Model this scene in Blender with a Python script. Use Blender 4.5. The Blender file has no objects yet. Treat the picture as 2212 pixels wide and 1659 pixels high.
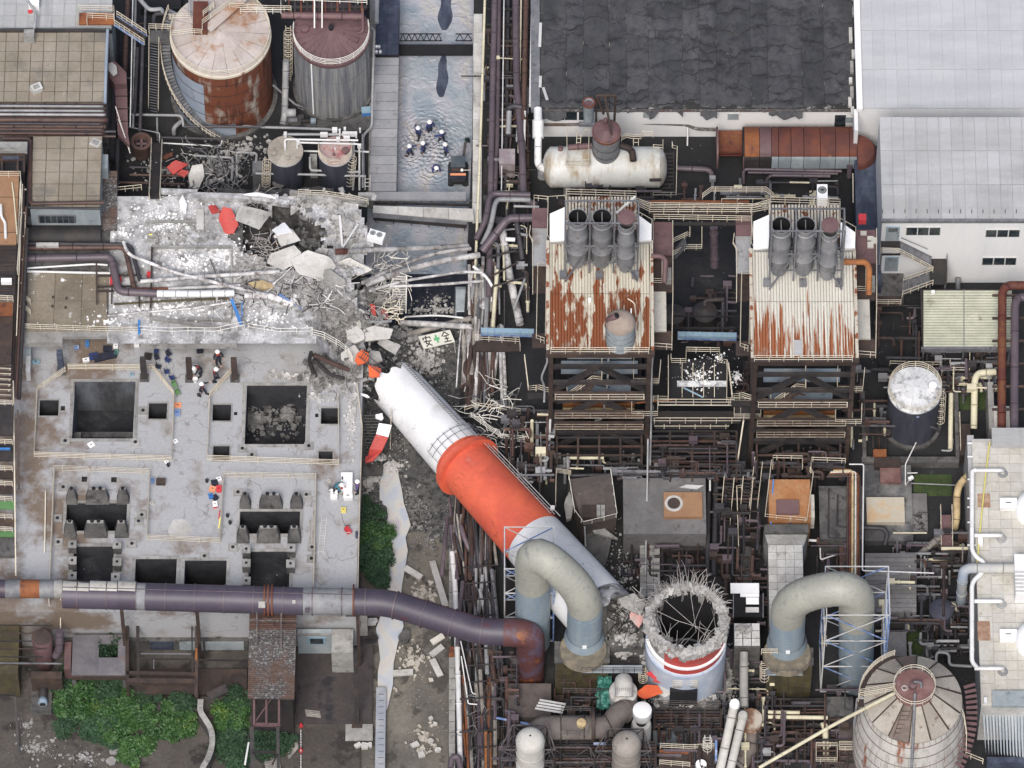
import bpy,math,random
from mathutils import Vector,Matrix,noise
V=Vector
rd=math.radians
random.seed(7)
rnd=random.random
def ru(a,b):return a+(b-a)*random.random()
sc=bpy.context.scene
C=sc.collection
CAM=V((0,-359.5,622.7))
cd=bpy.data.cameras.new('camera')
cd.angle=rd(8.0)
cd.clip_start=20
cd.clip_end=4000
cam=bpy.data.objects.new('camera',cd)
cam.location=CAM
cam.rotation_euler=(rd(30),0,0)
C.objects.link(cam)
sc.camera=cam
SUN_EL,SUN_AZ=55.0,190.0
w=bpy.data.worlds.new('World')
sc.world=w
w.use_nodes=True
nt=w.node_tree
bg=nt.nodes['Background']
sky=nt.nodes.new('ShaderNodeTexSky')
sky.sky_type='NISHITA'
sky.sun_disc=False
sky.sun_elevation=rd(SUN_EL)
sky.sun_rotation=rd(SUN_AZ)
sky.dust_density=3.5
sky.air_density=1.0
nt.links.new(sky.outputs[0],bg.inputs['Color'])
bg.inputs['Strength'].default_value=0.1
sl=bpy.data.lights.new('sun','SUN')
sl.energy=2.5
sl.angle=rd(26)
sl.color=(1,.96,.92)
so=bpy.data.objects.new('sun',sl)
so.rotation_euler=(rd(90-SUN_EL),0,rd(180-SUN_AZ))
C.objects.link(so)
sc.view_settings.view_transform='Standard'
sc.view_settings.look='None'
sc.view_settings.exposure=0.38
sc.view_settings.gamma=1
FPX=15816.0
OX,OY,K=0.0,0.0,1.0
FW,UP=V((0,.5,-.8660254)),V((0,.8660254,.5))
def tile(c=None,r=None):
 global OX,OY,K
 if c is None:OX,OY,K=0.0,0.0,1.0
 else:OX,OY,K=(0,535.7,1071.5,1607.2)[c],(0,397.5,795.0,1209.8)[r],.27345
def P(x,y,z=0.0):
 d=FW*FPX+V((1,0,0))*(OX+K*x-1106)+UP*(829.5-OY-K*y)
 return CAM+d*((z-CAM.z)/d.z)
def RC(x0,y0,x1,y1,z):
 a,b=P((x0+x1)/2,y1,z),P((x0+x1)/2,y0,z)
 l,r=P(x0,(y0+y1)/2,z),P(x1,(y0+y1)/2,z)
 return l.x,a.y,r.x,b.y
MPT=.27345/22.0
MATS={}
def L3(c):return(c,c,c,1)if isinstance(c,(int,float))else(c[0],c[1],c[2],1)
MUL=dict(tank_blue=.75,roof_white=.82,roof_grey=.88,duct_cream=.8,blue_light=.62,orange_floor=.75,rust_orange=.68,grass=.5,tank_roof=.88,corr_rust=.9,corr_rust_pale=.9,rail_cream=.9,pale_roof=.9,chim_red=.85,debris_orange=.75,blue_paint=.8,steel_brown=.6,steel_dark=.6,pipe_dark=.65,pipe_brown=.65,pipe_purple=.75,concrete_dark=.7,yard_brown=.7,ground_brown=.72,ground_dark=.6,duct_purple=.6,leaf=.9,leaf_dark=.9,orange_pipe=.65,rail_dim=1,deck_mix=1,tank_grey=.7,maroon=.8,steel_grey=.75,membrane=.68,rust_red=.72,canal_bed=.85,canal_gravel=.7,cabin_brown=.75,flat_grey=.85,big_pipe=.88,big_pipe_low=.8,pit_wall=.8,stack_metal=.85,tank_rust=.85,black=.6,roof_tan=.9,pipe_taupe=.8,rust_duct=.8,mossy=.7,shed_roof=.8,rusty_slat=.8,concrete=.85,tank_dark=.75)
def mat(name,c,c2=None,s=.5,lo=.45,hi=.6,st=(1,1,1),c3=None,s3=2.,lo3=.55,hi3=.62,st3=(1,1,1),rough=.8,metal=0.,bump=.25,bs=6.,var=.25,rv=.12,spk=None,yg=None,det=8,crk=None):
 m=bpy.data.materials.new(name);m.use_nodes=True
 MATS[name]=m;k_=MUL.get(name,1);c,c2,c3=[None if q is None else tuple(v*k_ for v in L3(q)[:3])for q in(c,c2,c3)]
 n,l=m.node_tree.nodes,m.node_tree.links
 b=n['Principled BSDF']
 b.inputs['Roughness'].default_value=rough
 b.inputs['Metallic'].default_value=metal
 geo=n.new('ShaderNodeNewGeometry')
 def nz(scale,stretch,detail=det,rg=.62):
  mp=n.new('ShaderNodeMapping')
  mp.inputs['Scale'].default_value=[scale*q for q in stretch]
  l.new(geo.outputs['Position'],mp.inputs['Vector'])
  t=n.new('ShaderNodeTexNoise');t.inputs['Scale'].default_value=1
  t.inputs['Detail'].default_value=detail;t.inputs['Roughness'].default_value=rg
  l.new(mp.outputs[0],t.inputs['Vector'])
  return t.outputs['Fac']
 def mr(src,a,bb,ta=0.,tb=1.):
  q=n.new('ShaderNodeMapRange');q.inputs['From Min'].default_value=a;q.inputs['From Max'].default_value=bb
  q.inputs['To Min'].default_value=ta;q.inputs['To Max'].default_value=tb
  l.new(src,q.inputs['Value']);return q.outputs[0]
 def mix(f,a,bb,mode='MIX'):
  q=n.new('ShaderNodeMix');q.data_type='RGBA';q.blend_type=mode
  if isinstance(f,float):q.inputs[0].default_value=f
  else:l.new(f,q.inputs[0])
  for i,v in((6,a),(7,bb)):
   if isinstance(v,tuple):q.inputs[i].default_value=v
   else:l.new(v,q.inputs[i])
  return q.outputs[2]
 col=L3(c)
 if c2 is not None:
  f=nz(s,st)
  if yg:
   sp=n.new('ShaderNodeSeparateXYZ');l.new(geo.outputs['Position'],sp.inputs[0])
   g=mr(sp.outputs[yg[3]if len(yg)>3 else 1],yg[0],yg[1],0,yg[2])
   ad=n.new('ShaderNodeMath');ad.operation='ADD';l.new(f,ad.inputs[0]);l.new(g,ad.inputs[1]);f=ad.outputs[0]
  col=mix(mr(f,lo,hi),col,L3(c2))
 if c3 is not None:
  col=mix(mr(nz(s3,st3),lo3,hi3),col,L3(c3))
 if spk:
  vo=n.new('ShaderNodeTexVoronoi');vo.inputs['Scale'].default_value=spk[1]
  l.new(geo.outputs['Position'],vo.inputs['Vector'])
  a=mr(vo.outputs['Distance'],spk[2],spk[2]+.06,1,0)
  ml=n.new('ShaderNodeMath');ml.operation='MULTIPLY';l.new(a,ml.inputs[0]);l.new(mr(nz(.35,(1,1,1),3),spk[3],spk[3]+.08),ml.inputs[1])
  col=mix(ml.outputs[0],col,L3(spk[0]))
 if crk:
  wv=n.new('ShaderNodeVectorMath');wv.operation='MULTIPLY_ADD';tn=n.new('ShaderNodeTexNoise');tn.inputs['Scale'].default_value=crk[0]*1.2;tn.inputs['Detail'].default_value=4
  l.new(geo.outputs['Position'],tn.inputs['Vector']);l.new(tn.outputs['Color'],wv.inputs[0]);wv.inputs[1].default_value=(1.6/crk[0],)*3;l.new(geo.outputs['Position'],wv.inputs[2])
  vc=n.new('ShaderNodeTexVoronoi');vc.feature='DISTANCE_TO_EDGE';vc.inputs['Scale'].default_value=crk[0];l.new(wv.outputs[0],vc.inputs['Vector'])
  ml=n.new('ShaderNodeMath');ml.operation='MULTIPLY';l.new(mr(vc.outputs['Distance'],0,crk[1],1,0),ml.inputs[0]);l.new(mr(nz(.5,(1,1,1),3),.45,.6,.15,1),ml.inputs[1]);col=mix(ml.outputs[0],col,L3(crk[2]))
 if var:
  v=mr(nz(bs*.5,(1,1,1),6,.7),.25,.75,1-var,1+var)
  oi=n.new('ShaderNodeObjectInfo')
  r=mr(oi.outputs['Random'],0,1,1-rv,1+rv)
  ml=n.new('ShaderNodeMath');ml.operation='MULTIPLY';l.new(v,ml.inputs[0]);l.new(r,ml.inputs[1])
  cb=n.new('ShaderNodeCombineColor')
  for i in range(3):l.new(ml.outputs[0],cb.inputs[i])
  col=mix(1.0,col,cb.outputs[0],'MULTIPLY')
 if isinstance(col,tuple):b.inputs['Base Color'].default_value=col
 else:l.new(col,b.inputs['Base Color'])
 if bump:
  bp=n.new('ShaderNodeBump');bp.inputs['Strength'].default_value=bump;bp.inputs['Distance'].default_value=.08
  l.new(nz(bs,(1,1,1),5,.7),bp.inputs['Height']);l.new(bp.outputs[0],b.inputs['Normal'])
 return m
def G(k):
 return k if not isinstance(k,str)else MATS[k]
WL={}
def wl(o):return WL.get(o.name,V((0,0,0)))if o is not None else V((0,0,0))
def tag(o,lab=None,cat=None,grp=None,kind=None):
 if lab:o['label']=lab
 if cat:o['category']=cat
 if grp:o['group']=grp
 if kind:o['kind']=kind
 return o
def TG(name,lab,cat,loc,grp=None):
 o=bpy.data.objects.new(name,None);o.empty_display_size=.3
 C.objects.link(o);o.location=loc;WL[o.name]=V(loc)
 return tag(o,lab,cat,grp)
class MB:
 def __init__(s):s.v=[];s.f=[]
 def box(s,x0,y0,z0,x1,y1,z1):
  b=len(s.v)
  s.v+=[(x0,y0,z0),(x1,y0,z0),(x1,y1,z0),(x0,y1,z0),(x0,y0,z1),(x1,y0,z1),(x1,y1,z1),(x0,y1,z1)]
  s.f+=[tuple(b+i for i in q)for q in((3,2,1,0),(4,5,6,7),(0,1,5,4),(1,2,6,5),(2,3,7,6),(3,0,4,7))]
  return s
 def obox(s,c,ax,ay,az):
  b=len(s.v);c=V(c)
  for sz in(-1,1):
   for sx,sy in((-1,-1),(1,-1),(1,1),(-1,1)):s.v.append(tuple(c+ax*sx+ay*sy+az*sz))
  s.f+=[tuple(b+i for i in q)for q in((3,2,1,0),(4,5,6,7),(0,1,5,4),(1,2,6,5),(2,3,7,6),(3,0,4,7))]
  return s
 def beam(s,p,q,w,h=None):
  p,q=V(p),V(q);h=h or w;d=(q-p)
  if d.length<1e-5:return s
  u=d.normalized();side=u.cross(V((0,0,1)))
  if side.length<1e-3:side=V((1,0,0))
  side.normalize();up=side.cross(u)
  return s.obox((p+q)/2,d/2,side*w/2,up*h/2)
 def te_(s,pts,r,n=8,caps=True,rs=None):
  pts=[V(p)for p in pts];b0=len(s.v);up=None
  for i,p in enumerate(pts):
   t=((pts[min(i+1,len(pts)-1)]-pts[max(i-1,0)])).normalized()
   if up is None:
    up=V((0,0,1))if abs(t.z)<.9 else V((0,1,0))
   a=t.cross(up)
   if a.length<1e-4:a=t.cross(V((1,0,.1)))
   a.normalize();up=a.cross(t).normalized()
   rr=rs[i]if rs else r
   for j in range(n):
    th=2*math.pi*j/n
    s.v.append(tuple(p+(a*math.cos(th)+up*math.sin(th))*rr))
  for i in range(len(pts)-1):
   for j in range(n):
    k=(j+1)%n;b=b0+i*n
    s.f.append((b+j,b+k,b+n+k,b+n+j))
  if caps:
   s.f.append(tuple(b0+j for j in range(n))[::-1]);s.f.append(tuple(b0+(len(pts)-1)*n+j for j in range(n)))
  return s
 def le_(s,c,prof,n=40,a0=0,a1=2*math.pi,sm=1):
  b0=len(s.v);full=abs(a1-a0-2*math.pi)<1e-6;m=n if full else n+1
  for(r,z)in prof:
   for j in range(m):
    a=a0+(a1-a0)*j/n
    s.v.append((c[0]+r*math.cos(a),c[1]+r*math.sin(a),z))
  for i in range(len(prof)-1):
   for j in range(n):
    k=(j+1)%m
    s.f.append((b0+i*m+j,b0+i*m+k,b0+(i+1)*m+k,b0+(i+1)*m+j))
  return s
 def ck_(s,c,sx,sy=None,sz=None,rot=None):
  sy=sy or sx;sz=sz or sx;b=len(s.v)
  a=rot if rot is not None else ru(0,6.28);t=ru(-.5,.5)if rot is None else 0
  M=Matrix.Rotation(a,3,'Z')@Matrix.Rotation(t,3,'X')
  for z in(-1,1):
   for x,y in((-1,-1),(1,-1),(1,1),(-1,1)):
    p=M@V((x*sx*ru(.45,1),y*sy*ru(.45,1),z*sz*ru(.5,1)))
    s.v.append((c[0]+p.x,c[1]+p.y,c[2]+p.z))
  s.f+=[tuple(b+i for i in q)for q in((3,2,1,0),(4,5,6,7),(0,1,5,4),(1,2,6,5),(2,3,7,6),(3,0,4,7))]
  return s
 def quad(s,*p):
  b=len(s.v);s.v+=[tuple(q)for q in p];s.f.append(tuple(range(b,b+len(p))));return s
 def prism(s,poly,z0,z1):
  b=len(s.v);n=len(poly)
  s.v+=[(p[0],p[1],z0)for p in poly]+[(p[0],p[1],z1)for p in poly]
  s.f.append(tuple(b+i for i in range(n))[::-1]);s.f.append(tuple(b+n+i for i in range(n)))
  for i in range(n):s.f.append((b+i,b+(i+1)%n,b+n+(i+1)%n,b+n+i))
  return s
 def bd_(s,name,m,pa=None,smo=False,lab=None,cat=None,grp=None,kind=None,rest=False):
  me=bpy.data.meshes.new(name)
  xs=[p[0]for p in s.v];ys=[p[1]for p in s.v];zs=[p[2]for p in s.v]
  c=V(((min(xs)+max(xs))/2,(min(ys)+max(ys))/2,min(zs)))
  me.from_pydata([(p[0]-c.x,p[1]-c.y,p[2]-c.z)for p in s.v],[],s.f)
  for mm in(m if isinstance(m,(list,tuple))else[m]):me.materials.append(G(mm))
  if smo:
   me.polygons.foreach_set('use_smooth',[True]*len(me.polygons))
   try:me.set_sharp_from_angle(angle=rd(40))
   except Exception:pass
  me.update()
  o=bpy.data.objects.new(name,me);C.objects.link(o)
  o.parent=pa;o.location=c-wl(pa);WL[o.name]=c
  return tag(o,lab,cat,grp,kind)
UC={};WM={}
def umesh(kind,m):
 m=G(m);key=(kind,m.name)
 if key in UC:return UC[key]
 b=MB()
 if kind=='box':b.box(-.5,-.5,-.5,.5,.5,.5)
 else:
  n=12 if kind=='cyl' else 6
  b.te_([(0,0,-.5),(0,0,.5)],.5,n)
 me=bpy.data.meshes.new(kind);me.from_pydata(b.v,[],b.f);me.materials.append(m)
 if kind!='box':
  for p in me.polygons:p.use_smooth=len(p.vertices)==4
 UC[key]=me;return me
def inst(name,me,pa,M):
 o=bpy.data.objects.new(name,me);C.objects.link(o)
 o.parent=pa
 WL[o.name]=M.translation.copy()
 if pa is not None and pa.name in WM:o.matrix_parent_inverse=WM[pa.name].inverted();o.matrix_basis=M
 else:o.matrix_local=Matrix.Translation(-wl(pa))@M
 WM[o.name]=M.copy()
 return o
def IX(name,x0,y0,z0,x1,y1,z1,m,pa=None,rz=0,**k):
 M=Matrix.Translation(((x0+x1)/2,(y0+y1)/2,(z0+z1)/2))@Matrix.Rotation(rz,4,'Z')@Matrix.Diagonal((abs(x1-x0),abs(y1-y0),abs(z1-z0),1))
 o=inst(name,umesh('box',m),pa,M);return tag(o,**k)
def axis(p,q,w,h):
 p,q=V(p),V(q);d=q-p;u=d.normalized();side=u.cross(V((0,0,1)))
 if side.length<1e-3:side=V((1,0,0))
 side.normalize();up=side.cross(u);c=(p+q)/2
 M=Matrix(((side.x*w,up.x*h,u.x*d.length,c.x),(side.y*w,up.y*h,u.y*d.length,c.y),(side.z*w,up.z*h,u.z*d.length,c.z),(0,0,0,1)))
 return M
def IB(name,p,q,w,m,pa=None,h=None,kind='box',**k):
 if(V(p)-V(q)).length<1e-4:return None
 return tag(inst(name,umesh(kind,m),pa,axis(p,q,w,h or w)),**k)
def icyl(name,p,q,r,m,pa=None,**k):return IB(name,p,q,2*r,m,pa,kind='cyl',**k)
def ft_(pts,br):
 pts=[V(p)for p in pts]
 if len(pts)<3:return pts
 out=[pts[0]]
 for i in range(1,len(pts)-1):
  a,b,c=pts[i-1],pts[i],pts[i+1]
  d1,d2=(a-b),(c-b);rr=min(br,d1.length*.48,d2.length*.48)
  p0,p1=b+d1.normalized()*rr,b+d2.normalized()*rr
  for t in(0,.17,.33,.5,.67,.83,1):out.append(p0*(1-t)**2+b*2*t*(1-t)+p1*t*t)
 out.append(pts[-1]);return out
def ag_(pts,step,off=None):
 acc=0;nx=step/2 if off is None else off;res=[]
 for a,b in zip(pts,pts[1:]):
  d=(b-a).length
  while nx<=acc+d and d>0:
   t=(nx-acc)/d;res.append((a.lerp(b,t),(b-a).normalized()));nx+=step
  acc+=d
 return res
def PI(pts,r,m,lab=None,name='pipe',cat='pipe',grp=None,br=None,n=12,bnd=0,bm=None,pa=None,bname='band'):
 """pts in plan coordinates (x, y, z)"""
 w_=ft_([P(*p)for p in pts],br or r*3)
 b=MB().te_(w_,r,n)
 if pa is None and bnd:
  t=TG(name,lab,cat,w_[0],grp)
  b.bd_('shell',m,t,smo=True)
 elif pa is None:return b.bd_(name,m,None,smo=True,lab=lab,cat=cat,grp=grp)
 else:return b.bd_(name,m,pa,smo=True)
 for p,d in ag_(w_,bnd):
  icyl(bname,p-d*.05,p+d*.05,r*1.06+.012,bm or m,t)
 return t
def RL(pts,lab=None,m='rail_cream',h=1.1,n=3,sp=1.6,pa=None,r=.034,grp=None,name='railing',closed=False,wd_=False,sag=0):
 w_=[V(p)if wd_ else P(*p)for p in pts]
 if closed:w_.append(w_[0])
 t=pa or TG(name,lab,'railing',w_[0],grp)
 for i in range(n):
  z=h*(1-i/n)if n>1 else h
  nm=('top_rail','middle_rail','lower_rail','lower_rail')[min(i,3)]
  MB().te_([p+V((0,0,z))for p in w_],r,4).bd_(nm,m,t)
 cr=ag_(w_,sp,.02)
 for p,d in cr:IB('post',p,p+V((0,0,h)),r*1.7,m,t)
 IB('post',w_[-1],w_[-1]+V((0,0,h)),r*1.7,m,t)
 return t
def BK(name,x0,y0,x1,y1,zt,zb,m,lab=None,cat=None,pa=None,grp=None,kind=None):
 a=RC(x0,y0,x1,y1,zt)
 return IX(name,a[0],a[1],zb,a[2],a[3],zt,m,pa,lab=lab,cat=cat,grp=grp,kind=kind)
def panels(pa,name,x0,y0,x1,y1,z,nx,ny,m,gap=.03,th=.06,jz=.015,skip=0,m2=None,pm=0):
 a=RC(x0,y0,x1,y1,z);dx=(a[2]-a[0])/nx;dy=(a[3]-a[1])/ny
 for i in range(nx):
  for j in range(ny):
   if rnd()<skip:continue
   dz=ru(-jz,jz)
   IX(name,a[0]+i*dx+gap/2,a[1]+j*dy+gap/2,z+dz-.0,a[0]+(i+1)*dx-gap/2,a[1]+(j+1)*dy-gap/2,z+th+dz,m2 if(m2 and rnd()<pm)else m,pa)
def stair(p0,p1,wd,n,mt,lab=None,pa=None,rails=True,rm='rail_cream',name='staircase',grp=None,sm=None):
 """world points at top and bottom"""
 p0,p1=V(p0),V(p1)
 t=pa or TG(name,lab,'stairs',p1,grp)
 d=V((p1.x-p0.x,p1.y-p0.y,0));L=d.length;u=d.normalized();s=V((-u.y,u.x,0))
 run=L/n
 for i in range(n):
  c=p0.lerp(p1,(i+.5)/n)
  M=Matrix(((u.x*run*.92,s.x*wd,0,c.x),(u.y*run*.92,s.y*wd,0,c.y),(0,0,.06,c.z),(0,0,0,1)))
  inst('tread',umesh('box',mt),t,M)
 for k in(-1,1):
  IB('stringer',p0+s*k*wd/2,p1+s*k*wd/2,.06,sm or mt,t,h=.28)
 if rails:
  for k in(-1,1):
   a,b=p0+s*k*(wd/2+.03),p1+s*k*(wd/2+.03)
   for hh in(1.0,.55):IB('handrail',a+V((0,0,hh)),b+V((0,0,hh)),.06,rm,t)
   for q in range(0,n+1,max(2,n//6)):
    c=a.lerp(b,q/n);IB('post',c,c+V((0,0,1.0)),.05,rm,t)
 return t
def frame(t,beams,m,w=.2):
 for e in beams:
  IB(e[0],e[1],e[2],e[3]if len(e)>3 else w,e[4]if len(e)>4 else m,t)
def LDR(p0,p1,m,lab=None,pa=None,wd=.45,cage=0,n=None,ax=V((1,0,0)),out=V((0,-1,0)),grp=None,cat='ladder'):
 p0,p1=V(p0),V(p1);t=pa or TG('ladder',lab,cat,p1,grp)
 for k in(-1,1):IB('stile',p0+ax*k*wd/2,p1+ax*k*wd/2,.06,m,t)
 n=n or int((p0-p1).length/.4)
 for i in range(1,n):c=p0.lerp(p1,i/n);IB('rung',c-ax*wd/2,c+ax*wd/2,.045,m,t)
 if cage:
  for i in range(cage):
   c=p0.lerp(p1,.05+.75*i/max(1,cage-1))
   pts=[c+ax*(.42*math.cos(a))+out*(.42+.42*-math.cos(0)*0+.42*math.sin(a))for a in[rd(q)for q in range(-60,241,25)]]
   MB().te_(pts,.025,4).bd_('cage_hoop',m,t)
  for a in(0,90,180):
   o_=ax*(.42*math.cos(rd(a)))+out*(.42+.42*math.sin(rd(a)))
   IB('cage_strap',p0.lerp(p1,.05)+o_,p0.lerp(p1,.8)+o_,.04,m,t)
 return t
def RUB(name,lab,spots,n,smin,smax,m,flat=.6,cat='rubble',pa=None,gauss=True):
 """spots: (x, y, rx, ry, z) in plan coordinates"""
 b=MB();wsum=[s[2]*s[3]for s in spots]
 for _ in range(n):
  s=random.choices(spots,wsum)[0]
  a=ru(0,6.28);q=math.sqrt(rnd())if not gauss else min(1.4,abs(random.gauss(0,.55)))
  zf=s[4]if not callable(s[4])else 0;p=P(s[0]+s[2]*q*math.cos(a),s[1]+s[3]*q*math.sin(a),zf or(UZ if callable(s[4])else 0))
  if callable(s[4]):p.z=s[4](p.x,p.y)
  r=smin+(smax-smin)*rnd()**3
  hgt=(s[5]if len(s)>5 else 0)*max(0,1-q*q)
  b.ck_((p.x,p.y,p.z+r*flat*.6+hgt),r,r*ru(.6,1),r*flat)
 return b.bd_(name,m,pa,lab=lab,cat=cat if pa is None else None,kind='stuff')
def jag(n,rx,ry,j=.25,seed=None):
 q=random.Random(seed)if seed is not None else random
 return[(rx*math.cos(2*math.pi*i/n)*q.uniform(1-j,1.0),ry*math.sin(2*math.pi*i/n)*q.uniform(1-j,1.0))for i in range(n)]
def SHD(x,y,z,w_,h_,th,m,lab,cat='debris',name='concrete_shard',rz=0.,rx=0.,ry=0.,curve=0.,n=9,seed=None,j=.3,m2=None,grp=None,pa=None):
 """a thick jagged plate, optionally bent like a piece of shell"""
 q=random.Random(seed if seed is not None else int(x*7+y*13))
 k=26;rim=[];n=q.choice((4,5,6))
 ph=q.uniform(0,6.28);an=sorted(ph+2*math.pi*(i+q.uniform(-.28,.28))/n for i in range(n))
 cs=[(math.cos(a)*q.uniform(1.25-j,1.25),math.sin(a)*q.uniform(1.25-j,1.25))for a in an]
 for i in range(k):
  f=i/k*n;a,b_,t=cs[int(f)%n],cs[(int(f)+1)%n],f-int(f)
  e=q.uniform(-.035,.035)if.05<t<.95 else 0
  rim.append(((a[0]*(1-t)+b_[0]*t)*(1+e)*w_/2,(a[1]*(1-t)+b_[1]*t)*(1+e)*h_/2))
 M=Matrix.Rotation(rd(rz),3,'Z')@Matrix.Rotation(rd(rx),3,'X')@Matrix.Rotation(rd(ry),3,'Y')
 c=P(x,y,z);v=[];f=[]
 rings=(1.0,.66,.33)
 for s in(1,-1):
  for rg in rings:
   for(a,b_)in rim:
    a2,b2=a*rg,b_*rg
    zz=-curve*(a2/(w_/2))**2*w_*.5+s*th/2+(q.uniform(-.02,.02))
    v.append(tuple(c+M@V((a2,b2,zz))))
  v.append(tuple(c+M@V((0,0,s*th/2))))
 H=3*k+1
 for s in range(2):
  o=s*H
  for r_ in range(2):
   for i in range(k):
    i2=(i+1)%k;fc=(o+r_*k+i,o+r_*k+i2,o+(r_+1)*k+i2,o+(r_+1)*k+i)
    f.append(fc if s==0 else fc[::-1])
  for i in range(k):
   fc=(o+2*k+i,o+2*k+(i+1)%k,o+3*k);f.append(fc if s==0 else fc[::-1])
 for i in range(k):f.append((i,H+i,H+(i+1)%k,(i+1)%k))
 b=MB();b.v=v;b.f=f
 o=b.bd_(name,[m,m2 or m],pa,smo=True,lab=lab,cat=cat if pa is None else None,grp=grp)
 if m2:
  for p in o.data.polygons[3*k:]:p.material_index=1
 return o
def wires(name,m,items,pa=None,lab=None,cat=None,r=.02,kind=None):
 b=MB()
 for pts in items:b.te_(pts,r,3,caps=False)
 return b.bd_(name,m,pa,lab=lab,cat=cat,kind=kind)
mat('ground_dark',(.016,.017,.02),(.045,.043,.043),.12,.42,.7,c3=(.016,.017,.02),s3=.5,lo3=.5,hi3=.65,spk=((.3,.3,.3),3.0,.1,.58),var=.35)
mat('ground_brown',(.075,.065,.058),(.13,.115,.1),.18,.42,.65,c3=(.04,.034,.032),s3=.35,lo3=.52,hi3=.6,spk=((.4,.38,.35),3.5,.09,.6),var=.35)
mat('canal_bed',(.13,.12,.105),(.2,.185,.155),.16,.42,.62,c3=(.075,.07,.06),s3=.5,lo3=.54,hi3=.6,spk=((.32,.31,.28),3,.12,.52),var=.3)
mat('canal_gravel',(.10,.10,.10),(.17,.165,.155),.7,.4,.65,c3=(.04,.04,.042),s3=2.2,lo3=.5,hi3=.6,spk=((.42,.42,.42),3.2,.16,.42),var=.45,bump=.6)
mat('deck_old',(.25,.25,.25),(.33,.33,.335),.12,.4,.62,c3=(.17,.165,.165),s3=.5,lo3=.56,hi3=.7,bs=8,var=.14,spk=((.5,.5,.5),1.8,.07,.6))
mat('deck_tan',(.17,.13,.095),(.25,.235,.22),.16,.45,.6,c3=(.11,.09,.075),s3=.5,lo3=.5,hi3=.65,var=.15)
mat('dust',(.25,.25,.25),(.54,.54,.545),.35,.38,.66,c3=(.16,.155,.15),s3=.9,lo3=.5,hi3=.64,spk=((.75,.75,.75),3.2,.16,.45),var=.3,bump=.6)
mat('dust_tan',(.155,.13,.095),(.22,.19,.145),.2,.42,.6,c3=(.62,.62,.62),s3=.55,lo3=.62,hi3=.7,spk=((.7,.7,.7),2.4,.13,.5),var=.2)
mat('concrete',(.27,.265,.25),(.38,.375,.36),.5,.42,.62,c3=(.17,.16,.15),s3=1.4,lo3=.56,hi3=.68,var=.2)
mat('concrete_light',(.42,.41,.385),(.52,.51,.49),.5,.42,.62,c3=(.3,.285,.26),s3=1.4,lo3=.56,hi3=.7,var=.14)
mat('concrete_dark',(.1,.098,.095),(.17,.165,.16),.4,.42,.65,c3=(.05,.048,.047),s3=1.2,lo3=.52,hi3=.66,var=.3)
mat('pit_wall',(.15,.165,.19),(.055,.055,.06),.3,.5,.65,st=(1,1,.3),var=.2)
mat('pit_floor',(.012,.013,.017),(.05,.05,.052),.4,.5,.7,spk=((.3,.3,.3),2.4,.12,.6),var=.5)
mat('black',(.012,.012,.016),(.03,.03,.033),.5,.45,.7,var=.3)
mat('rubble_grey',(.3,.295,.28),(.42,.41,.4),.8,.4,.6,c3=(.18,.17,.155),s3=1.5,rv=.4)
mat('rubble_white',(.62,.62,.61),(.78,.78,.78),.8,.4,.6,rv=.25)
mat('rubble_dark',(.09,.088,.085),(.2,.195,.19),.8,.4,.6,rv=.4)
mat('membrane',(.062,.064,.07),(.10,.10,.106),.35,.4,.62,st=(1,.4,1),c3=(.04,.041,.046),s3=.8,lo3=.5,hi3=.66,crk=(.55,.05,(.02,.02,.02)),var=.22,rv=.16,bs=4,spk=((.35,.35,.36),2.6,.05,.62))
mat('membrane_gap',(.025,.026,.026),(.3,.3,.28),.9,.55,.66,var=.4)
mat('roof_white',(.5,.51,.53),(.57,.575,.59),.25,.4,.6,st=(.4,2.2,1),var=.05,rv=.035,rough=.5,bump=.05,c3=(.43,.44,.46),s3=.6,st3=(.15,1,1),lo3=.6,hi3=.8)
mat('roof_grey',(.40,.405,.40),(.48,.485,.49),.3,.4,.62,st=(.4,2,1),var=.07,rv=.06,c3=(.3,.31,.33),s3=.7,st3=(1.5,.12,1),lo3=.55,hi3=.78,rough=.55,bump=.05)
mat('wall_white',(.76,.76,.76),(.68,.69,.7),.3,.5,.75,st=(1.5,1.5,.3),c3=(.55,.55,.54),s3=.8,st3=(2,2,.2),lo3=.64,hi3=.82,var=.03,rough=.6,bump=.04)
mat('roof_tan',(.25,.215,.165),(.32,.28,.225),.3,.4,.62,c3=(.17,.16,.14),s3=.25,lo3=.52,hi3=.66,var=.12,rv=.06,spk=((.6,.6,.58),2.,.06,.56))
mat('roof_tan_gap',(.08,.07,.055),(.14,.13,.1),1.,var=.3)
mat('steel_brown',(.075,.052,.045),(.12,.075,.055),.6,.45,.65,c3=(.035,.027,.026),s3=1.5,lo3=.5,hi3=.7,var=.25,rough=.7,rv=.25)
mat('steel_dark',(.04,.036,.038),(.075,.06,.055),.6,.45,.65,var=.3,rough=.7,rv=.3)
mat('steel_grey',(.16,.165,.18),(.24,.24,.25),.7,.45,.65,c3=(.1,.09,.09),s3=2,lo3=.56,hi3=.7,var=.2,rough=.6,rv=.2)
mat('steel_light',(.5,.5,.49),(.38,.37,.35),.8,.5,.7,var=.15,rough=.55,rv=.15)
mat('steel_blue',(.12,.2,.4),(.3,.36,.5),1.2,.45,.6,var=.2)
mat('rail_cream',(.68,.62,.5),(.55,.46,.34),1.5,.5,.65,c3=(.25,.12,.07),s3=1.6,lo3=.63,hi3=.7,var=.1,rv=.1,bump=0)
mat('rail_white',(.74,.72,.66),(.62,.59,.52),1.5,.5,.7,var=.1,bump=0)
mat('rail_dark',(.06,.055,.06),(.12,.1,.09),2,var=.2,bump=0)
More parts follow.
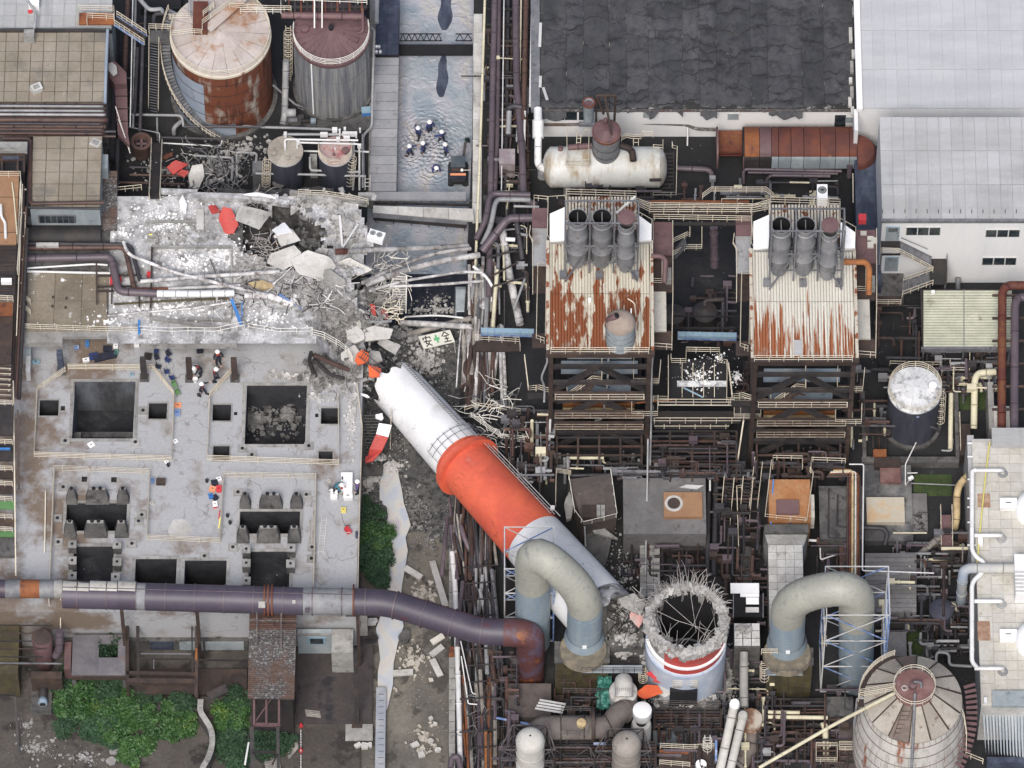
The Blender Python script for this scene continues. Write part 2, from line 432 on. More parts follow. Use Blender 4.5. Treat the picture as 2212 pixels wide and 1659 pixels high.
mat('pipe_purple',(.12,.095,.115),(.17,.13,.145),.3,.4,.65,st=(1,1,1),c3=(.085,.06,.065),s3=1.2,lo3=.54,hi3=.72,rough=.5,var=.12,bump=.06)
mat('duct_purple',(.09,.075,.11),(.12,.1,.14),.35,.4,.65,c3=(.2,.045,.04),s3=.22,lo3=.6,hi3=.72,rough=.5,var=.12,bump=.08)
mat('duct_cream',(.62,.6,.54),(.5,.47,.4),1.2,.5,.7,c3=(.25,.22,.24),s3=1.2,lo3=.62,hi3=.7,var=.12)
mat('pipe_brown',(.11,.065,.055),(.16,.09,.07),.4,.4,.65,c3=(.055,.035,.035),s3=1.3,lo3=.54,hi3=.7,rough=.6,rv=.3,var=.2)
mat('pipe_dark',(.06,.057,.066),(.1,.092,.1),.5,.45,.7,rough=.6,rv=.35,var=.2)
mat('pipe_grey',(.25,.255,.265),(.36,.36,.36),.5,.45,.65,c3=(.14,.13,.13),s3=1.5,lo3=.6,hi3=.75,rough=.55,rv=.2,var=.12)
mat('pipe_white',(.62,.62,.61),(.72,.72,.71),.6,.4,.62,c3=(.42,.38,.33),s3=1.,lo3=.6,hi3=.75,rough=.5,var=.07)
mat('pipe_dusty',(.3,.29,.285),(.62,.61,.6),.7,.42,.6,c3=(.17,.14,.13),s3=1.1,lo3=.54,hi3=.66,rv=.25,var=.2)
mat('pipe_yellow',(.62,.58,.42),(.5,.45,.33),.6,.45,.65,rv=.1,var=.1)
mat('big_pipe',(.31,.31,.27),(.36,.36,.31),.5,.4,.6,st=(1,1,1),c3=(.23,.235,.22),s3=1.,lo3=.55,hi3=.7,rough=.55,var=.08,bump=.08)
mat('big_pipe_low',(.25,.32,.38),(.31,.37,.41),.5,.42,.62,st=(2,2,.3),c3=(.26,.25,.19),s3=1.4,st3=(1.5,1.5,.2),lo3=.6,hi3=.75,rough=.55,var=.08,bump=.06)
mat('rust_red',(.16,.04,.028),(.23,.085,.035),.5,.42,.6,st=(1,1,.5),c3=(.09,.035,.03),s3=1.2,lo3=.52,hi3=.68,rv=.2,var=.18,rough=.75)
mat('rust_orange',(.36,.13,.045),(.26,.085,.035),.5,.42,.6,c3=(.1,.05,.04),s3=1.0,lo3=.56,hi3=.68,rv=.18,var=.15)
mat('maroon',(.15,.085,.09),(.19,.11,.11),.4,.4,.62,c3=(.1,.06,.065),s3=1.3,lo3=.55,hi3=.7,var=.12,rough=.65)
mat('chim_white',(.78,.78,.78),(.66,.66,.65),.3,.46,.7,c3=(.42,.4,.35),s3=.28,lo3=.6,hi3=.75,crk=(.3,.012,(.42,.4,.37)),var=.05,rough=.6,bump=.08,bs=3)
mat('chim_orange',(.62,.12,.06),(.46,.075,.05),.22,.42,.66,c3=(.5,.15,.11),s3=.9,lo3=.6,hi3=.74,crk=(.3,.012,(.3,.06,.04)),var=.08,rough=.6,bump=.08,bs=3)
mat('chim_red',(.5,.065,.055),(.42,.075,.065),.4,.45,.65,c3=(.5,.25,.24),s3=1.2,lo3=.62,hi3=.72,var=.12,rough=.65)
mat('debris_orange',(.85,.16,.05),(.75,.12,.05),.8,.45,.65,var=.08,rough=.6)
mat('tank_rust',(.48,.44,.38),(.19,.06,.03),.34,.40,.5,st=(1.2,1.2,.35),yg=(-29,-22.5,.10,0),c3=(.10,.035,.022),s3=.8,st3=(1.4,1.4,.22),lo3=.52,hi3=.6,rough=.75,var=.12)
mat('tank_blue',(.3,.37,.47),(.4,.45,.52),.3,.4,.65,var=.08,c3=(.2,.24,.3),s3=.8,st3=(1,1,.3),lo3=.6,hi3=.75)
mat('tank_roof',(.46,.4,.36),(.56,.5,.47),.35,.4,.62,c3=(.36,.2,.12),s3=.3,lo3=.53,hi3=.63,var=.13,rv=.07)
mat('tank_grey',(.2,.21,.235),(.38,.38,.37),1.0,.44,.62,st=(2.6,2.6,.1),c3=(.11,.12,.14),s3=1.3,st3=(2.4,2.4,.12),lo3=.54,hi3=.7,var=.06,rough=.6)
mat('tank_pink',(.36,.25,.24),(.42,.36,.33),.8,.42,.62,c3=(.3,.12,.12),s3=.8,lo3=.5,hi3=.62,var=.12)
mat('tank_dark',(.045,.05,.075),(.075,.08,.11),.8,.42,.65,st=(1.5,1.5,.3),c3=(.12,.12,.13),s3=1.3,st3=(2,2,.2),lo3=.62,hi3=.75,var=.2)
mat('corr_rust',(.6,.56,.46),(.24,.075,.028),.6,.56,.6,st=(1.7,.35,1),yg=(1.5,-6.0,.16),c3=(.4,.36,.3),s3=.5,lo3=.6,hi3=.75,var=.1,rv=.06)
mat('corr_rust_pale',(.64,.62,.55),(.32,.11,.045),.8,.63,.66,st=(3.2,.12,1),yg=(-1,-7.5,.17),c3=(.42,.4,.36),s3=.4,lo3=.6,hi3=.75,var=.08,rv=.06)
mat('corr_top',(.52,.48,.4),(.24,.08,.035),1.,.53,.58,st=(1,1,1),var=.12,rv=.08)
mat('stack_metal',(.2,.205,.22),(.28,.285,.29),.8,.42,.62,st=(1,1,.4),c3=(.13,.11,.1),s3=1.5,lo3=.57,hi3=.7,var=.15,rough=.6)
mat('horiz_tank',(.58,.58,.53),(.68,.68,.65),.3,.4,.62,c3=(.33,.24,.13),s3=.32,st3=(1.3,.5,.5),lo3=.52,hi3=.66,var=.07,rough=.5)
mat('silo_wall',(.62,.6,.56),(.45,.43,.4),.9,.46,.64,st=(1.5,1.5,.25),c3=(.28,.09,.04),s3=.45,st3=(1.4,1.4,.25),lo3=.59,hi3=.66,var=.15)
mat('silo_roof',(.3,.27,.23),(.38,.35,.3),.5,.42,.62,c3=(.17,.12,.1),s3=1.,lo3=.56,hi3=.68,var=.15,rv=.14)
mat('dome_white',(.62,.63,.64),(.25,.25,.25),.9,.5,.62,var=.12,rv=.12,rough=.5)
mat('wall_blue',(.2,.26,.33),(.3,.34,.37),.6,.42,.65,c3=(.1,.1,.1),s3=1.2,lo3=.56,hi3=.7,var=.12)
mat('wall_bluegrey',(.24,.28,.3),(.32,.35,.36),.5,.42,.65,st=(1,1,.4),c3=(.15,.16,.16),s3=1.2,lo3=.56,hi3=.7,var=.12)
mat('glass_dark',(.02,.028,.035),(.05,.06,.065),.8,rough=.15,var=.2,bump=0)
mat('mossy',(.1,.08,.035),(.06,.05,.03),.8,.42,.62,st=(1,1,.4),c3=(.17,.15,.09),s3=1.4,lo3=.6,hi3=.72,var=.25,rv=.2)
mat('yellow_slat',(.5,.51,.4),(.42,.43,.34),.6,.4,.62,c3=(.16,.15,.09),s3=.4,lo3=.64,hi3=.72,var=.1,rv=.08)
mat('rusty_slat',(.1,.09,.085),(.3,.3,.3),1.6,.52,.6,st=(3,3,1),c3=(.13,.08,.06),s3=.3,lo3=.5,hi3=.62,var=.4)
mat('orange_floor',(.42,.24,.13),(.34,.19,.11),.4,.42,.65,c3=(.24,.13,.08),s3=1.2,lo3=.6,hi3=.72,var=.1)
mat('slab_walk',(.25,.255,.27),(.3,.3,.31),.5,.4,.62,c3=(.19,.19,.2),s3=1.3,lo3=.56,hi3=.7,var=.1,rv=.07)
mat('blue_dark',(.03,.038,.065),(.07,.085,.12),.8,.45,.65,st=(1,.5,1),var=.25)
mat('blue_paint',(.05,.2,.55),(.07,.26,.62),1,var=.1)
mat('blue_light',(.36,.55,.68),(.42,.6,.72),.8,var=.08)
mat('red_paint',(.55,.04,.05),(.45,.04,.05),1,var=.1)
mat('yellow_paint',(.78,.7,.2),(.7,.6,.15),1,var=.08)
mat('orange_paint',(.75,.3,.16),(.7,.27,.13),1,var=.08)
mat('orange_pipe',(.45,.17,.05),(.3,.12,.05),1,var=.1)
mat('yellow_duct',(.5,.4,.22),(.36,.26,.15),1,var=.15)
mat('green_paint',(.1,.22,.08),(.08,.18,.07),1,var=.1)
mat('green_net',(.02,.13,.1),(.12,.3,.25),2,.5,.6,var=.3)
mat('white_paint',(.8,.8,.8),(.72,.73,.74),.8,.5,.7,var=.04,bump=.03)
mat('white_cloth',(.8,.8,.8),(.7,.71,.73),.8,.5,.7,var=.05,bump=.3)
mat('navy',(.02,.035,.12),(.025,.045,.16),2,var=.2)
mat('navy_dark',(.012,.016,.03),(.02,.025,.045),2,var=.2)
mat('vest_red',(.4,.06,.05),(.3,.05,.05),2,var=.2)
mat('skin',(.5,.3,.2),None,var=.1)
mat('helmet_white',(.82,.82,.82),None,rough=.35,var=0,bump=0)
mat('rubber',(.02,.02,.022),None,var=.3)
mat('teal_cloth',(.05,.17,.22),(.04,.13,.17),2,var=.2)
mat('purple_cloth',(.1,.07,.2),(.08,.06,.16),2,var=.2)
mat('ink',(.03,.03,.032),None,var=0,bump=0)
mat('sign_green',(.12,.4,.2),None,var=.05,bump=0)
mat('sign_white',(.72,.72,.66),(.62,.62,.57),2,.5,.7,var=.06)
mat('car_paint',(.36,.4,.42),(.3,.33,.35),1,rough=.3,var=.1)
mat('wood_grey',(.22,.2,.18),(.32,.3,.27),1.,var=.2,rv=.25)
mat('leaf',(.03,.085,.02),(.05,.12,.028),.9,.4,.6,c3=(.085,.15,.02),s3=.35,lo3=.55,hi3=.65,var=.5,bump=0,rough=.6)
mat('leaf_dark',(.02,.055,.025),(.035,.08,.035),.9,.4,.6,var=.5,bump=0)
mat('grass',(.05,.09,.02),(.08,.12,.03),1,var=.4)
mat('bark',(.12,.09,.07),(.08,.06,.05),2,var=.3)
mat('rebar',(.36,.33,.31),(.5,.48,.46),1.5,var=.15,bump=0)
def water(name,cols,bumpd=.12,scale=.22,ripples=(),rough=.22,rs=1.1):
 m=bpy.data.materials.new(name);m.use_nodes=True;MATS[name]=m
 n,l=m.node_tree.nodes,m.node_tree.links;b=n['Principled BSDF']
 b.inputs['Roughness'].default_value=rough
 geo=n.new('ShaderNodeNewGeometry');mp=n.new('ShaderNodeMapping')
 mp.inputs['Scale'].default_value=(scale*1.3,scale*.7,1);l.new(geo.outputs['Position'],mp.inputs['Vector'])
 t=n.new('ShaderNodeTexNoise');t.inputs['Detail'].default_value=7;t.inputs['Distortion'].default_value=1.6;t.inputs['Scale'].default_value=1
 l.new(mp.outputs[0],t.inputs['Vector'])
 cr=n.new('ShaderNodeValToRGB');e=cr.color_ramp.elements
 while len(e)<len(cols):e.new(.5)
 for i,(p,c)in enumerate(cols):e[i].position=p;e[i].color=L3(c)
 l.new(t.outputs['Fac'],cr.inputs['Fac']);l.new(cr.outputs[0],b.inputs['Base Color'])
 h=None
 t2=n.new('ShaderNodeTexNoise');t2.inputs['Scale'].default_value=rs;t2.inputs['Detail'].default_value=3;t2.inputs['Distortion'].default_value=.8
 l.new(geo.outputs['Position'],t2.inputs['Vector']);h=t2.outputs['Fac']
 for(x,y,fade)in ripples:
  vm=n.new('ShaderNodeVectorMath');vm.operation='DISTANCE';l.new(geo.outputs['Position'],vm.inputs[0]);vm.inputs[1].default_value=(x,y,-3.2)
  ad0=n.new('ShaderNodeMath');ad0.operation='MULTIPLY_ADD';l.new(t2.outputs['Fac'],ad0.inputs[0]);ad0.inputs[1].default_value=1.1;l.new(vm.outputs['Value'],ad0.inputs[2])
  ml=n.new('ShaderNodeMath');ml.operation='MULTIPLY';l.new(ad0.outputs[0],ml.inputs[0]);ml.inputs[1].default_value=13.
  sn=n.new('ShaderNodeMath');sn.operation='SINE';l.new(ml.outputs[0],sn.inputs[0])
  q=n.new('ShaderNodeMapRange');q.inputs['From Min'].default_value=.3;q.inputs['From Max'].default_value=fade;q.inputs['To Min'].default_value=.17;q.inputs['To Max'].default_value=0
  l.new(vm.outputs['Value'],q.inputs['Value'])
  m2=n.new('ShaderNodeMath');m2.operation='MULTIPLY_ADD';l.new(sn.outputs[0],m2.inputs[0]);l.new(q.outputs[0],m2.inputs[1]);l.new(h,m2.inputs[2]);h=m2.outputs[0]
 bp=n.new('ShaderNodeBump');bp.inputs['Strength'].default_value=.9;bp.inputs['Distance'].default_value=bumpd
 l.new(h,bp.inputs['Height']);l.new(bp.outputs[0],b.inputs['Normal'])
 return m
WZ=-3.2
mat('concrete_tan',(.3,.24,.2),(.36,.3,.25),.8,.42,.62,c3=(.2,.16,.13),s3=1.4,lo3=.6,hi3=.72,var=.12)
mat('stub_white',(.34,.4,.5),(.46,.5,.56),.5,.42,.62,c3=(.35,.35,.35),s3=1,st3=(1.5,1.5,.3),lo3=.58,hi3=.72,var=.08)
mat('faded_pink',(.5,.28,.26),(.42,.36,.34),1,.45,.6,var=.15)
mat('mossy_collar',(.12,.105,.08),(.2,.17,.12),1,.45,.65,var=.2)
mat('rust_duct',(.13,.05,.05),(.13,.095,.14),.5,.5,.62,c3=(.36,.12,.03),s3=.45,lo3=.6,hi3=.68,var=.15,rough=.6)
mat('shed_roof',(.14,.135,.15),(.2,.19,.2),.5,.42,.62,c3=(.2,.13,.11),s3=.7,lo3=.6,hi3=.75,var=.15)
mat('yard_brown',(.065,.055,.055),(.1,.085,.08),.3,.42,.65,c3=(.03,.028,.035),s3=.3,lo3=.52,hi3=.6,var=.25)
mat('culvert_grey',(.24,.26,.3),(.3,.31,.33),.6,var=.12)
mat('rubble_tan',(.36,.33,.28),(.48,.45,.4),.8,.4,.6,rv=.3)
mat('wall_dark',(.06,.075,.09),(.09,.1,.11),1,var=.15,rough=.4)
mat('green_dark',(.03,.09,.07),(.04,.11,.09),1,var=.15)
mat('dusty_mauve',(.22,.18,.19),(.3,.27,.27),.8,var=.15)
mat('cabin_brown',(.085,.07,.068),(.13,.105,.095),.5,.42,.62,c3=(.2,.19,.18),s3=1.2,lo3=.62,hi3=.72,var=.2)
mat('flat_grey',(.14,.135,.135),(.2,.195,.195),.25,.42,.62,c3=(.09,.085,.085),s3=1.3,lo3=.56,hi3=.7,var=.15)
mat('rust_blue',(.3,.13,.05),(.36,.2,.1),.5,.42,.62,c3=(.05,.09,.25),s3=.5,lo3=.58,hi3=.66,var=.2)
mat('rust_dull',(.14,.07,.065),(.2,.12,.11),.6,.42,.62,var=.2)
mat('stained_slab',(.06,.06,.062),(.17,.17,.165),.3,.45,.62,c3=(.035,.035,.035),s3=.8,lo3=.54,hi3=.66,var=.25)
mat('pale_panel',(.46,.42,.34),(.5,.36,.22),.4,.52,.62,var=.08)
mat('pale_roof',(.5,.48,.42),(.58,.57,.53),.5,.42,.62,c3=(.4,.36,.3),s3=1.6,lo3=.58,hi3=.72,var=.08,rv=.08)
mat('wood_rust',(.25,.15,.1),(.34,.24,.17),1.6,var=.2)
mat('pipe_fade',(.5,.49,.45),(.28,.33,.4),.3,.4,.6,var=.08)
mat('pipe_fade2',(.22,.22,.21),(.3,.29,.27),.5,.4,.6,var=.12)
mat('pipe_light',(.42,.41,.37),(.52,.51,.48),.5,.4,.62,c3=(.3,.28,.25),s3=1.4,lo3=.6,hi3=.74,var=.07)
mat('pipe_taupe',(.13,.11,.1),(.19,.165,.15),.5,.4,.62,c3=(.35,.32,.29),s3=1.1,lo3=.64,hi3=.74,var=.12)
mat('pipe_taupe2',(.26,.23,.2),(.32,.29,.26),.6,.4,.62,c3=(.18,.15,.13),s3=1.5,lo3=.58,hi3=.72,var=.1)
mat('rust_lid',(.2,.11,.07),(.4,.36,.3),.7,.48,.6,var=.15)
mat('stone_deck',(.1,.12,.14),(.17,.19,.2),1.4,var=.3)
mat('wall_bluegrey2',(.3,.34,.37),(.38,.41,.43),.6,.42,.62,st=(1,.3,1),c3=(.12,.13,.15),s3=1.3,st3=(3,.3,1),lo3=.62,hi3=.68,var=.08)
mat('silo_brown',(.13,.1,.085),(.18,.14,.12),.6,var=.15)
mat('sign_blue',(.2,.3,.6),(.5,.55,.7),9,.45,.55,var=0,bump=0)
mat('pit_wall_shade',(.04,.042,.048),(.02,.02,.024),.6,.45,.65,var=.3)  # dark wall colour stands in for the shade inside the pits
mat('duct_rust',(.1,.035,.028),(.16,.05,.028),.45,.45,.62,c3=(.4,.2,.1),s3=.7,lo3=.66,hi3=.72,var=.18,rv=.1)
mat('rail_dim',(.36,.31,.24),(.24,.18,.13),1.2,.45,.6,var=.15,bump=0)
mat('crater_shade',(.025,.024,.024),(.09,.085,.08),.9,.45,.65,var=.4,bump=.6)  # near-black colour carries the shade down in the crater
# SETTING
def se_(name,b,m,pa=None,**k):
 return b.bd_(name,m,pa,kind='structure' if pa is None else None,**k)
def Y0(y,z):return P(1106,y,z).y
tile()
ycut1=P(700,425,0).y
b=MB().quad((-400,ycut1-3,0),(-14.4,ycut1-3,0),(-14.4,400,0),(-400,400,0))
se_('tank_yard_ground',b,'ground_dark')
yd0=P(400,1330,4).y
b=MB().quad((-400,-400,-3),(-14.6,-400,-3),(-14.6,ycut1-3,-3),(-400,ycut1-3,-3))
se_('lower_yard_ground',b,'ground_brown')
edge=[P(1024,-60,0),P(1020,300,0),(P(1006,620,0)),P(990,900,0),P(978,1150,0),P(968,1700,0)]
poly=[(edge[0].x,400)]+[(p.x,p.y)for p in edge]+[(edge[-1].x-.3,-400),(400,-400),(400,400)]
b=MB();b.v=[(x,y,0)for x,y in poly];b.f=[tuple(range(len(poly)))[::-1]]
n0=len(poly)
for i in range(7):
 a,c=poly[i],poly[i+1];b.quad((a[0],a[1],0),(c[0],c[1],0),(c[0],c[1],-5),(a[0],a[1],-5))
se_('plant_ground',b,'ground_dark')
se_('canal_bed',MB().quad((-16,-400,-3.9),(-3,-400,-3.9),(-3,P(900,1180,-3.9).y,-3.9),(-16,P(900,1180,-3.9).y,-3.9)),'canal_bed')
def field(name,x0,y0,x1,y1,zf,m,cell=.6,keep=None,skirt=0):
 a=RC(x0,y0,x1,y1,zf(0,0,True));nx=max(2,int((a[2]-a[0])/cell));ny=max(2,int((a[3]-a[1])/cell))
 b=MB();idx={}
 for j in range(ny+1):
  for i in range(nx+1):
   X,Y=a[0]+(a[2]-a[0])*i/nx,a[1]+(a[3]-a[1])*j/ny
   idx[i,j]=len(b.v);b.v.append((X,Y,zf(X,Y,False)))
 for j in range(ny):
  for i in range(nx):
   q=(idx[i,j],idx[i+1,j],idx[i+1,j+1],idx[i,j+1])
   if keep is None or keep(*b.v[q[0]]):b.f.append(q)
 return b
def N(x,y,s=1.,o=0.):return noise.noise(V((x*s+o,y*s-o,o)))
def zbed(X,Y,base=False):
 if base:return-3.7
 return-3.62+.45*N(X,Y,.35)+.12*N(X,Y,1.5,5)+max(0,(X+7.5))*.25+max(0,(-11.5-X))*.12
se_('gravel_bank',field('gravel_bank',780,680,1012,1190,zbed,'canal_gravel',.35),'canal_gravel',smo=True)
def zbed2(X,Y,base=False):
 if base:return-3.7
 return-3.68+.22*N(X,Y,.25)+.05*N(X,Y,1.6,5)+.25*max(0,min(1,(X+10.6)/1.0))-.12
se_('dry_canal_floor',field('dry_canal_floor',770,1150,1000,1720,zbed2,'canal_bed',.4),'canal_bed',smo=True)
tile(1,0)
RIP=[P(x,y,WZ)for x,y in((1425,1010),(1365,1050),(1520,1090),(1280,1210),(1385,1180),(1545,1190),(1480,1310))]
water('water_oily',((.25,(.2,.25,.3)),(.38,(.28,.32,.36)),(.47,(.34,.36,.39)),(.54,(.38,.38,.42)),(.62,(.42,.41,.38)),(.7,(.36,.36,.41))),.3,.2,[(p.x,p.y,f)for p,f in zip(RIP,(3.6,4.0,4.2,3.6,3.2,4.2,3.4))],rough=.3)
water('water_milky',((.3,(.38,.42,.5)),(.45,(.46,.48,.5)),(.55,(.52,.5,.45)),(.65,(.45,.43,.47))),.01,.35,rough=.25)
water('water_black',((.3,(.012,.013,.016)),(.5,(.02,.02,.025)),(.6,(.03,.03,.035)),(.7,(.02,.02,.025))),.1,.4,rough=.12)
tile()
yw=P(900,592,WZ).y
se_('canal_water',MB().quad((-14.6,yw,WZ),(-3,yw,WZ),(-3,400,WZ),(-14.6,400,WZ)),'water_oily')
yb=P(900,700,WZ).y
se_('dark_canal_water',MB().quad((-14.6,yb,WZ-.004),(-3,yb,WZ-.004),(-3,yw,WZ-.004),(-14.6,yw,WZ-.004)),'water_black')
tile(1,2)
pts=[(1070,760),(1110,730),(1150,770),(1190,850),(1210,960),(1235,1060),(1262,1160),(1280,1240),(1250,1340),(1262,1440),(1240,1560),(1225,1700),(1200,1850),(1225,2040),(1190,2170),(1150,2330),(1140,2500),(1110,2680),(1070,2740),(1020,2690),(1030,2560),(1025,2400),(1040,2300),(1035,2160),(1010,2060),(1045,1950),(1070,1850),(1095,1700),(1098,1500),(1085,1380),(1060,1280),(1040,1150),(1045,1000),(1040,900),(1060,830)]
wv=[P(x+6*math.sin(i*2.1),y,-3.28)for i,(x,y)in enumerate(pts)]
b=MB();b.v=[tuple(p)for p in wv];b.f=[tuple(range(len(wv)))[::-1]]
mk=se_('milky_stream',b,'water_milky')
import bmesh
bm=bmesh.new();bm.from_mesh(mk.data);bmesh.ops.triangulate(bm,faces=bm.faces[:]);bm.to_mesh(mk.data);bm.free()
tile(0,2)
DZ=4.0
deck_y0,deck_y1=P(1000,1925,DZ).y,P(1000,-600,DZ).y
deck_x0,deck_x1=-60.0,-14.75
holes=[]
def hole(x0,y0,x1,y1,d,ox=0):holes.append(RC(x0+ox,y0,x1+ox,y1,DZ)+(d,))
W2=1959.0
hole(303,255,452,380,5);hole(570,110,1050,560,5.6);hole(1165,280,1308,405,6)
hole(1670,290,1815,420,6);hole(1932,140,2408,605,4.5);hole(2527,318,2668,445,4.5)
hole(2514,660,2624,760,6);hole(1680,618,1808,730,5)
hole(530,1070,1005,1290,6);hole(590,1412,905,1780,2.2);hole(1080,1510,1405,1790,6);hole(1470,1522,1800,1790,6)
hole(1900,1135,2374,1312,6);hole(1975,1452,2300,1800,2.4)
hole(645,858,688,898,.5);hole(878,862,922,902,.5);hole(470,300,503,335,.5);hole(1838,347,1865,372,.5);hole(2480,360,2506,388,.5)
xs=sorted({deck_x0,deck_x1}|{v for h in holes for v in(h[0],h[2])});ys=sorted({deck_y0,deck_y1}|{v for h in holes for v in(h[1],h[3])})
xs=sorted(set(xs)|{xs[0]+i*2.5 for i in range(1,18)});ys=[y for y in ys if deck_y0<=y<=deck_y1]
def sh(X,Y):return X+.016*(Y-P(1000,900,DZ).y)
b=MB()
for i in range(len(xs)-1):
 for j in range(len(ys)-1):
  cx,cy=(xs[i]+xs[i+1])/2,(ys[j]+ys[j+1])/2
  if any(h[0]<cx<h[2]and h[1]<cy<h[3]for h in holes):continue
  q=[(xs[i],ys[j]),(xs[i+1],ys[j]),(xs[i+1],ys[j+1]),(xs[i],ys[j+1])]
  b.quad(*[(sh(x,y),y,DZ)for x,y in q])
for(x0,y0,x1,y1)in[(deck_x0,deck_y0,deck_x1,deck_y1)]:
 for(a,c)in(((x0,y0),(x1,y0)),((x1,y0),(x1,y1))):
  b.quad((sh(*a),a[1],DZ),(sh(*a),a[1],-4),(sh(*c),c[1],-4),(sh(*c),c[1],DZ))
mat('deck_mix',(.145,.11,.085),(.31,.315,.325),.16,.5,.6,yg=(-50,-28,.2,0),crk=(.22,.02,(.17,.16,.15)),c3=(.2,.175,.15),s3=.25,lo3=.56,hi3=.72,var=.15,spk=((.5,.5,.5),1.8,.06,.58),bs=8)
deck=se_('concrete_deck',b,'deck_mix')
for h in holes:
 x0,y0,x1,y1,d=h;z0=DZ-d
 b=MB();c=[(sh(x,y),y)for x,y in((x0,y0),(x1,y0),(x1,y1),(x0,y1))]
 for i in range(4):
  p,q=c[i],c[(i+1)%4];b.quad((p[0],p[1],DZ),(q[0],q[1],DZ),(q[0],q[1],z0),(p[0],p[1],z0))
 b.bd_('pit_wall','pit_wall' if h is holes[1]else 'pit_wall_shade',deck)  # shade painted into the walls of all but the big left pit
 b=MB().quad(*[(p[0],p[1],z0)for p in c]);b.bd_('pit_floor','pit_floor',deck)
for h in holes[:14]:
 x0,y0,x1,y1,d=h
 if x1-x0<2.2:kw=.12
 else:kw=.3
 b=MB();X0,X1=sh(x0,y0),sh(x1,y1)
 b.box(X0-kw,y0-kw,DZ+.004,X1+kw,y0,DZ+.1).box(X0-kw,y1,DZ+.004,X1+kw,y1+kw,DZ+.1)
 b.box(X0-kw,y0,DZ+.004,X0,y1,DZ+.1).box(X1,y0,DZ+.004,X1+kw,y1,DZ+.1)
 b.bd_('pit_kerb','concrete',deck)
a=RC(575,400,1045,560,DZ)
IX('pit_shelf',a[0],a[1],DZ-5.6,a[2],a[1]+.5,DZ-1.2,'concrete_dark',deck)
IX('pit_shelf',a[0],a[3]-.6,DZ-5.6,a[2],a[3],DZ-2.6,'concrete_dark',deck)
for s in(0,1):
 xx=a[0]if s==0 else a[2]-.7
 IX('pit_shelf',xx,a[1]+.5,DZ-5.6,xx+.7,a[3]-.6,DZ-1.6,'concrete_dark',deck)
def plinth(x0,y0,x1,y1,hgt=1.5):
 a=RC(x0,y0,x1,y1,DZ);t=TG('machine_plinth',PL.pop(0),'plinth',((a[0]+a[2])/2,a[1],DZ),'machine plinths round the deck pits')
 e=.22
 b=MB();b.v=[(a[0]-e,a[1]-.25,DZ),(a[2]+e,a[1]-.25,DZ),(a[2]+e,a[3],DZ),(a[0]-e,a[3],DZ),(a[0]+.08,a[1]+.5,DZ+hgt),(a[2]-.08,a[1]+.5,DZ+hgt),(a[2]-.08,a[3],DZ+hgt),(a[0]+.08,a[3],DZ+hgt)]
 b.f=[(0,1,5,4),(1,2,6,5),(2,3,7,6),(3,0,4,7),(4,5,6,7)]
 b.bd_('body','concrete_dark',t)
 IX('cap',a[0]+.15,a[1]+.55,DZ+hgt,a[2]-.15,a[3]-.05,DZ+hgt+.12,'concrete',t)
 n=2 if x1-x0>100 else 1
 for i in range(n):
  cx=a[0]+(a[2]-a[0])*(i+1)/(n+1)if n>1 else(a[0]+a[2])/2
  icyl('anchor_hole',(cx,(a[1]+a[3])/2+.3,DZ+hgt+.1),(cx,(a[1]+a[3])/2+.3,DZ+hgt+.16),.2,'black',t)
PL=[]
for side in('left','right'):
 for row in('behind','in front of'):
  for w_ in('small block at left end','wide block at middle','small block at right end'):
   PL.append('dark %s, row %s the lower %s pit'%(w_,row,side))
for ox,oy in((0,0),(1370,42)):
 for(x0,x1)in((540,598),(695,848),(940,1008)):plinth(x0+ox,1010+oy,x1+ox,1062+oy)
 for(x0,x1)in((522,590),(682,835),(925,1000)):plinth(x0+ox-(6 if ox else 0),1262+oy,x1+ox-(6 if ox else 0),1326+oy)
pads=[(515,580),(1070,590),(500,945),(1130,340),(1880,985),(2420,1005),(455,1190),(460,1380),(1042,1392),(1840,1420),(1120,1165),(1095,1215),(2465,1420),(2440,620),(2460,1510),(1990,690),(1915,640),(1615,1490)]
for i,(x,y)in enumerate(pads):
 p=P(x,y,DZ);t=TG('anchor_pad','low concrete anchor pad with a bolt socket on the pitted deck','anchor pad',p,'anchor pads on the pitted deck')
 IX('pad',p.x-.45,p.y-.4,DZ+.003,p.x+.45,p.y+.4,DZ+.16,'concrete',t)
 icyl('socket',(p.x,p.y,DZ+.1),(p.x,p.y,DZ+.2),.17,'black',t)
for k,(x,y)in enumerate(((570,1390),(925,1395),(570,1520),(925,1530),(1945,1430),(2300,1420),(1945,1540),(2295,1545),(570,1640),(912,1650),(1945,1680))):
 p=P(x,y,DZ+1.3);t=TG('pit_pillar','short square pillar beside the shallow pits nearest the purple duct','pillar',(p.x,p.y,DZ),'short pillars beside the shallow pits')
 IX('shaft',p.x-.38,p.y-.38,DZ,p.x+.38,p.y+.38,DZ+1.2,'concrete_dark',t);IX('cap',p.x-.42,p.y-.42,DZ+1.2,p.x+.42,p.y+.42,DZ+1.34,'concrete',t)
 icyl('anchor_hole',(p.x,p.y,DZ+1.3),(p.x,p.y,DZ+1.38),.14,'black',t)
def dr(lab,pts,**k):RL([(x,y,DZ)for x,y in pts],lab,'rail_cream',1.15,4,2.6,r=.04,**k)
dr('cream railing round the upper left pit, cut at its corners',[(520,35),(298,190),(272,708),(1358,740),(1376,225),(1212,20),(540,15)])
dr('cream railing round the upper right pit under the rubble',[(1840,30),(1660,240),(1640,735),(2680,772),(2672,240)])
dr('cream railing round the lower left pit with its block row',[(390,1880),(432,815),(1186,842),(1165,1362),(1740,1388),(1770,866),(2498,880),(2475,1900)])
dr('long cream railing along the deck edge above the canal',[(2822,160),(2862,500),(2845,1000),(2835,1400),(2825,1880)])
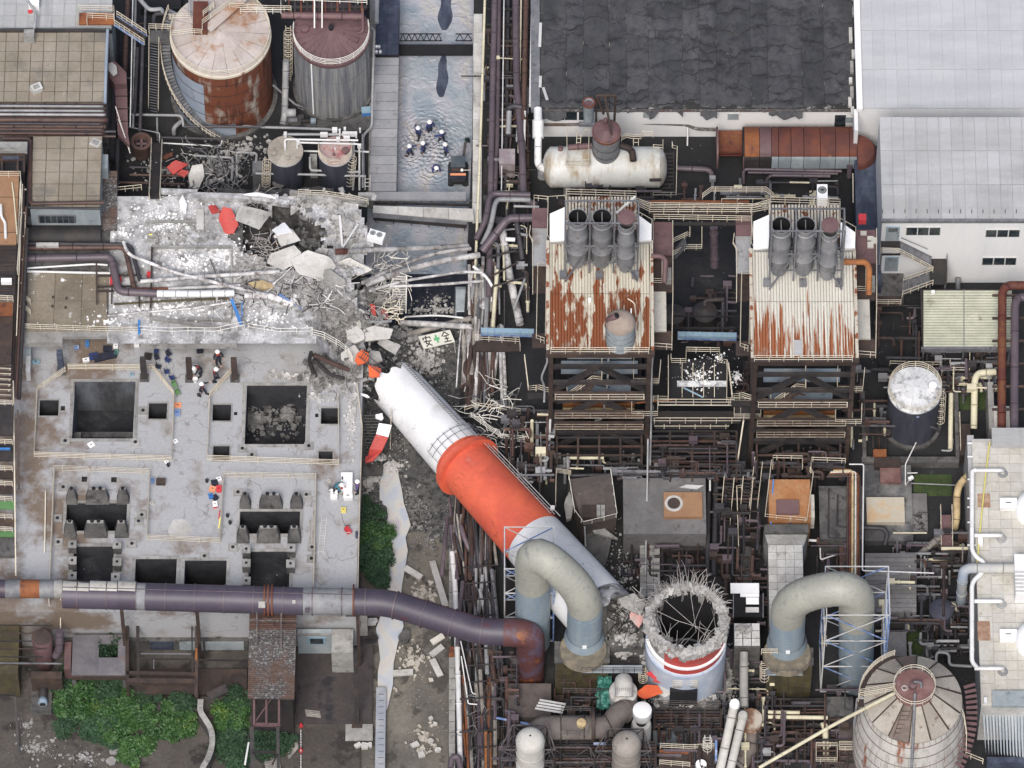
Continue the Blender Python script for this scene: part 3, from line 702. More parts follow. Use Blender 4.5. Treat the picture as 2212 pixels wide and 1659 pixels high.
IB('pole',P(360,970,DZ+.3),P(352,1460,DZ+.3),.1,'rail_cream',None,lab='thin cream pole lying on the brown stained left part of the deck',cat='pole')
tile(1,2)
t=TG('ladder','aluminium ladder lying flat on the deck near the canal edge','ladder',P(590,1470,DZ+.1))
p0,p1=P(602,1180,DZ+.12),P(576,1470,DZ+.12)
LDR(p0,p1,'steel_light',pa=t,wd=.5,n=14)
for(x0,y0,x1,y1,lb)in((490,1200,488,1390,'short grey plank lying beside the lower right pit railing'),(520,1125,508,1490,'long grey plank lying beside the lower right pit railing')):
 IB('plank',P(x0,y0,DZ+.08),P(x1,y1,DZ+.08),.16,'wood_grey',None,h=.1,lab=lb,cat='plank')
a=P(975,360,DZ);c=P(990,740,-2.2)
t=TG('staircase','dark concrete stair down to the canal under the red and white shard','stairs',c)
stair((a.x,a.y,DZ-.1),(a.x,c.y,c.z),1.75,16,'concrete_dark',pa=t,rails=False)
RL([(1125,640,-1.5),(1130,460,2.5),(1128,360,DZ)],None,'rail_cream',1.0,2,1.2,pa=t)
IX('landing',a.x-.9,c.y-1.4,c.z-.4,a.x+1.0,c.y,c.z-.15,'concrete_dark',t)
tile(1,0)
t=TG('slab_walkway','grey walkway of joined concrete slabs beside the oily water','walkway',P(1070,1500,0))
n=15
for i in range(n):
 f0,f1=i/n,(i+1)/n
 ya,yb_=447+(1515-447)*f0,447+(1515-447)*f1
 p,q=P(1000-45*f0,ya,0),P(1000-45*f1,yb_,0)
 xr=P(1192-22*f0,ya,0).x
 IX('slab',p.x,q.y+.03,-.3,xr,p.y-.03,ru(-.01,.03)+.05,'slab_walk',t)
a=RC(955,440,1180,1520,0);IX('wall',a[0],a[1],-4,a[2],a[3],-.3,'concrete',t)
t=TG('low_roof','dark blue flat roof strip beside the canal at the top','roof',P(1100,430,0))
panels(t,'roof_sheet',1012,-40,1192,435,.4,2,6,'blue_dark',th=.1)
a=RC(1012,-60,1192,440,.4);IX('wall',a[0],a[1],-4,a[2],a[3],.39,'black',t)
t=TG('canal_kerb','pale kerb of concrete slabs along the right canal wall','kerb',P(1830,1640,.1))
y=110
while y<3080:
 l=ru(90,190);f=y/1643
 x=1826-10*f
 if 2130<y or y<1650 or(1650<y<1750):
  xx=P(x,y,.15).x;IX('slab',xx-.55,P(x,y+l,.15).y+.04,-.4,xx+.35,P(x,y,.15).y,ru(.12,.2),'concrete_light',t,rz=ru(-.015,.015))
 y+=l
t=TG('footbridge','plain grey concrete slab bridge across the canal','bridge',P(1320,1640,.4))
tile(1,1)
BK('deck',930,62,1720,122,.6,.3,'slab_walk',pa=t)
for i in range(9):x=1000+i*85;IB('truss_web',P(x,128,.2),P(x+42,150,-.8),.08,'steel_grey',t);IB('truss_web',P(x+42,150,-.8),P(x+85,128,.2),.08,'steel_grey',t)
IB('lower_chord',P(1000,148,-.8),P(1780,168,-.8),.18,'steel_dark',t)
t=TG('pipe_bridge','broad pale bridge deck with a dark girder across the canal','bridge',P(1350,330,0))
b=MB()
q=[P(990,170,.8),P(1780,195,.8),P(1790,290,.8),P(985,225,.8)]
for k in range(4):
 f0,f1=k/4,(k+1)/4
 a_,b_=q[0].lerp(q[1],f0),q[0].lerp(q[1],f1-.004);c_,d_=q[3].lerp(q[2],f1-.004),q[3].lerp(q[2],f0)
 mb=MB();mb.prism([(v.x,v.y)for v in(d_,c_,b_,a_)],.5,.8+ru(-.01,.01));mb.bd_('deck_slab','concrete_light',t)
IB('girder',P(990,252,.1),P(1728,318,-.1),.3,'steel_dark',t,h=1.2)
IB('flange',P(990,248,.75),P(1728,305,.55),.5,'steel_grey',t,h=.08)
for i in range(4):x=1065+i*200;IB('post',P(x,190+i*8,.8),P(x,190+i*8,2.3),.09,'rail_white',t)
for i in range(6):x=1010+i*140;IB('bracket',P(x,262+i*12,-.3),P(x,300+i*13,-1.2),.08,'steel_dark',t)
tile(1,0)
t=TG('low_bridge','low black bridge across the top of the canal with truss rails','bridge',P(1480,420,-1))
BK('deck',1196,350,1775,425,-1.6,-2,'black',pa=t)
for x0 in(1200,1640):
 x1=x0+(130 if x0>1600 else 330)
 IB('top_chord',P(x0,268,0),P(x1,268,0),.09,'black',t);IB('bottom_chord',P(x0,322,-1.1),P(x1,322,-1.1),.09,'black',t)
 n=int((x1-x0)/44)
 for i in range(n):
  xa=x0+(x1-x0)*i/n;xb=x0+(x1-x0)*(i+1)/n
  IB('web',P(xa,322,-1.1),P((xa+xb)/2,268,0),.06,'black',t);IB('web',P((xa+xb)/2,268,0),P(xb,322,-1.1),.06,'black',t)
for k,(x,y,rx,ry)in enumerate(((1560,90,52,165),(1535,610,42,175))):
 poly=[P(x+rx*math.cos(a)*(1+.2*math.sin(a*5+k))-10*math.sin(a),y+ry*math.sin(a)*(1+.1*math.sin(a*3)),WZ+.006)for a in[2*math.pi*i/28 for i in range(28)]]
 b=MB();b.v=[tuple(p)for p in poly];b.f=[tuple(range(28))[::-1]]
 se_('oil_patch',b,'blue_dark')
def person_meshes(pose):
 H={'pelvis':(0,0,.95),'waist':(0,.0,1.1),'chest':(0,.0,1.35),'neck':(0,0,1.5),'head':(0,.02,1.6),'crown':(0,.02,1.72)}
 st=pose.get('stride',.0);ben=pose.get('bend',0)
 for k in('waist','chest','neck','head','crown'):
  x,y,z=H[k];H[k]=(x,y-ben*(z-.95),z-abs(ben)*.25*(z-.95))
 cx=H['chest']
 J=dict(H)
 for s,sn in((-1,'l'),(1,'r')):
  f=s*st
  J['hip'+sn]=(s*.1,0,.9);J['knee'+sn]=(s*.12,-f*.5-.03,.5);J['ankle'+sn]=(s*.13,-f,.1);J['toe'+sn]=(s*.14,-f-.16,.04)
  ar=pose.get('arm'+sn,(.12,-.05,-.28,.04,-.14,-.24))
  J['sh'+sn]=(cx[0]+s*.19,cx[1],cx[2]+.08)
  J['el'+sn]=(J['sh'+sn][0]+s*ar[0],J['sh'+sn][1]+ar[1],J['sh'+sn][2]+ar[2])
  J['wr'+sn]=(J['el'+sn][0]+s*ar[3],J['el'+sn][1]+ar[4],J['el'+sn][2]+ar[5])
  d=(V(J['wr'+sn])-V(J['el'+sn])).normalized()
  J['palm'+sn]=tuple(V(J['wr'+sn])+d*.08)
  sd=d.cross(V((0,0,1)))if abs(d.z)<.9 else V((0,1,0));sd.normalize()
  for i,o in enumerate((-.035,-.012,.012,.033)):
   J['f%d%s'%(i,sn)]=tuple(V(J['palm'+sn])+sd*o+d*(.03));J['g%d%s'%(i,sn)]=tuple(V(J['palm'+sn])+sd*o*1.2+d*(.085+.01*(i in(1,2)))+V((0,0,-.01)))
  J['th'+sn]=tuple(V(J['wr'+sn])+d*.05+sd*.055)
 E=[('pelvis','waist'),('waist','chest'),('chest','neck'),('neck','head'),('head','crown')]
 rad=dict(pelvis=.14,waist=.13,chest=.15,neck=.06,head=.095,crown=.08)
 for sn in 'lr':
  E+=[('pelvis','hip'+sn),('hip'+sn,'knee'+sn),('knee'+sn,'ankle'+sn),('ankle'+sn,'toe'+sn),('chest','sh'+sn),('sh'+sn,'el'+sn),('el'+sn,'wr'+sn),('wr'+sn,'palm'+sn),('wr'+sn,'th'+sn)]
  rad.update({'hip'+sn:.1,'knee'+sn:.068,'ankle'+sn:.045,'toe'+sn:.035,'sh'+sn:.07,'el'+sn:.048,'wr'+sn:.03,'palm'+sn:.034,'th'+sn:.012})
  for i in range(4):
   E+=[('palm'+sn,'f%d%s'%(i,sn)),('f%d%s'%(i,sn),'g%d%s'%(i,sn))];rad['f%d%s'%(i,sn)]=.011;rad['g%d%s'%(i,sn)]=.009
 def skin(keys,grow,m):
  ks=[k for k in J if k in keys];ix={k:i for i,k in enumerate(ks)}
  me=bpy.data.meshes.new('body');me.from_pydata([J[k]for k in ks],[(ix[a],ix[b])for a,b in E if a in ix and b in ix],[])
  o=bpy.data.objects.new('tmp',me);C.objects.link(o)
  o.modifiers.new('s','SKIN');o.modifiers.new('d','SUBSURF').levels=1
  for k in ks:
   r=rad[k]+grow;o.data.skin_vertices[0].data[ix[k]].radius=(r*(1.2 if k in('chest','waist','pelvis')else 1),r)
  o.data.skin_vertices[0].data[0].use_root=True
  dg=bpy.context.evaluated_depsgraph_get();me2=bpy.data.meshes.new_from_object(o.evaluated_get(dg))
  bpy.data.objects.remove(o)
  me2.polygons.foreach_set('use_smooth',[True]*len(me2.polygons));return me2
 body=skin(set(J),0,None)
 legs=skin({'pelvis','waist'}|{a+s for a in('hip','knee','ankle')for s in 'lr'},.02,None)
 top=skin({'waist','chest','pelvis'}|{a+s for a in('sh','el','wr')for s in 'lr'},.024,None)
 vest=skin({'waist','chest'}|{a+s for a in('sh',)for s in 'lr'},.04,None)
 boots=MB()
 for sn in 'lr':
  a,t_=V(J['ankle'+sn]),V(J['toe'+sn]);boots.te_([a+V((0,.05,.22)),a+V((0,.04,-.02)),t_+V((0,-.04,0))],.075,8)
 hc=V(J['crown'])+V((0,0,-.03))
 hm=MB().le_((hc.x,hc.y),[(.185,hc.z-.03),(.15,hc.z-.02),(.145,hc.z+.05),(.11,hc.z+.11),(.05,hc.z+.14),(.001,hc.z+.145)],16)
 fc=V(J['head']);face=MB()
 for s in(-1,1):face.ck_((fc.x+s*.035,fc.y-.09,fc.z+.03),.012,rot=0)
 face.ck_((fc.x,fc.y-.105,fc.z+.0),.016,rot=0);face.ck_((fc.x,fc.y-.095,fc.z-.04),.022,.01,.007,rot=0)
 def fin(mb):
  me=bpy.data.meshes.new('p');me.from_pydata(mb.v,[],mb.f);me.polygons.foreach_set('use_smooth',[True]*len(me.polygons));return me
 return dict(body=body,trousers=legs,jacket=top,vest=vest,boots=fin(boots),helmet=fin(hm),face=fin(face))
POSES={'stand':person_meshes({}),'walk':person_meshes({'stride':.26,'arml':(.06,.14,-.26,.02,-.05,-.25),'armr':(.14,-.22,-.18,.12,-.22,.02)}),'bend':person_meshes({'stride':.1,'bend':.75,'arml':(.1,-.16,-.26,-.03,-.16,-.16),'armr':(.1,-.16,-.26,-.03,-.16,-.16)}),'reach':person_meshes({'stride':.14,'bend':.2,'arml':(.26,-.06,-.1,.25,-.05,-.02),'armr':(.1,-.2,-.15,0,-.25,0)})}
PM={}
def pn_(x,y,z,rz,pose,lab,jacket='navy',trousers='navy_dark',vest=None,helmet='helmet_white',grp=None,sink=0,scale=1.35,belt=None):
 p=P(x,y,z);p.z-=sink
 t=TG('person',lab,'person',p,grp);t.rotation_euler=(0,0,rd(rz));t.scale=(scale,)*3
 for nm,m in(('body','skin'),('trousers',trousers),('jacket',jacket),('boots','rubber'),('helmet',helmet),('vest',vest),('face','ink')):
  if not m:continue
  key=(pose,nm,m)
  if key not in PM:
   me=POSES[pose][nm].copy();me.materials.clear();me.materials.append(G(m));PM[key]=me
  o=bpy.data.objects.new(nm,PM[key]);C.objects.link(o);o.parent=t
 return t
tile(1,0)
WG=None
for(x,y,rz,pose,lb)in((1437,1040,30,'stand','rescuer in navy and a white helmet wading, farthest up the canal'),(1345,1085,150,'walk','rescuer in navy striding in the water left of the farthest wader'),(1530,1115,-120,'walk','rescuer in navy wading, upper one of the right hand pair'),(1385,1205,60,'stand','rescuer in navy wading in the middle of the group'),(1560,1215,100,'stand','rescuer in navy wading, lower one of the right hand pair'),(1278,1230,70,'walk','rescuer in navy wading at the far left of the group'),(1480,1345,10,'bend','rescuer in navy leaning forward, nearest to the bridge')):
 p_=pn_(x,y,WZ,rz,pose,lb,sink=.4)
tile(0,1)
pn_(1725,1415,DZ,20,'stand','worker in dark blue with a red vest just below the upper slab','navy_dark','navy_dark','vest_red')
pn_(1585,1510,DZ,-60,'bend','worker with a red vest beside the white bins under the slab','navy_dark','navy_dark','vest_red')
pn_(1700,1555,DZ,110,'reach','worker with a red vest reaching towards the sloping railing','navy_dark','navy_dark','vest_red')
tile(0,2)
pn_(1600,215,DZ,80,'walk','worker with a red vest striding away from the other workers','navy_dark','navy_dark','vest_red')
tile(1,2)
pn_(688,985,DZ,70,'bend','worker in teal behind the small white box on the deck','teal_cloth','navy_dark')
pn_(865,985,DZ,-80,'stand','worker in purple right of the long white table on the deck','purple_cloth','navy_dark')
tile(1,1)
pn_(180,470,7.0,60,'bend','rescuer in black crouched by the white plate in the crater','navy_dark','navy_dark')
# UPPER LEFT: roofs, tanks, alley
tile(0,0)
t=TG('grey_roof_building','building with a pale grey sheet roof in the top left corner','building',P(440,230,0))
BK('wall',-60,-40,885,222,10.9,0,'wall_bluegrey',pa=t)
panels(t,'roof_sheet',-60,-60,885,222,10.9,10,3,'roof_grey',jz=.02)
BK('roof_edge',-60,222,885,240,10.6,10,'steel_dark',pa=t)
PI([(200,-20,12),(270,80,12),(285,120,12),(278,170,12),(270,225,12),(270,240,10.8)],.14,'pipe_grey','bent grey vent pipe crossing the pale corner roof')
BK('vent_box',225,-30,308,38,12,10.9,'white_paint','white box at the top edge of the pale corner roof','box')
p=P(240,92,11);MB().le_((p.x,p.y),[(.02,p.z+.12),(.25,p.z+.1),(.25,p.z)],10).bd_('roof_vent','red_paint',lab='small dark red cap on the pale corner roof',cat='cap')
t=TG('tan_roof_building','building with a large tan roof of square slabs at the left edge','building',P(420,810,0))
BK('wall',-60,245,842,808,11.9,0,'concrete_dark',pa=t)
BK('roof_bed',-60,245,842,808,11.94,11.9,'roof_tan_gap',pa=t)
panels(t,'roof_tile',-60,250,838,806,11.95,9,7,'roof_tan',gap=.07,th=.07,jz=.025)
PI([(850,235,12.2),(838,520,12.2),(830,812,12.2)],.16,'tank_blue',pa=t,name='gutter')
BK('coping',-60,232,850,246,12.3,11.7,'steel_dark',pa=t)
BK('vent_hood',188,232,270,292,13.2,12,'concrete','square grey vent hood on the back edge of the tan roof','vent')
def fallen_block(x,y,z,s,rz,lab):
 p=P(x,y,z);t=TG('concrete_block',lab,'concrete block',p)
 ax,ay=V((math.cos(rz),math.sin(rz),0))*s,V((-math.sin(rz),math.cos(rz),0))*s*.8
 b=MB().obox(p+V((0,0,.35)),ax,ay,V((.03,0,.35)));b.v=[(v[0]+ru(-.05,.05),v[1]+ru(-.05,.05),v[2]+ru(-.03,.03))for v in b.v];b.bd_('body','concrete_light',t)
 b=MB().obox(p+V((0,0,.72)),ax*.6,ay*.6,V((0,0,.03)));b.bd_('inner_face','concrete',t)
fallen_block(290,715,12.02,.5,.5,'hollow concrete block lying askew on the large tan roof')
fallen_block(757,1155,12.05,.52,-.45,'hollow concrete block on the corner of the smaller tan roof')
cols=['pipe_brown','pipe_grey','pipe_brown','pipe_grey','pipe_brown','pipe_grey','pipe_brown','steel_light','pipe_brown','pipe_brown','pipe_brown','pipe_dark','pipe_brown','pipe_brown','pipe_dark','pipe_brown','pipe_brown']
ys_=[816,836,853,872,888,903,917,916,930,945,958,975,1000,1020,1036,1052,1074]
for i,(y,m)in enumerate(zip(ys_,cols)):
 if i==7:continue
 r=.13 if i not in(12,9)else.26
 PI([(-60,y,12.2),(825+ru(-30,20),y+4,12.2),(825,y+4,10)]if i%2 else[(-60,y,11.6),(835+(80 if i>13 else 0),y+3,11.6)],r,m,'thin pipe in the brown bundle between the two tan roofs' if r<.2 else 'thicker brown pipe in the bundle between the two tan roofs, %s'%('upper one' if i==9 else 'lower one'),grp='pipes between the tan roofs' if r<.2 else None)
t=TG('pipe_support','brown steel shelf carrying the bundle between the tan roofs','steel frame',P(400,1060,0))
BK('shelf',-60,812,830,1078,11.35,11.2,'steel_dark',pa=t)
for x in(110,350,600,820):IB('bracket',P(x,815,11.8),P(x,1075,11.8),.14,'steel_brown',t)
t=TG('small_tan_roof_building','smaller tan roofed building with a blue grey wall and strip window','building',P(500,1600,10))
BK('wall',250,1075,795,1652,12.5,8.4,'wall_bluegrey',pa=t)
BK('roof_bed',250,1075,800,1650,12.54,12.5,'roof_tan_gap',pa=t)
panels(t,'roof_tile',252,1080,798,1645,12.55,5,6,'roof_tan',gap=.07,th=.07,jz=.02)
PI([(20,1095,12.9),(240,1095,12.9),(235,1610,12.9),(820,1600,12.9)],.2,'pipe_brown','brown pipe running round two sides of the smaller tan roof',br=.5)
PI([(225,1110,12.9),(215,1640,12.9),(790,1648,12.8)],.12,'pipe_dark','thin dark pipe outside the brown one on the smaller roof')
BK('grey_box',805,1220,852,1330,11,8,'wall_bluegrey','grey cabinet standing at the right wall of the smaller roof','cabinet')
tile(0,1)
wy=P(450,212,12.5).y
a=P(310,240,0),P(590,240,0)
zt=12.5-(246-205)*.02486;zb=12.5-(296-205)*.02486
wy=P(450,205,12.5).y
xL,xR=P(310,250,11).x,P(590,250,11).x
f_=IX('window_frame',xL-.08,wy-.1,zb-.05,xR+.08,wy-.02,zt+.05,'steel_grey',t)
for i in range(6):
 x0=xL+(xR-xL)*i/6;x1=xL+(xR-xL)*(i+1)/6
 IX('pane',x0+.05,wy-.13,zb,x1-.05,wy-.105,zt,'glass_dark',f_)
tile(0,1)
t=TG('orange_deck_tower','tall steel tower with an orange floor at the left edge','tower',P(0,500,0))
a=RC(-80,-100,140,475,15)
IX('floor_plate',a[0],a[1],14.8,a[2],a[3],15,'orange_floor',t)
for k in range(3):IX('floor_seam',a[0],a[1]+4*k+1.3,15.004,a[2],a[1]+4*k+1.36,15.02,'steel_brown',t)
tile(0,0)
BK('upper_roof',-60,1120,215,1190,15.6,15,'concrete',pa=t)
BK('shaft_wall',-60,1200,195,1360,14.4,8,'black',pa=t)
for y in(1215,1235,1260):IB('beam',P(-50,y,15),P(190,y,15),.25,'steel_brown',t)
for x in(15,140,190):IB('beam',P(x,1200,15),P(x,1360,15),.22,'steel_brown',t)
RL([(-60,1400,15),(165,1400,15),(175,1700,15),(140,2170,15)],'cream railing round the orange floor at the left edge','rail_cream',1.1,3,1.6)
PI([(95,1440,15.2),(110,1560,15.2),(135,1850,15.2)],.07,'pipe_yellow','thin pale pipe lying on the orange floor')
tile(0,1)
PI([(5,160,16),(10,260,15.8),(40,300,15.4),(45,430,15.2)],.14,'pipe_white','short white pipe with valves on the orange floor',n=8)
BK('slatted_roof',-60,485,125,870,13.4,13.2,'steel_dark',pa=t)
for i in range(12):y=492+i*32;IB('slat',P(-60,y,13.5),P(122,y,13.5),.1,'steel_brown',t)
BK('white_duct',8,742,92,772,14.4,13.8,'white_paint','small white case on the dark slatted roof at the left','case')
BK('rust_plate',-60,935,100,1040,13.1,13.0,'rust_orange',pa=t)
BK('stair_well',-60,1040,95,1420,12.2,12,'steel_brown',pa=t)
RL([(-60,920,13.5),(105,930,13.5)],'cream railing at the edge of the dark slatted roof','rail_cream',1.1,3,1.5)
for i,(x0,y0,z0,x1,y1,z1,m,r)in enumerate(((165,-20,15,70,1640,8,'rail_cream',.09),(188,20,14,110,1660,8,'steel_brown',.16),(205,180,13,125,1690,8,'pipe_brown',.14),(150,0,14.5,95,1600,9,'steel_brown',.16),(215,350,12.6,150,1700,8,'steel_dark',.2),(178,0,15,130,1200,11,'rail_cream',.05),(200,240,13,175,1500,8,'rail_cream',.04))):
 icyl('long_rail',P(x0,y0,z0),P(x1,y1,z1),r,m,t)
for i in range(26):
 f=i/26;x=195-85*f;y=40+1600*f
 IB('tie',P(x-45,y,14-6*f),P(x+14,y+4,14-6*f),.09,'rail_cream' if i%3==0 else 'steel_brown',t)
tile(0,2)
for i in range(12):
 f=i/12
 y=-100+i*42
 if y<260:IB('tread',P(-40,y,12),P(92,y+6,12),.28,'steel_brown',t,h=.08)
 if y<260:IB('nosing',P(-40,y+14,12),P(88,y+20,12),.05,'rail_cream',t)
for i,y in enumerate((290,600,810,930,1050,1190,1290)):
 BK('landing',-60,y,105-i*2+(18 if i>3 else 0),y+(240,130,60,60,60,60,40)[i],10-i*.8,9.8-i*.8,('steel_dark','steel_dark','steel_brown','steel_brown','green_paint','steel_brown','green_paint')[i],pa=t)
 RL([(-60,y,10-i*.8),(100,y+6,10-i*.8)],None,'rail_cream',1.0,3,1.2,pa=t)
IB('edge_rail',P(105,100,10),P(125,1640,6),.12,'rail_cream',t);IB('edge_rail',P(140,330,10),P(150,960,7),.18,'steel_brown',t)
BK('base_wall',-60,1340,120,1480,4.6,4,'concrete_dark',pa=t)
for x in(-20,60):BK('blue_strip',x-60,628,x+20,642,10.2,10,'blue_paint',pa=t)
tile(0,0)
BK('blue_fascia',20,1236,150,1252,15.3,15.1,'blue_dark',pa=t)
t=TG('rust_platform','rusty railed landing at the corner of the pale roof','platform',P(760,160,0))
BK('floor',625,100,900,190,12,11.8,'rust_orange',pa=t)
RL([(905,175,12),(905,95,12),(622,88,12),(612,215,12)],None,'rail_cream',1.1,3,1.4,pa=t)
RL([(690,210,12),(690,150,12),(900,160,12)],None,'rail_cream',1.1,3,1.4,pa=t)
for x in(640,880):IB('leg',P(x,150,11.8),P(x,150,0),.2,'steel_brown',t)
t=TG('staircase','steel stair with a blue stringer descending right from the rusty landing','stairs',P(1150,330,6))
stair(P(915,165,11.9),P(1150,320,9.2),1.0,12,'steel_brown',pa=t,sm='steel_blue')
for i,(x0,y0,x1,y1,r,m,z,lb)in enumerate(((905,240,880,1270,.42,'pipe_dark',3,'thick dark pipe along the wall of the tan roof building'),(1050,-20,1028,1000,.06,'pipe_white',6,'thin white pipe down the alley beside the tan roof building'),(1072,-20,1050,1010,.12,'pipe_grey',4,'slim grey pipe down the alley next to the thin white one'),(1085,380,1060,900,.2,'pipe_dark',4,'short dark pipe in the alley, upper part'),(1130,300,1105,1040,.17,'pipe_dark',4,'dark pipe down the alley nearest the straight stair'),(1010,-20,985,560,.25,'pipe_brown',5,'wide brown pipe at the top of the alley'),(1150,60,1140,330,.12,'steel_grey',4,'grey upright pipe behind the rusty landing stair'))):
 PI([(x0,y0,z),(x1,y1,z)],r,m,lb,bnd=2.5 if r>.15 else 0)
for k in range(14):
 x,y,l=ru(920,1130),ru(60,1040),ru(60,180)
 IB('cross_pipe',P(x,y,3),P(x+l*.6,y+ru(-6,6),3),.12,random.choice(['steel_grey','steel_dark','pipe_brown']),None,lab='short cross pipe between the alley pipes',cat='pipe',grp='cross pipes in the alley')
PI([(1100,-10,5),(1180,80,5),(1280,70,5),(1285,110,5)],.22,'pipe_grey','bent grey pipe above the alley near the top edge',br=.5)
PI([(1215,190,5),(1215,110,5),(1345,105,5)],.2,'pipe_dark','dark hooked pipe left of the rusty tank',br=.5)
BK('dark_bay',1110,-30,1430,70,1.2,0,'black','dark low roof between the top stairs and the rusty tank','roof')
t=TG('belt_duct','maroon covered duct sloping down the alley','duct',P(960,1000,4))
for(q,nm)in((((872,480),(905,480),(998,570),(1000,660),(905,665),(860,600)),'hood'),(((905,672),(1003,668),(1010,1050),(1025,1150),(930,1060)),'chute')):
 pr=[P(x,y,8 if nm=='hood' else 7)for x,y in q];b=MB();b.prism([(v.x,v.y)for v in pr][::-1],6.4,8 if nm=='hood' else 7);b.bd_(nm,'maroon',t)
for y in(760,860,960):IB('seam',P(905,y,7.03),P(1005,y,7.03),.08,'steel_dark',t)
SHD(890,545,8.8,.9,1.6,.12,'concrete_light','pale jagged plate hanging over the roof edge by the maroon duct',rz=20,ry=15)
IB('cable',P(912,840,9),P(1028,1210,6),.07,'rail_white',None,lab='taut white cable beside the maroon duct, left strand',cat='cable')
IB('cable',P(935,940,8.6),P(1024,1180,6),.05,'rail_white',None,lab='taut white cable beside the maroon duct, right strand',cat='cable')
t=TG('staircase','long straight dark stair with cream rails left of the rusty tank','stairs',P(1215,890,0))
stair(P(1220,330,10.6),P(1215,890,.4),.95,26,'steel_grey',pa=t,sm='steel_dark')
t=TG('stair_head','concrete landing at the top of the straight stair','platform',P(1260,300,0))
BK('floor',1182,238,1345,330,10.9,10.6,'concrete_dark',pa=t)
RL([(1180,270,10.9),(1178,235,10.9),(1345,240,10.9)],None,'rail_cream',1.1,3,1.2,pa=t)
for x in(1190,1330):IB('leg',P(x,300,10.6),P(x,300,0),.25,'steel_dark',t)
def lathe_roof(t,c,r,z0,z1,n,m,nm='roof_plate',rings=2):
 for k in range(rings):
  ra,rb=r*(k+.02 if k==0 else k)/rings,r*(k+1)/rings
  nn=n if k else max(6,n//2)
  for i in range(nn):
   a0,a1=2*math.pi*i/nn+.004,2*math.pi*(i+1)/nn-.004
   b=MB();za=z1+(z0-z1)*ra/r;zb_=z1+(z0-z1)*rb/r;e=.02*(rings-k)
   b.le_(c,[(ra,za+e),(rb+.03,zb_+e),(rb+.03,zb_+e-.04)],max(2,48//nn),a0,a1)
   b.bd_(nm,m,t,smo=False)
c1=P(1742,272,11.4);R1=4.92
t=TG('storage_tank','large storage tank with a heavily rusted side and pale stained roof','tank',(c1.x,c1.y,0))
MB().le_(c1,[(R1,0),(R1,11.3)],72).bd_('shell','tank_rust',t,smo=True)
MB().le_(c1,[(R1+.03,0),(R1+.03,9.3)],40,rd(178),rd(250)).bd_('shell_patch','tank_blue',t,smo=True)
MB().le_(c1,[(R1+.035,0),(R1+.035,2.4)],40,rd(250),rd(285)).bd_('shell_patch','tank_blue',t,smo=True)
MB().le_(c1,[(R1+.45,0),(R1+.45,.35),(R1,.4)],60).bd_('base_ring','concrete_dark',t,smo=True)
for z in(1.9,3.8,5.7,7.6,9.5):MB().le_(c1,[(R1+.05,z),(R1+.06,z+.05),(R1+.05,z+.1)],64).bd_('weld_ring','steel_brown',t,smo=True)
MB().le_(c1,[(R1+.12,11.0),(R1+.12,11.35),(R1,11.4)],72).bd_('rim','rail_cream',t,smo=True)
lathe_roof(t,(c1.x,c1.y),R1,11.42,12.0,18,'tank_roof')
RL([(c1.x+R1*math.cos(a),c1.y+R1*math.sin(a),11.4)for a in[rd(q)for q in range(-200,100,6)]],None,'rail_cream',1.1,4,1.6,pa=t,wd_=True)
N_=46
for i in range(N_):
 a=rd(150+125*i/N_);z=11.2-11*i/N_
 u=V((math.cos(a),math.sin(a),0));s=V((-u.y,u.x,0));cc=V((c1.x,c1.y,z))+u*(R1+.62)
 M=Matrix(((u.x*.9,s.x*.3,0,cc.x),(u.y*.9,s.y*.3,0,cc.y),(0,0,.06,z),(0,0,0,1)))
 inst('tread',umesh('box','steel_grey'),t,M)
hp=[V((c1.x,c1.y,11.2-11*i/N_))+V((math.cos(rd(150+125*i/N_)),math.sin(rd(150+125*i/N_)),0))*(R1+1.1)for i in range(N_+1)]
RL(hp,None,'rail_cream',1.0,2,.55,pa=t,wd_=True)
MB().te_(hp,.09,6).bd_('stringer','steel_dark',t)
PI([(2060,480,11),(2085,700,5),(2085,900,.3)],.15,'rust_red',pa=t,name='drain_pipe')
def strip(pts,w_,m,name,t,th=.12):
 for a_,b_ in zip(pts,pts[1:]):IB(name,a_,b_,w_,m,t,h=th)
t=TG('roof_gangway','pale gangway crossing the rusty tank roof diagonally','walkway',P(1600,200,12.6))
strip([P(1640,230,12.7),P(1900,0,12.9),P(1960,-60,12.9)],1.0,'tank_roof','floor',t)
RL([(1600,250,12.7),(1600,200,12.7),(1815,40,12.9),(1920,-60,12.9)],None,'rail_cream',1.0,3,1.8,pa=t)
RL([(1510,180,12.4),(1505,150,12.4),(1338,155,12.4)],None,'rail_cream',1,3,1.2,pa=t)
RL([(1345,290,12.3),(1515,270,12.3),(1595,275,12.3)],None,'rail_cream',1.0,3,1.2,pa=t)
RL([(1815,66,12.9),(2130,88,12.9),(2300,90,12.9)],None,'rail_cream',1.0,3,1.8,pa=t)
BK('rust_box',1525,10,1640,240,13,12.2,'rust_red',pa=t)
RL([(1605,130,13),(1690,60,13)],None,'rail_cream',1.0,3,1.0,pa=t)
PI([(1497,-20,12.8),(1500,60,12.8),(1495,130,12.6)],.12,'pipe_grey','short upright pipe at the left of the rusty tank roof',n=8)
tile(1,0)
c2=P(658,262,10.2);R2=3.77
t=TG('storage_tank','grey streaked storage tank with a dull mauve conical roof','tank',(c2.x,c2.y,0))
MB().le_(c2,[(R2,0),(R2,9.9)],72).bd_('shell','tank_grey',t,smo=True)
for i in range(90):
 a=2*math.pi*i/90
 if math.sin(a)>.3:continue
 p=V((c2.x+R2*math.cos(a),c2.y+R2*math.sin(a),0));IB('rib',p+V((0,0,.1)),p+V((0,0,9.7)),.05,'tank_grey',t)
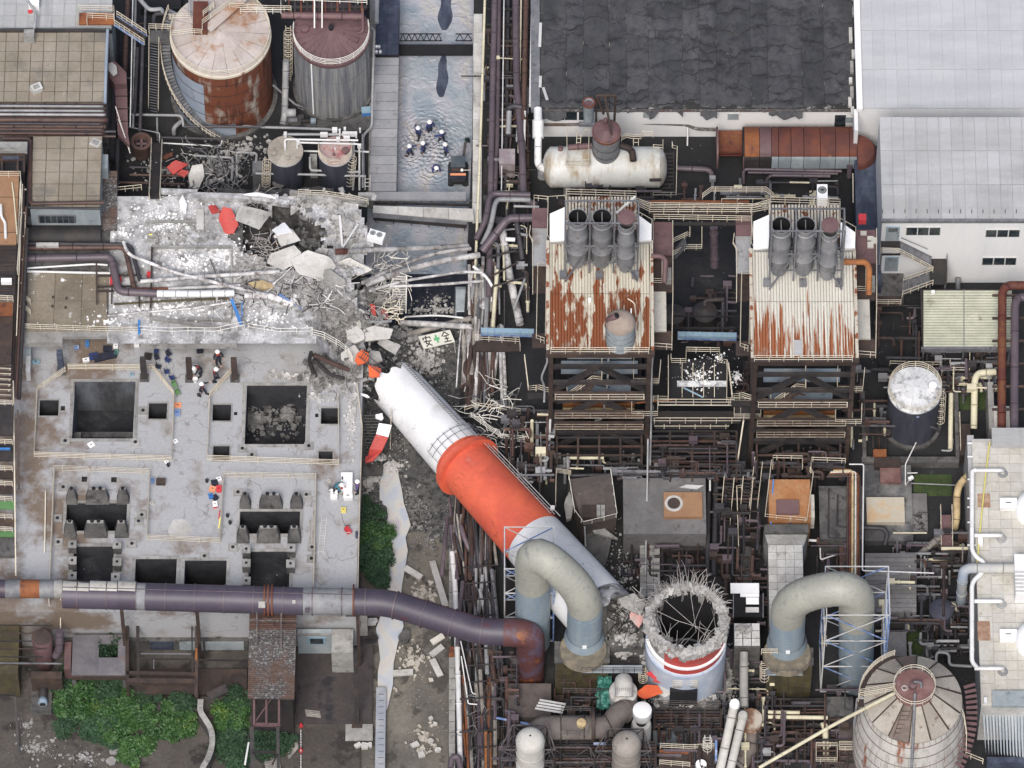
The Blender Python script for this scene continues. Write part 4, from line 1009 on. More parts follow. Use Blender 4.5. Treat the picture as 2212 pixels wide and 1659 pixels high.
for z in(3.2,6.6):MB().le_(c2,[(R2+.02,z),(R2+.04,z+.04),(R2+.02,z+.08)],60).bd_('band','steel_grey',t,smo=True)
MB().le_(c2,[(R2+.3,0),(R2+.3,.3),(R2,.3)],60).bd_('base_ring','concrete_dark',t,smo=True)
MB().le_(c2,[(R2,9.5),(R2+.12,9.9),(R2+.12,10.2)],60).bd_('rim','maroon',t,smo=True)
lathe_roof(t,(c2.x,c2.y),R2+.1,10.22,11.0,26,'maroon')
icyl('apex_vent',(c2.x,c2.y,11),(c2.x,c2.y,11.5),.25,'black',t)
RL([(c2.x+R2*math.cos(a),c2.y+R2*math.sin(a),10.2)for a in[rd(q)for q in range(-190,18,6)]],None,'rail_white',1.1,4,1.5,pa=t,wd_=True)
for x,y,r in((450,235,.42),(855,325,.2)):p=P(x,y,10.6);MB().le_(p,[(.01,10.95),(r,10.9),(r,10.3)],16).bd_('hatch','maroon',t,smo=True)
IB('white_stripe',V((c2.x-R2*.52,c2.y-R2*.86,.2)),V((c2.x-R2*.52,c2.y-R2*.86,9.5)),.12,'white_paint',t)
PI([(905,60,12),(908,250,11.4),(860,262,11)],.13,'maroon','maroon hook pipe on the right of the mauve tank roof',n=8,br=.3)
PI([(265,118,11.6),(905,130,11.6)],.36,'maroon','thick maroon pipe behind the mauve tank roof',bnd=2.4)
t=TG('pipe_gantry','dark gantry with white railings above the two large tanks','gantry',P(600,20,11))
for y in(5,60):IB('beam',P(260,y,12),P(940,y,12),.3,'steel_dark',t)
for i in range(14):x=275+i*48;IB('rib',P(x,0,12.1),P(x,90,12.1),.16,'rust_red' if i%2 else 'steel_dark',t)
RL([(262,110,12),(262,10,12.2),(940,35,12.2)],None,'rail_white',1.1,3,1.8,pa=t)
RL([(-60,105,12),(262,110,12)],None,'rail_white',1.1,3,1.6,pa=t)
for x in(525,585):IB('stringer',P(x,-20,13),P(x,222,11.6),.12,'rail_white',t)
for x in(280,600,920):IB('leg',P(x,60,12),P(x,60,0),.3,'steel_dark',t)
tile(1,0)
LDR(P(318,205,10.4),P(318,640,0.4),'rail_cream','rusty caged ladder between the two large tanks',cage=11,wd=.5)
PI([(970,220,8),(998,235,7.5),(988,560,4),(978,1000,1),(908,1070,1),(912,1480,.8)],.14,'pipe_grey','long grey pipe running down beside the slab walkway')
PI([(1020,-20,3),(1015,110,3),(1015,180,3)],.25,'pipe_grey','short grey pipe at the top beside the blue roof strip',br=.4)
for x,y in((1015,370),(1035,370),(1015,410),(1045,410)):p=P(x,y,.6);MB().le_(p,[(.01,.8),(.14,.75),(.14,.4)],8).bd_('roof_vent','white_paint',lab='small white vent cap at the foot of the blue roof strip',cat='vent',grp='vent caps on the blue roof strip')
t=TG('pump_set','grey pump and motor on a base between the large tanks','pump',P(350,930,0))
p=P(335,890,.9);icyl('motor',p-V((.4,0,0)),p+V((.55,0,0)),.42,'pipe_grey',t);icyl('motor_cap',p+V((.55,0,0)),p+V((.7,0,0)),.3,'steel_dark',t)
BK('base',300,905,440,990,.4,.02,'concrete_dark',pa=t);p=P(360,950,.6);icyl('pump',p-V((.5,0,0)),p+V((.4,0,0)),.3,'steel_grey',t)
t=TG('pump_set','pump with a pale green motor near the mauve roofed tank','pump',P(500,960,0))
p=P(510,955,.6);icyl('motor',p-V((.2,0,0)),p+V((.35,0,0)),.32,'wall_blue',t);icyl('pump',p-V((1.2,0,0)),p-V((.2,0,0)),.22,'steel_dark',t);BK('base',425,965,540,1000,.3,.02,'concrete_dark',pa=t)
LDR(P(395,840,1.6),P(440,860,1.6),'steel_grey','small tilted steel bracket beside the pump motor',wd=.3,ax=V((0,1,0)))
PI([(300,480,6),(290,900,.6),(275,985,.3)],.33,'pipe_grey','upright grey pipe standing between the large tanks',bnd=2)
PI([(195,670,3),(380,830,1.5),(430,840,1.2)],.12,'steel_grey','thin slanting pipe from the rusty tank to the pump',n=8)
t=TG('crate','bright blue plastic crate at the foot of the mauve roofed tank','crate',P(935,880,0));p=P(935,895,0)
IX('body',p.x-.45,p.y-.35,.01,p.x+.45,p.y+.35,.6,'blue_paint',t,rz=.1);IX('lid',p.x-.48,p.y-.38,.6,p.x+.48,p.y+.38,.68,'blue_light',t,rz=.1)
IX('yard_slab',*[RC(500,900,965,1030,.05)[i]for i in(0,1)],.004,*[RC(500,900,965,1030,.05)[i]for i in(2,3)],.06,'concrete_dark',None,lab='dusty concrete apron in front of the mauve roofed tank',cat='paving')
for(x,y,r,zt,m,lb)in((295,1192,138,6.0,'tank_roof','small tank with a round pale roof and a hatch'),(690,1192,134,6.0,'tank_roof','small tank with a pinkish roof and half ring railing')):
 c=P(x,y,zt);r_=r*MPT
 t=TG('small_tank',lb,'tank',(c.x,c.y,0))
 MB().le_(c,[(r_,0),(r_,zt-.1)],40).bd_('shell','tank_dark',t,smo=True)
 MB().le_(c,[(r_+.05,zt-.25),(r_+.05,zt),(r_-.02,zt+.03)],40).bd_('rim','steel_light',t,smo=True)
 lathe_roof(t,(c.x,c.y),r_,zt+.02,zt+.18,12,'silo_roof' if x<400 else 'tank_pink',rings=1)
 for dx,dy,rr in((-90,20,.3),(20,60,.2))if x<400 else((80,0,.4),(-10,30,.14)):
  p=P(x+dx,y+dy,zt+.2);MB().le_(p,[(.01,zt+.4),(rr,zt+.36),(rr,zt+.1)],14).bd_('hatch','maroon' if x>400 else 'silo_roof',t,smo=True)
 icyl('nozzle',(c.x,c.y,zt),(c.x,c.y,zt+.5),.1,'steel_light',t)
 if x>400:RL([(c.x+r_*math.cos(a),c.y+r_*math.sin(a),zt)for a in[rd(q)for q in range(-195,20,9)]],None,'rail_cream',1.1,4,1.1,pa=t,wd_=True)
LDR(P(150,1240,6),P(140,1500,.5),'rail_cream','caged ladder on the left side of the pale small tank',cage=9,wd=.4)
LDR(P(825,1215,6.2),P(800,1470,.5),'rail_cream','caged ladder on the right side of the pinkish small tank',cage=8,wd=.4)
for(pts,r,m,lb)in(([(280,1085,5),(285,1060,6.6),(860,1062,6.6)],.14,'pipe_grey','dusty pipe over the small tanks, topmost of the three'),([(295,1180,6.2),(290,1100,6.8),(870,1108,6.8)],.1,'pipe_white','thin white pipe over the small tanks, middle of the three'),([(390,1170,6.2),(388,1125,6.8),(880,1138,6.8),(880,1500,1)],.1,'pipe_white','thin white pipe over the small tanks that turns down at the right'),([(-40,998,3),(600,1020,3),(720,1030,3)],.14,'pipe_grey','long grey pipe running below both large tanks'),([(60,1370,3.5),(340,1375,3.5),(930,1392,3.5)],.12,'pipe_grey','grey pipe in front of the small tanks, lower one'),([(490,1240,4),(490,1345,3.6),(890,1358,3.6)],.12,'pipe_grey','grey pipe in front of the small tanks, upper one'),([(440,1193,3),(560,1196,3)],.1,'pipe_white','short pale pipe joining the two small tanks'),([(830,1193,3),(955,1200,3)],.1,'pipe_white','short pale pipe right of the pinkish tank'),([(905,1060,4),(905,1480,1)],.09,'pipe_grey','grey upright pipe right of the small tanks, outer one'),([(835,1120,6.3),(830,1500,.5)],.12,'pipe_grey','grey upright pipe right of the small tanks, inner one')):
 PI(pts,r,m,lb,n=8)
t=TG('valve_manifold','pale valve blocks on the pipes above the pinkish tank','valves',P(780,1050,6.6))
for x,y,w_,h_ in((685,1025,40,30),(725,1045,12,50),(765,1020,18,24),(800,1055,110,22),(855,1060,14,36),(600,1060,60,22),(712,1100,30,30),(885,1025,14,20),(880,1150,30,18),(395,1120,26,20),(295,1060,24,30),(780,1085,50,14)):
 p=P(x,y,6.9);IX('valve',p.x-w_*MPT/2,p.y-h_*MPT/2,6.5,p.x+w_*MPT/2,p.y+h_*MPT/2,7.1,'pipe_white',t)
LDR(P(945,1385,2),P(945,1500,.3),'rail_white','short white ladder beside the slab walkway end',wd=.5)
BK('grey_cabinet',36,1270,115,1370,3,.1,'steel_grey','grey cabinet left of the caged small tank ladder','cabinet')
BK('pale_cabinet',488,1215,545,1270,3.4,.1,'concrete','pale box standing between the two small tanks','cabinet')
BK('sill_beam',870,1520,1000,1545,.8,0,'concrete_light','pale sill at the lower end of the small tank yard','kerb')
tile(0,0)
c=P(1115,1115,4.6);t=TG('vent_drum','rusty round vent drum with a dark fan opening','vent',(c.x,c.y,0))
MB().le_(c,[(.72,2),(.95,2.6),(.98,4.4),(1.05,4.6),(.72,4.62),(.66,4.2),(.6,4.1)],28).bd_('drum','pipe_brown',t,smo=True)
MB().le_(c,[(.001,4.05),(.66,4.05)],20).bd_('opening','black',t)
for a in(0,90,180,270):IB('blade',V((c.x,c.y,4.12)),V((c.x+.55*math.cos(rd(a)),c.y+.55*math.sin(rd(a)),4.12)),.22,'maroon',t,h=.04)
for a in(30,150,270):IB('leg',V((c.x+.7*math.cos(rd(a)),c.y+.7*math.sin(rd(a)),2.2)),V((c.x+.8*math.cos(rd(a)),c.y+.8*math.sin(rd(a)),0)),.12,'steel_dark',t)
t=TG('gangway','narrow dark gangway sloping onto the dusty roof','walkway',P(1230,1570,5))
strip([P(1240,1130,4),P(1222,1570,9.0)],.9,'steel_dark','floor',t)
RL([(1200,1130,4),(1180,1570,9)],None,'rail_cream',1.0,2,1.7,pa=t);RL([(1283,1140,4),(1265,1570,9)],None,'rail_cream',1.0,2,1.7,pa=t)
for i in range(10):IB('cleat',P(1205-i*2,1170+i*42,4.2+i*.5),P(1275-i*2,1172+i*42,4.2+i*.5),.08,'steel_grey',t)
for(pts,r,m,lb)in(([(1020,905,3),(1435,912,3),(1450,1000,2.4)],.13,'pipe_grey','dusty pipe crossing below the straight stair'),([(1375,1060,1),(1370,1010,2),(1430,960,2)],.22,'pipe_grey','short grey bent pipe by the rusty tank foot'),([(1240,1085,2),(1790,1100,2)],.16,'pipe_dark','dark pipe with a pale end before the rusty tank'),([(1290,1130,2),(1740,1155,2),(1755,1110,2)],.07,'pipe_white','thin pale pipe before the rusty tank'),([(1450,1000,3),(2250,1003,3)],.15,'pipe_dark','long dark pipe skirting the front of the rusty tank'),([(1000,1000,3),(1260,1050,3),(1260,1200,2)],.06,'pipe_grey','thin looping pipe near the rusty drum'),([(1240,930,3),(1245,1110,.5)],.1,'pipe_grey','short upright pipe below the straight stair'),([(930,1100,5),(920,1640,4)],.2,'pipe_dark','dark pipe along the gap beside the small tan roof'),([(1025,1320,3),(1480,1330,3)],.1,'pipe_dark','thin dark pipe below the rusty drum, upper one'),([(1025,1380,3),(1480,1390,3)],.12,'pipe_brown','thin brown pipe below the rusty drum, middle one'),([(940,1440,3),(1460,1455,3)],.14,'pipe_brown','brown pipe below the rusty drum, lowest one'),([(1550,1230,3),(1840,1245,3),(1830,1420,3)],.12,'pipe_grey','grey pipe frame left of the small tanks, first'),([(1870,1400,3),(1870,1200,3),(2030,1210,3),(2020,1290,3)],.12,'pipe_grey','grey pipe frame left of the small tanks, second')):
 PI(pts,r,m,lb,n=8)
t=TG('dark_gap_roof','dark corrugated strip roof beside the smaller tan roof','roof',P(860,1640,7))
for i in range(10):BK('roof_sheet',800,1350+i*48,925,1394+i*48,9-i*.05+ru(0,.08),8.9,'rusty_slat',pa=t)
RL([(925,1520,7),(1120,1500,7)],'short cream railing stub at the edge of the dusty roof','rail_cream',1.0,2,.8)
# COLLAPSED UPPER SLAB AND DEBRIS
UZ=8.6
tile()
cr=P(600,510,UZ)
def zup(X,Y,base=False):
 if base:return UZ
 d=math.hypot((X-cr.x)/4.9,(Y-cr.y+(X-cr.x)*.25)/3.6)+.22*N(X,Y,.5)
 z=UZ+.05*N(X,Y,1.3)
 if d<1.25:z+=.5*max(0,(1.25-d)/.25)*max(0,N(X,Y,.8,3)+.4)if d>1 else-3.6*min(1,(1-d)*2.2)+.6*N(X,Y,.9)
 e=X+19.3+1.6*N(X,Y,.4)
 g=max(0,min(1,(4.6-Y)/2.4))
 if e>0 and g>0:z-=min(8.5,e*1.7)*g
 return z
a=P(250,745,UZ);b2=P(800,425,UZ)
def crd(X,Y):return math.hypot((X-cr.x)/4.9,(Y-cr.y+(X-cr.x)*.25)/3.6)+.3*N(X,Y,.6)+.12*N(X,Y,2)
def keep(X,Y,z=0):return X<(-14.3 if Y>7.5 else-15.4)+1.3*N(X,Y,.5)and crd(X,Y)>.93
def zcr(X,Y,b=False):return UZ-2 if b else UZ-4.8+4*min(1,crd(X,Y))**2+.7*N(X,Y,.7)
def zsl(X,Y):return zup(X,Y)if crd(X,Y)>.93 else zcr(X,Y)
se_('crater_floor',field('crater_floor',470,420,720,610,zcr,'crater_shade',.35),'crater_shade',smo=True)
se_('dusty_slab',field('dusty_slab',236,424,806,742,zup,'dust',.3,keep),'dust',smo=True)
t=TG('upper_slab','upper concrete slab on columns with a dusty broken roof','building',P(500,750,DZ))
tile(0,1)
a=RC(185,620,2600,1180,UZ)
def front(x0,x1,y0,y1,zt,th,m='concrete'):
 p,q=P(x0,y0,zt),P(x1,y0,zt);dep=(y1-y0)*.2735/19.05
 IX('edge_beam',p.x,p.y-dep,zt-th,q.x,p.y+.6,zt,m,t)
front(180,495,1190,1250,UZ-.05,.9,'concrete');front(495,1112,1172,1205,UZ-.03,.5,'concrete');front(1112,1872,1195,1255,UZ-.02,1.1,'concrete');front(1872,2480,1170,1215,UZ-.02,.6,'concrete')
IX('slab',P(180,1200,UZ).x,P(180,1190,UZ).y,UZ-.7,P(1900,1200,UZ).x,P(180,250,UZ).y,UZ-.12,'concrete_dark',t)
a=RC(215,690,860,1165,UZ)
for i in range(3):
 for j in range(2):
  x0=a[0]+(a[2]-a[0])*i/3;y0=a[1]+(a[3]-a[1])*j/2
  IX('slab_panel',x0+.02,y0+.02,UZ-.1,x0+(a[2]-a[0])/3-.02,y0+(a[3]-a[1])/2-.02,UZ+.06,'dust_tan',t)
for x,y in((420,900),(525,910),(415,972),(518,982)):p=P(x,y,UZ);icyl('bolt_cap',(p.x,p.y,UZ),(p.x,p.y,UZ+.25),.12,'steel_brown',t)
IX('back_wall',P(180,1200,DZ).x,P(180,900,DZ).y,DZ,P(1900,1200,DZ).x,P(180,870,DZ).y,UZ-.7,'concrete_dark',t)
for(x,yb_,m)in((485,1500,'blue_dark'),(1140,1555,'steel_dark'),(1500,1560,'rust_orange'),(1855,1560,'steel_brown')):
 p=P(x,yb_,DZ);IX('column',p.x-.28,p.y,DZ,p.x+.28,p.y+.5,UZ-.7,m if m!='rust_orange' else 'steel_brown',t);IX('column_foot',p.x-.45,p.y-.15,DZ+.004,p.x+.45,p.y+.65,DZ+.3,'concrete_dark',t)
RL([(190,1150,UZ),(700,1168,UZ),(1090,1178,UZ)],'straight cream railing on the brown part of the upper slab edge','rail_cream',1.1,3,1.6)
RL([(1105,1175,UZ),(1350,1190,UZ+.2),(1490,1185,UZ+.6),(1700,1190,UZ+.8),(1930,1140,UZ+1)],'bowed pale railing along the middle of the dusty slab edge','rail_white',1.3,2,1.6)
RL([(1960,1150,UZ+.1),(2200,1190,UZ+.1),(2470,1185,UZ+.2)],'pale railing on the white dusted slab corner','rail_white',1.2,2,1.6)
RL([(190,1250,UZ-1.4),(355,1255,UZ-1.4)],'short cream railing below the upper slab at the left','rail_cream',1.1,3,1.2)
for k in range(2):RL([(245,1040-k*80,UZ-.1),(200,1000-k*80,UZ+.4)],'short sloping cream rail beside the left tower, %s of two'%('lower','upper')[k],'rail_cream',1.1,3,.9)
BK('striped_box',195,1285,245,1335,6.4,DZ,'wall_bluegrey','pale cabinet with dark stripes under the upper slab','cabinet')
BK('white_post',205,1340,240,1480,DZ+1.8,DZ,'steel_light','pale upright duct under the upper slab at the left','duct')
t=TG('kerb_frame','dusty low concrete upstand framing a bay of the slab','kerb',P(1500,1050,UZ))
for p,q,w_ in(((1195,500),(1830,500),.18),((1830,500),(1828,1060),.18),((1185,1060),(1820,1150),.25),((1200,500),(1185,1060),.2),((1480,1070),(1820,1080),.16),((1165,300),(1550,300),.2),((1165,410),(1240,420),.3),((1240,420),(1240,470),.3)):
 IB('upstand',P(p[0],p[1],UZ+.2),P(q[0],q[1],UZ+.2),w_,'concrete',t,h=.45)
IB('flat_panel',P(1580,200,UZ+.25),P(1580,360,UZ+.25),.75,'concrete_light',None,h=.2,lab='pale upright slab panel lying behind the red shell pieces',cat='slab')
t=TG('dark_wall_roof','dark curved roof ledge under the blue grey wall','roof',P(500,470,UZ))
p,q=P(215,420,UZ),P(800,420,UZ);mb=MB();mb.te_([(p.x,p.y,UZ+.1),(q.x,q.y,UZ+.1)],1.15,16);mb.bd_('ledge','steel_dark',t,smo=True)
BK('pale_block',285,462,462,488,UZ+1.4,UZ+.8,'concrete_light',pa=t)
for(pts,r,m,lb,bd)in(([(210,505,UZ+.8),(985,500,UZ+.8),(1010,600,UZ+.8),(1060,830,UZ+.6)],.24,'pipe_brown','brown pipe from the left that bends down onto the slab, left one',3),([(210,470,UZ+.9),(1030,478,UZ+.9),(1105,760,UZ+.8)],.2,'pipe_dark','dark pipe from the left that bends down onto the slab, right one',3),([(120,590,UZ+1.2),(880,575,UZ+1.2),(935,850,UZ+1.2),(1240,865,UZ+1.1)],.38,'pipe_purple','thick purple S shaped pipe ending at the white wrapped one',4),([(1240,865,UZ+1.1),(1560,868,UZ+1),(1850,862,UZ+.9)],.36,'pipe_white','white wrapped pipe lying across the dusty slab',1.2),([(1930,878,UZ+.9),(2150,885,UZ+.6),(2300,960,UZ+.2),(2330,880,UZ+.3)],.33,'pipe_dusty','battered brown pipe end twisted up at the slab middle',1.5),([(215,665,UZ+.6),(740,632,UZ+.6),(850,640,UZ+.6)],.1,'pipe_white','thin pale pipe on the brown slab, upper one',0),([(215,690,UZ+.5),(870,705,UZ+.5)],.12,'pipe_white','thin pale pipe on the brown slab, lower one',0),([(1110,770,UZ+.9),(1600,730,UZ+1),(2000,705,UZ+1.1),(2210,690,UZ+1.2)],.2,'pipe_dusty','long dusted pipe crossing the slab, uppermost',2.5),([(975,455,UZ+1.4),(1010,555,UZ+1.3),(1380,700,UZ+1.1),(1750,790,UZ+.9),(2120,880,UZ+.9)],.17,'pipe_dusty','long dusted pipe running diagonally across the slab',2.5),([(1060,828,UZ+.5),(1330,825,UZ+.5)],.13,'rust_red','short rust red pipe beside the white wrapped one',0),([(1330,828,UZ+.6),(1900,800,UZ+.8)],.16,'pipe_dusty','pale pipe just above the white wrapped one',0),([(900,950,UZ+.3),(1400,920,UZ+.5),(1800,905,UZ+.6)],.1,'mossy','thin mossy pipe below the white wrapped one',0),([(850,1040,UZ+.3),(1100,1015,UZ+.4),(1500,985,UZ+.5),(1830,930,UZ+.6)],.1,'pipe_dusty','thin pale pipe bending below the white wrapped one',0),([(1700,700,UZ+.3),(1660,590,UZ+.4)],.05,'rail_dark','thin dark rod on the white dust',0),([(845,830,UZ+.3),(850,1040,UZ+.3)],.06,'rail_dark','thin dark rod at the left of the dusty bay',0)):
 PI(pts,r,m,lb,bnd=bd,br=.7)
t=TG('pipe_trestle','dark steel trestle under the bending pipes on the slab','steel frame',P(900,900,UZ))
for p,q in(((760,530),(765,950)),((885,820),(882,945)),((1100,860),(1100,970)),((1200,500),(1190,980)),((765,725),(1090,720)),((765,812),(1060,808)),((765,845),(900,845))):
 IB('beam',P(p[0],p[1],UZ+.7),P(q[0],q[1],UZ+.7),.15,'steel_brown',t)
t=TG('cabinet','crimson cabinet caught behind the purple pipe bend','cabinet',P(915,760,UZ));a=RC(868,725,958,790,UZ+.5)
IX('body',a[0],a[1],UZ,a[2],a[3],UZ+.5,'red_paint',t);IX('door',a[0]+.1,a[1]-.03,UZ+.05,a[2]-.1,a[1]-.002,UZ+.45,'maroon',t)
BK('red_box',1160,690,1192,722,UZ+.5,UZ,'red_paint','small crimson box near the dark slab upstand','box')
IB('blue_strut',P(1828,910,UZ+2),P(1905,1110,UZ+.6),.3,'blue_paint',None,lab='bright blue channel leaning on the bowed railing',cat='strut',h=.14)
IB('blue_strut',P(1100,1075,UZ+2.1),P(1098,1190,UZ-.1),.24,'blue_paint',None,lab='bright blue upright post at the slab edge',cat='post',h=.12)
IB('blue_strut',P(1912,930,UZ+1.6),P(1912,1050,UZ+.3),.1,'blue_paint',None,lab='thin blue post right of the blue channel',cat='post')
tile(1,1)
IB('blue_strut',P(245,870,UZ+.9),P(475,1018,UZ-.3),.22,'steel_blue',None,lab='dull blue beam lying by the battered pipe end',cat='beam',h=.12)
S=SHD
tile(0,1)
S(1700,205,UZ+1.0,1.0,1.6,.16,'chim_red','narrow red shell fragment at the upper end of the crater edge',rz=38,ry=20,curve=.15,name='shell_fragment',seed=3)
S(1800,290,UZ+1.1,1.7,2.6,.2,'chim_red','large rounded red shell fragment at the crater edge',rz=20,ry=-18,rx=20,curve=.25,name='shell_fragment',seed=5,j=.15)
S(2000,260,UZ+1.4,3.9,2.5,.28,'concrete','broad grey shell slab peaked behind the red fragment',rz=-8,rx=32,ry=14,curve=.2,name='shell_slab',seed=8,j=.4,m2='concrete_light')
S(1445,165,UZ+.6,.8,2.0,.08,'white_paint','white torn sheet standing on the dusty roof',rz=12,ry=20,name='torn_sheet',seed=9,j=.5)
S(2050,85,UZ+1.2,3.0,.45,.05,'white_cloth','white crumpled strip of sheet above the crater',rz=-6,curve=.2,name='torn_sheet',seed=12)
S(1990,590,UZ+.4,.6,.8,.12,'yellow_duct','small yellow foam piece beside the rebar tuft',name='foam_piece',seed=13)
S(1190,400,UZ+.4,.35,.25,.1,'yellow_paint','yellow scrap on the low upstand',name='scrap',seed=14)
tile(0,0)
S(1400,1320,4.6,2.0,1.3,.22,'chim_red','red shell fragment lying before the rusty tank',rz=28,rx=12,curve=.2,name='shell_fragment',seed=21,j=.2)
S(1445,1370,3.9,1.4,.7,.18,'chim_red','smaller faded red shell fragment under the larger one',rz=10,rx=20,name='shell_fragment',seed=22,j=.3)
S(1330,1230,4.0,1.3,.5,.1,'rust_red','dull dark red plate behind the red shell fragment',rz=28,name='torn_sheet',seed=23)
S(1555,1400,3.6,1.7,2.5,.22,'concrete_light','pale curved shell slab leaning right of the red fragment',rz=-20,rx=20,ry=20,curve=.25,name='shell_slab',seed=24,j=.4)
S(1650,1440,1.2,1.3,.7,.1,'concrete','grey slab scrap in the beams before the rusty tank',rz=50,name='shell_slab',seed=25)
tile(1,0)
S(240,1450,2.2,1.3,.9,.12,'concrete_dark','dark tilted plate between the small tanks',rz=-40,rx=20,name='plate',seed=26)
S(110,1480,2,1.7,.5,.1,'concrete_dark','dark flat plate left of the tilted one',rz=15,name='plate',seed=27)
tile(1,1)
S(290,355,UZ+2.0,2.6,1.6,.1,'white_paint','white bent plate in the middle of the crater',rz=-12,rx=-10,ry=-14,curve=.15,name='bent_plate',seed=31,j=.45)
S(330,420,UZ+1.4,2.8,1.8,.3,'concrete_light','pale broken slab block under the white plate',rz=20,rx=25,name='shell_slab',seed=32,j=.35)
S(290,585,UZ+1.0,3.2,2.0,.3,'concrete_light','angular pale slab lower left of the crater',rz=18,rx=28,ry=-10,name='shell_slab',seed=33,j=.35)
S(520,650,UZ+1.4,4.2,2.7,.35,'concrete_light','large domed beige shell slab at the crater foot',rz=-18,rx=24,ry=12,curve=.35,name='shell_slab',seed=34,j=.25)
S(660,770,UZ+.6,3.6,1.8,.35,'concrete','brownish curved slab edge under the large beige one',rz=-32,rx=34,ry=14,curve=.3,name='shell_slab',seed=35,j=.3)
S(830,650,UZ-.2,3.6,1.6,.4,'concrete_light','broken pale slab hanging at the canal side',rz=-10,rx=45,name='shell_slab',seed=36,j=.3)
S(100,800,UZ+.5,2.2,.9,.3,'yellow_duct','long yellow foam lagging torn off a pipe',rz=-8,name='foam_piece',seed=37,j=.35)
S(620,960,UZ-1.0,.9,1.9,.14,'chim_red','red painted shell piece with ladder at the slab break',rz=20,ry=-30,rx=30,curve=.2,name='shell_fragment',seed=41)
S(595,890,UZ-.6,.5,1.2,.14,'chim_red','thin red shell sliver above the red piece with ladder',rz=30,ry=-40,name='shell_fragment',seed=42)
S(990,990,UZ-3,.6,1.4,.16,'chim_red','red shell sliver in the pale rubble over the canal',rz=18,ry=-20,name='shell_fragment',seed=43)
S(1075,1030,UZ-4,.7,1.2,.16,'chim_red','faded red sliver under the twisted ladders',rz=30,ry=20,name='shell_fragment',seed=44)
S(850,1010,UZ-2,1.8,.6,.3,'concrete_light','short pale block in the break between slab and canal',rz=-8,name='shell_slab',seed=45,j=.2)
S(850,1110,UZ-3,1.5,1.0,.5,'concrete_light','squarish pale block above the long rounded slab',rz=5,rx=15,name='shell_slab',seed=46,j=.25)
S(1010,1185,UZ-3.4,3.1,1.5,.5,'concrete_light','long rounded pale slab above the chimney tip',rz=6,rx=20,curve=.2,name='shell_slab',seed=47,j=.15)
S(850,1190,UZ-3.2,2.0,1.6,.4,'concrete_light','pale tilted slab left of the long rounded one',rz=-35,rx=20,name='shell_slab',seed=48)
S(1120,1280,UZ-4.2,2.7,1.2,.35,'concrete','grey curved shell piece resting on the chimney tip',rz=-28,rx=30,curve=.35,name='shell_slab',seed=49,j=.2)
S(1000,1370,UZ-4,1.6,1.4,.3,'concrete','round edged grey slab beside the orange ladder piece',rz=-60,rx=20,curve=.2,name='shell_slab',seed=50,j=.2)
S(660,1060,UZ-1.6,2.2,1.6,.4,'concrete','cracked grey slab sloping from the broken edge',rz=-50,rx=30,name='shell_slab',seed=51)
S(810,1360,UZ-3.8,1.8,2.2,.4,'concrete_light','pale grey slab face right of the curved railing',rz=-20,rx=30,ry=14,name='shell_slab',seed=52,j=.2)
o1=P(960,1400,UZ-3)
S(900,1370,UZ-2.6,1.3,1.6,.2,'debris_orange','bright orange shell piece next to the chimney tip, upper half',rz=-45,rx=10,name='shell_fragment',seed=53,j=.3)
S(990,1480,UZ-3.2,1.7,1.2,.2,'debris_orange','bright orange shell piece next to the chimney tip, lower half',rz=-30,rx=10,name='shell_fragment',seed=54,j=.25)
LDR(P(885,1340,UZ-2.1),P(1060,1475,UZ-2.7),'rail_dark','thin ladder lying over the bright orange shell pieces',wd=.7,ax=V((.5,.86,0)),n=11)
tile(1,2)
S(1040,385,DZ+.6,.75,.85,.12,'white_paint','small white shell scrap at the top of the canal stair',rz=0,name='shell_fragment',seed=61,j=.15)
t=TG('painted_shard','curved shell strip, white above and red below, over the canal stair','debris',P(1040,600,2))
for pts,m,nm,z0,z1 in((((1035,435),(1135,450),(1108,545),(1012,520)),'chim_white','white_part',3.4,2.8),(((1012,522),(1108,547),(1060,650),(960,640)),'chim_red','red_part',2.8,2.0),(((960,640),(1060,650),(985,735),(925,745),(930,700),(950,690)),'chim_red','red_part',2.0,1.2)):
 n=len(pts);tt=[P(x,y,z0 if i<2 else z1)for i,(x,y)in enumerate(pts)]
 b=MB();b.v=[tuple(p)for p in tt]+[tuple(p-V((0,0,.18)))for p in tt];b.f=[tuple(range(n))[::-1],tuple(range(n,2*n))]+[(i,(i+1)%n,n+(i+1)%n,n+i)for i in range(n)]
 b.bd_(nm,m,t)
S(925,218,DZ+.6,.9,.35,.1,'chim_white','small red and white sliver above the canal stair',rz=-28,name='shell_fragment',seed=63)
tile(1,1)
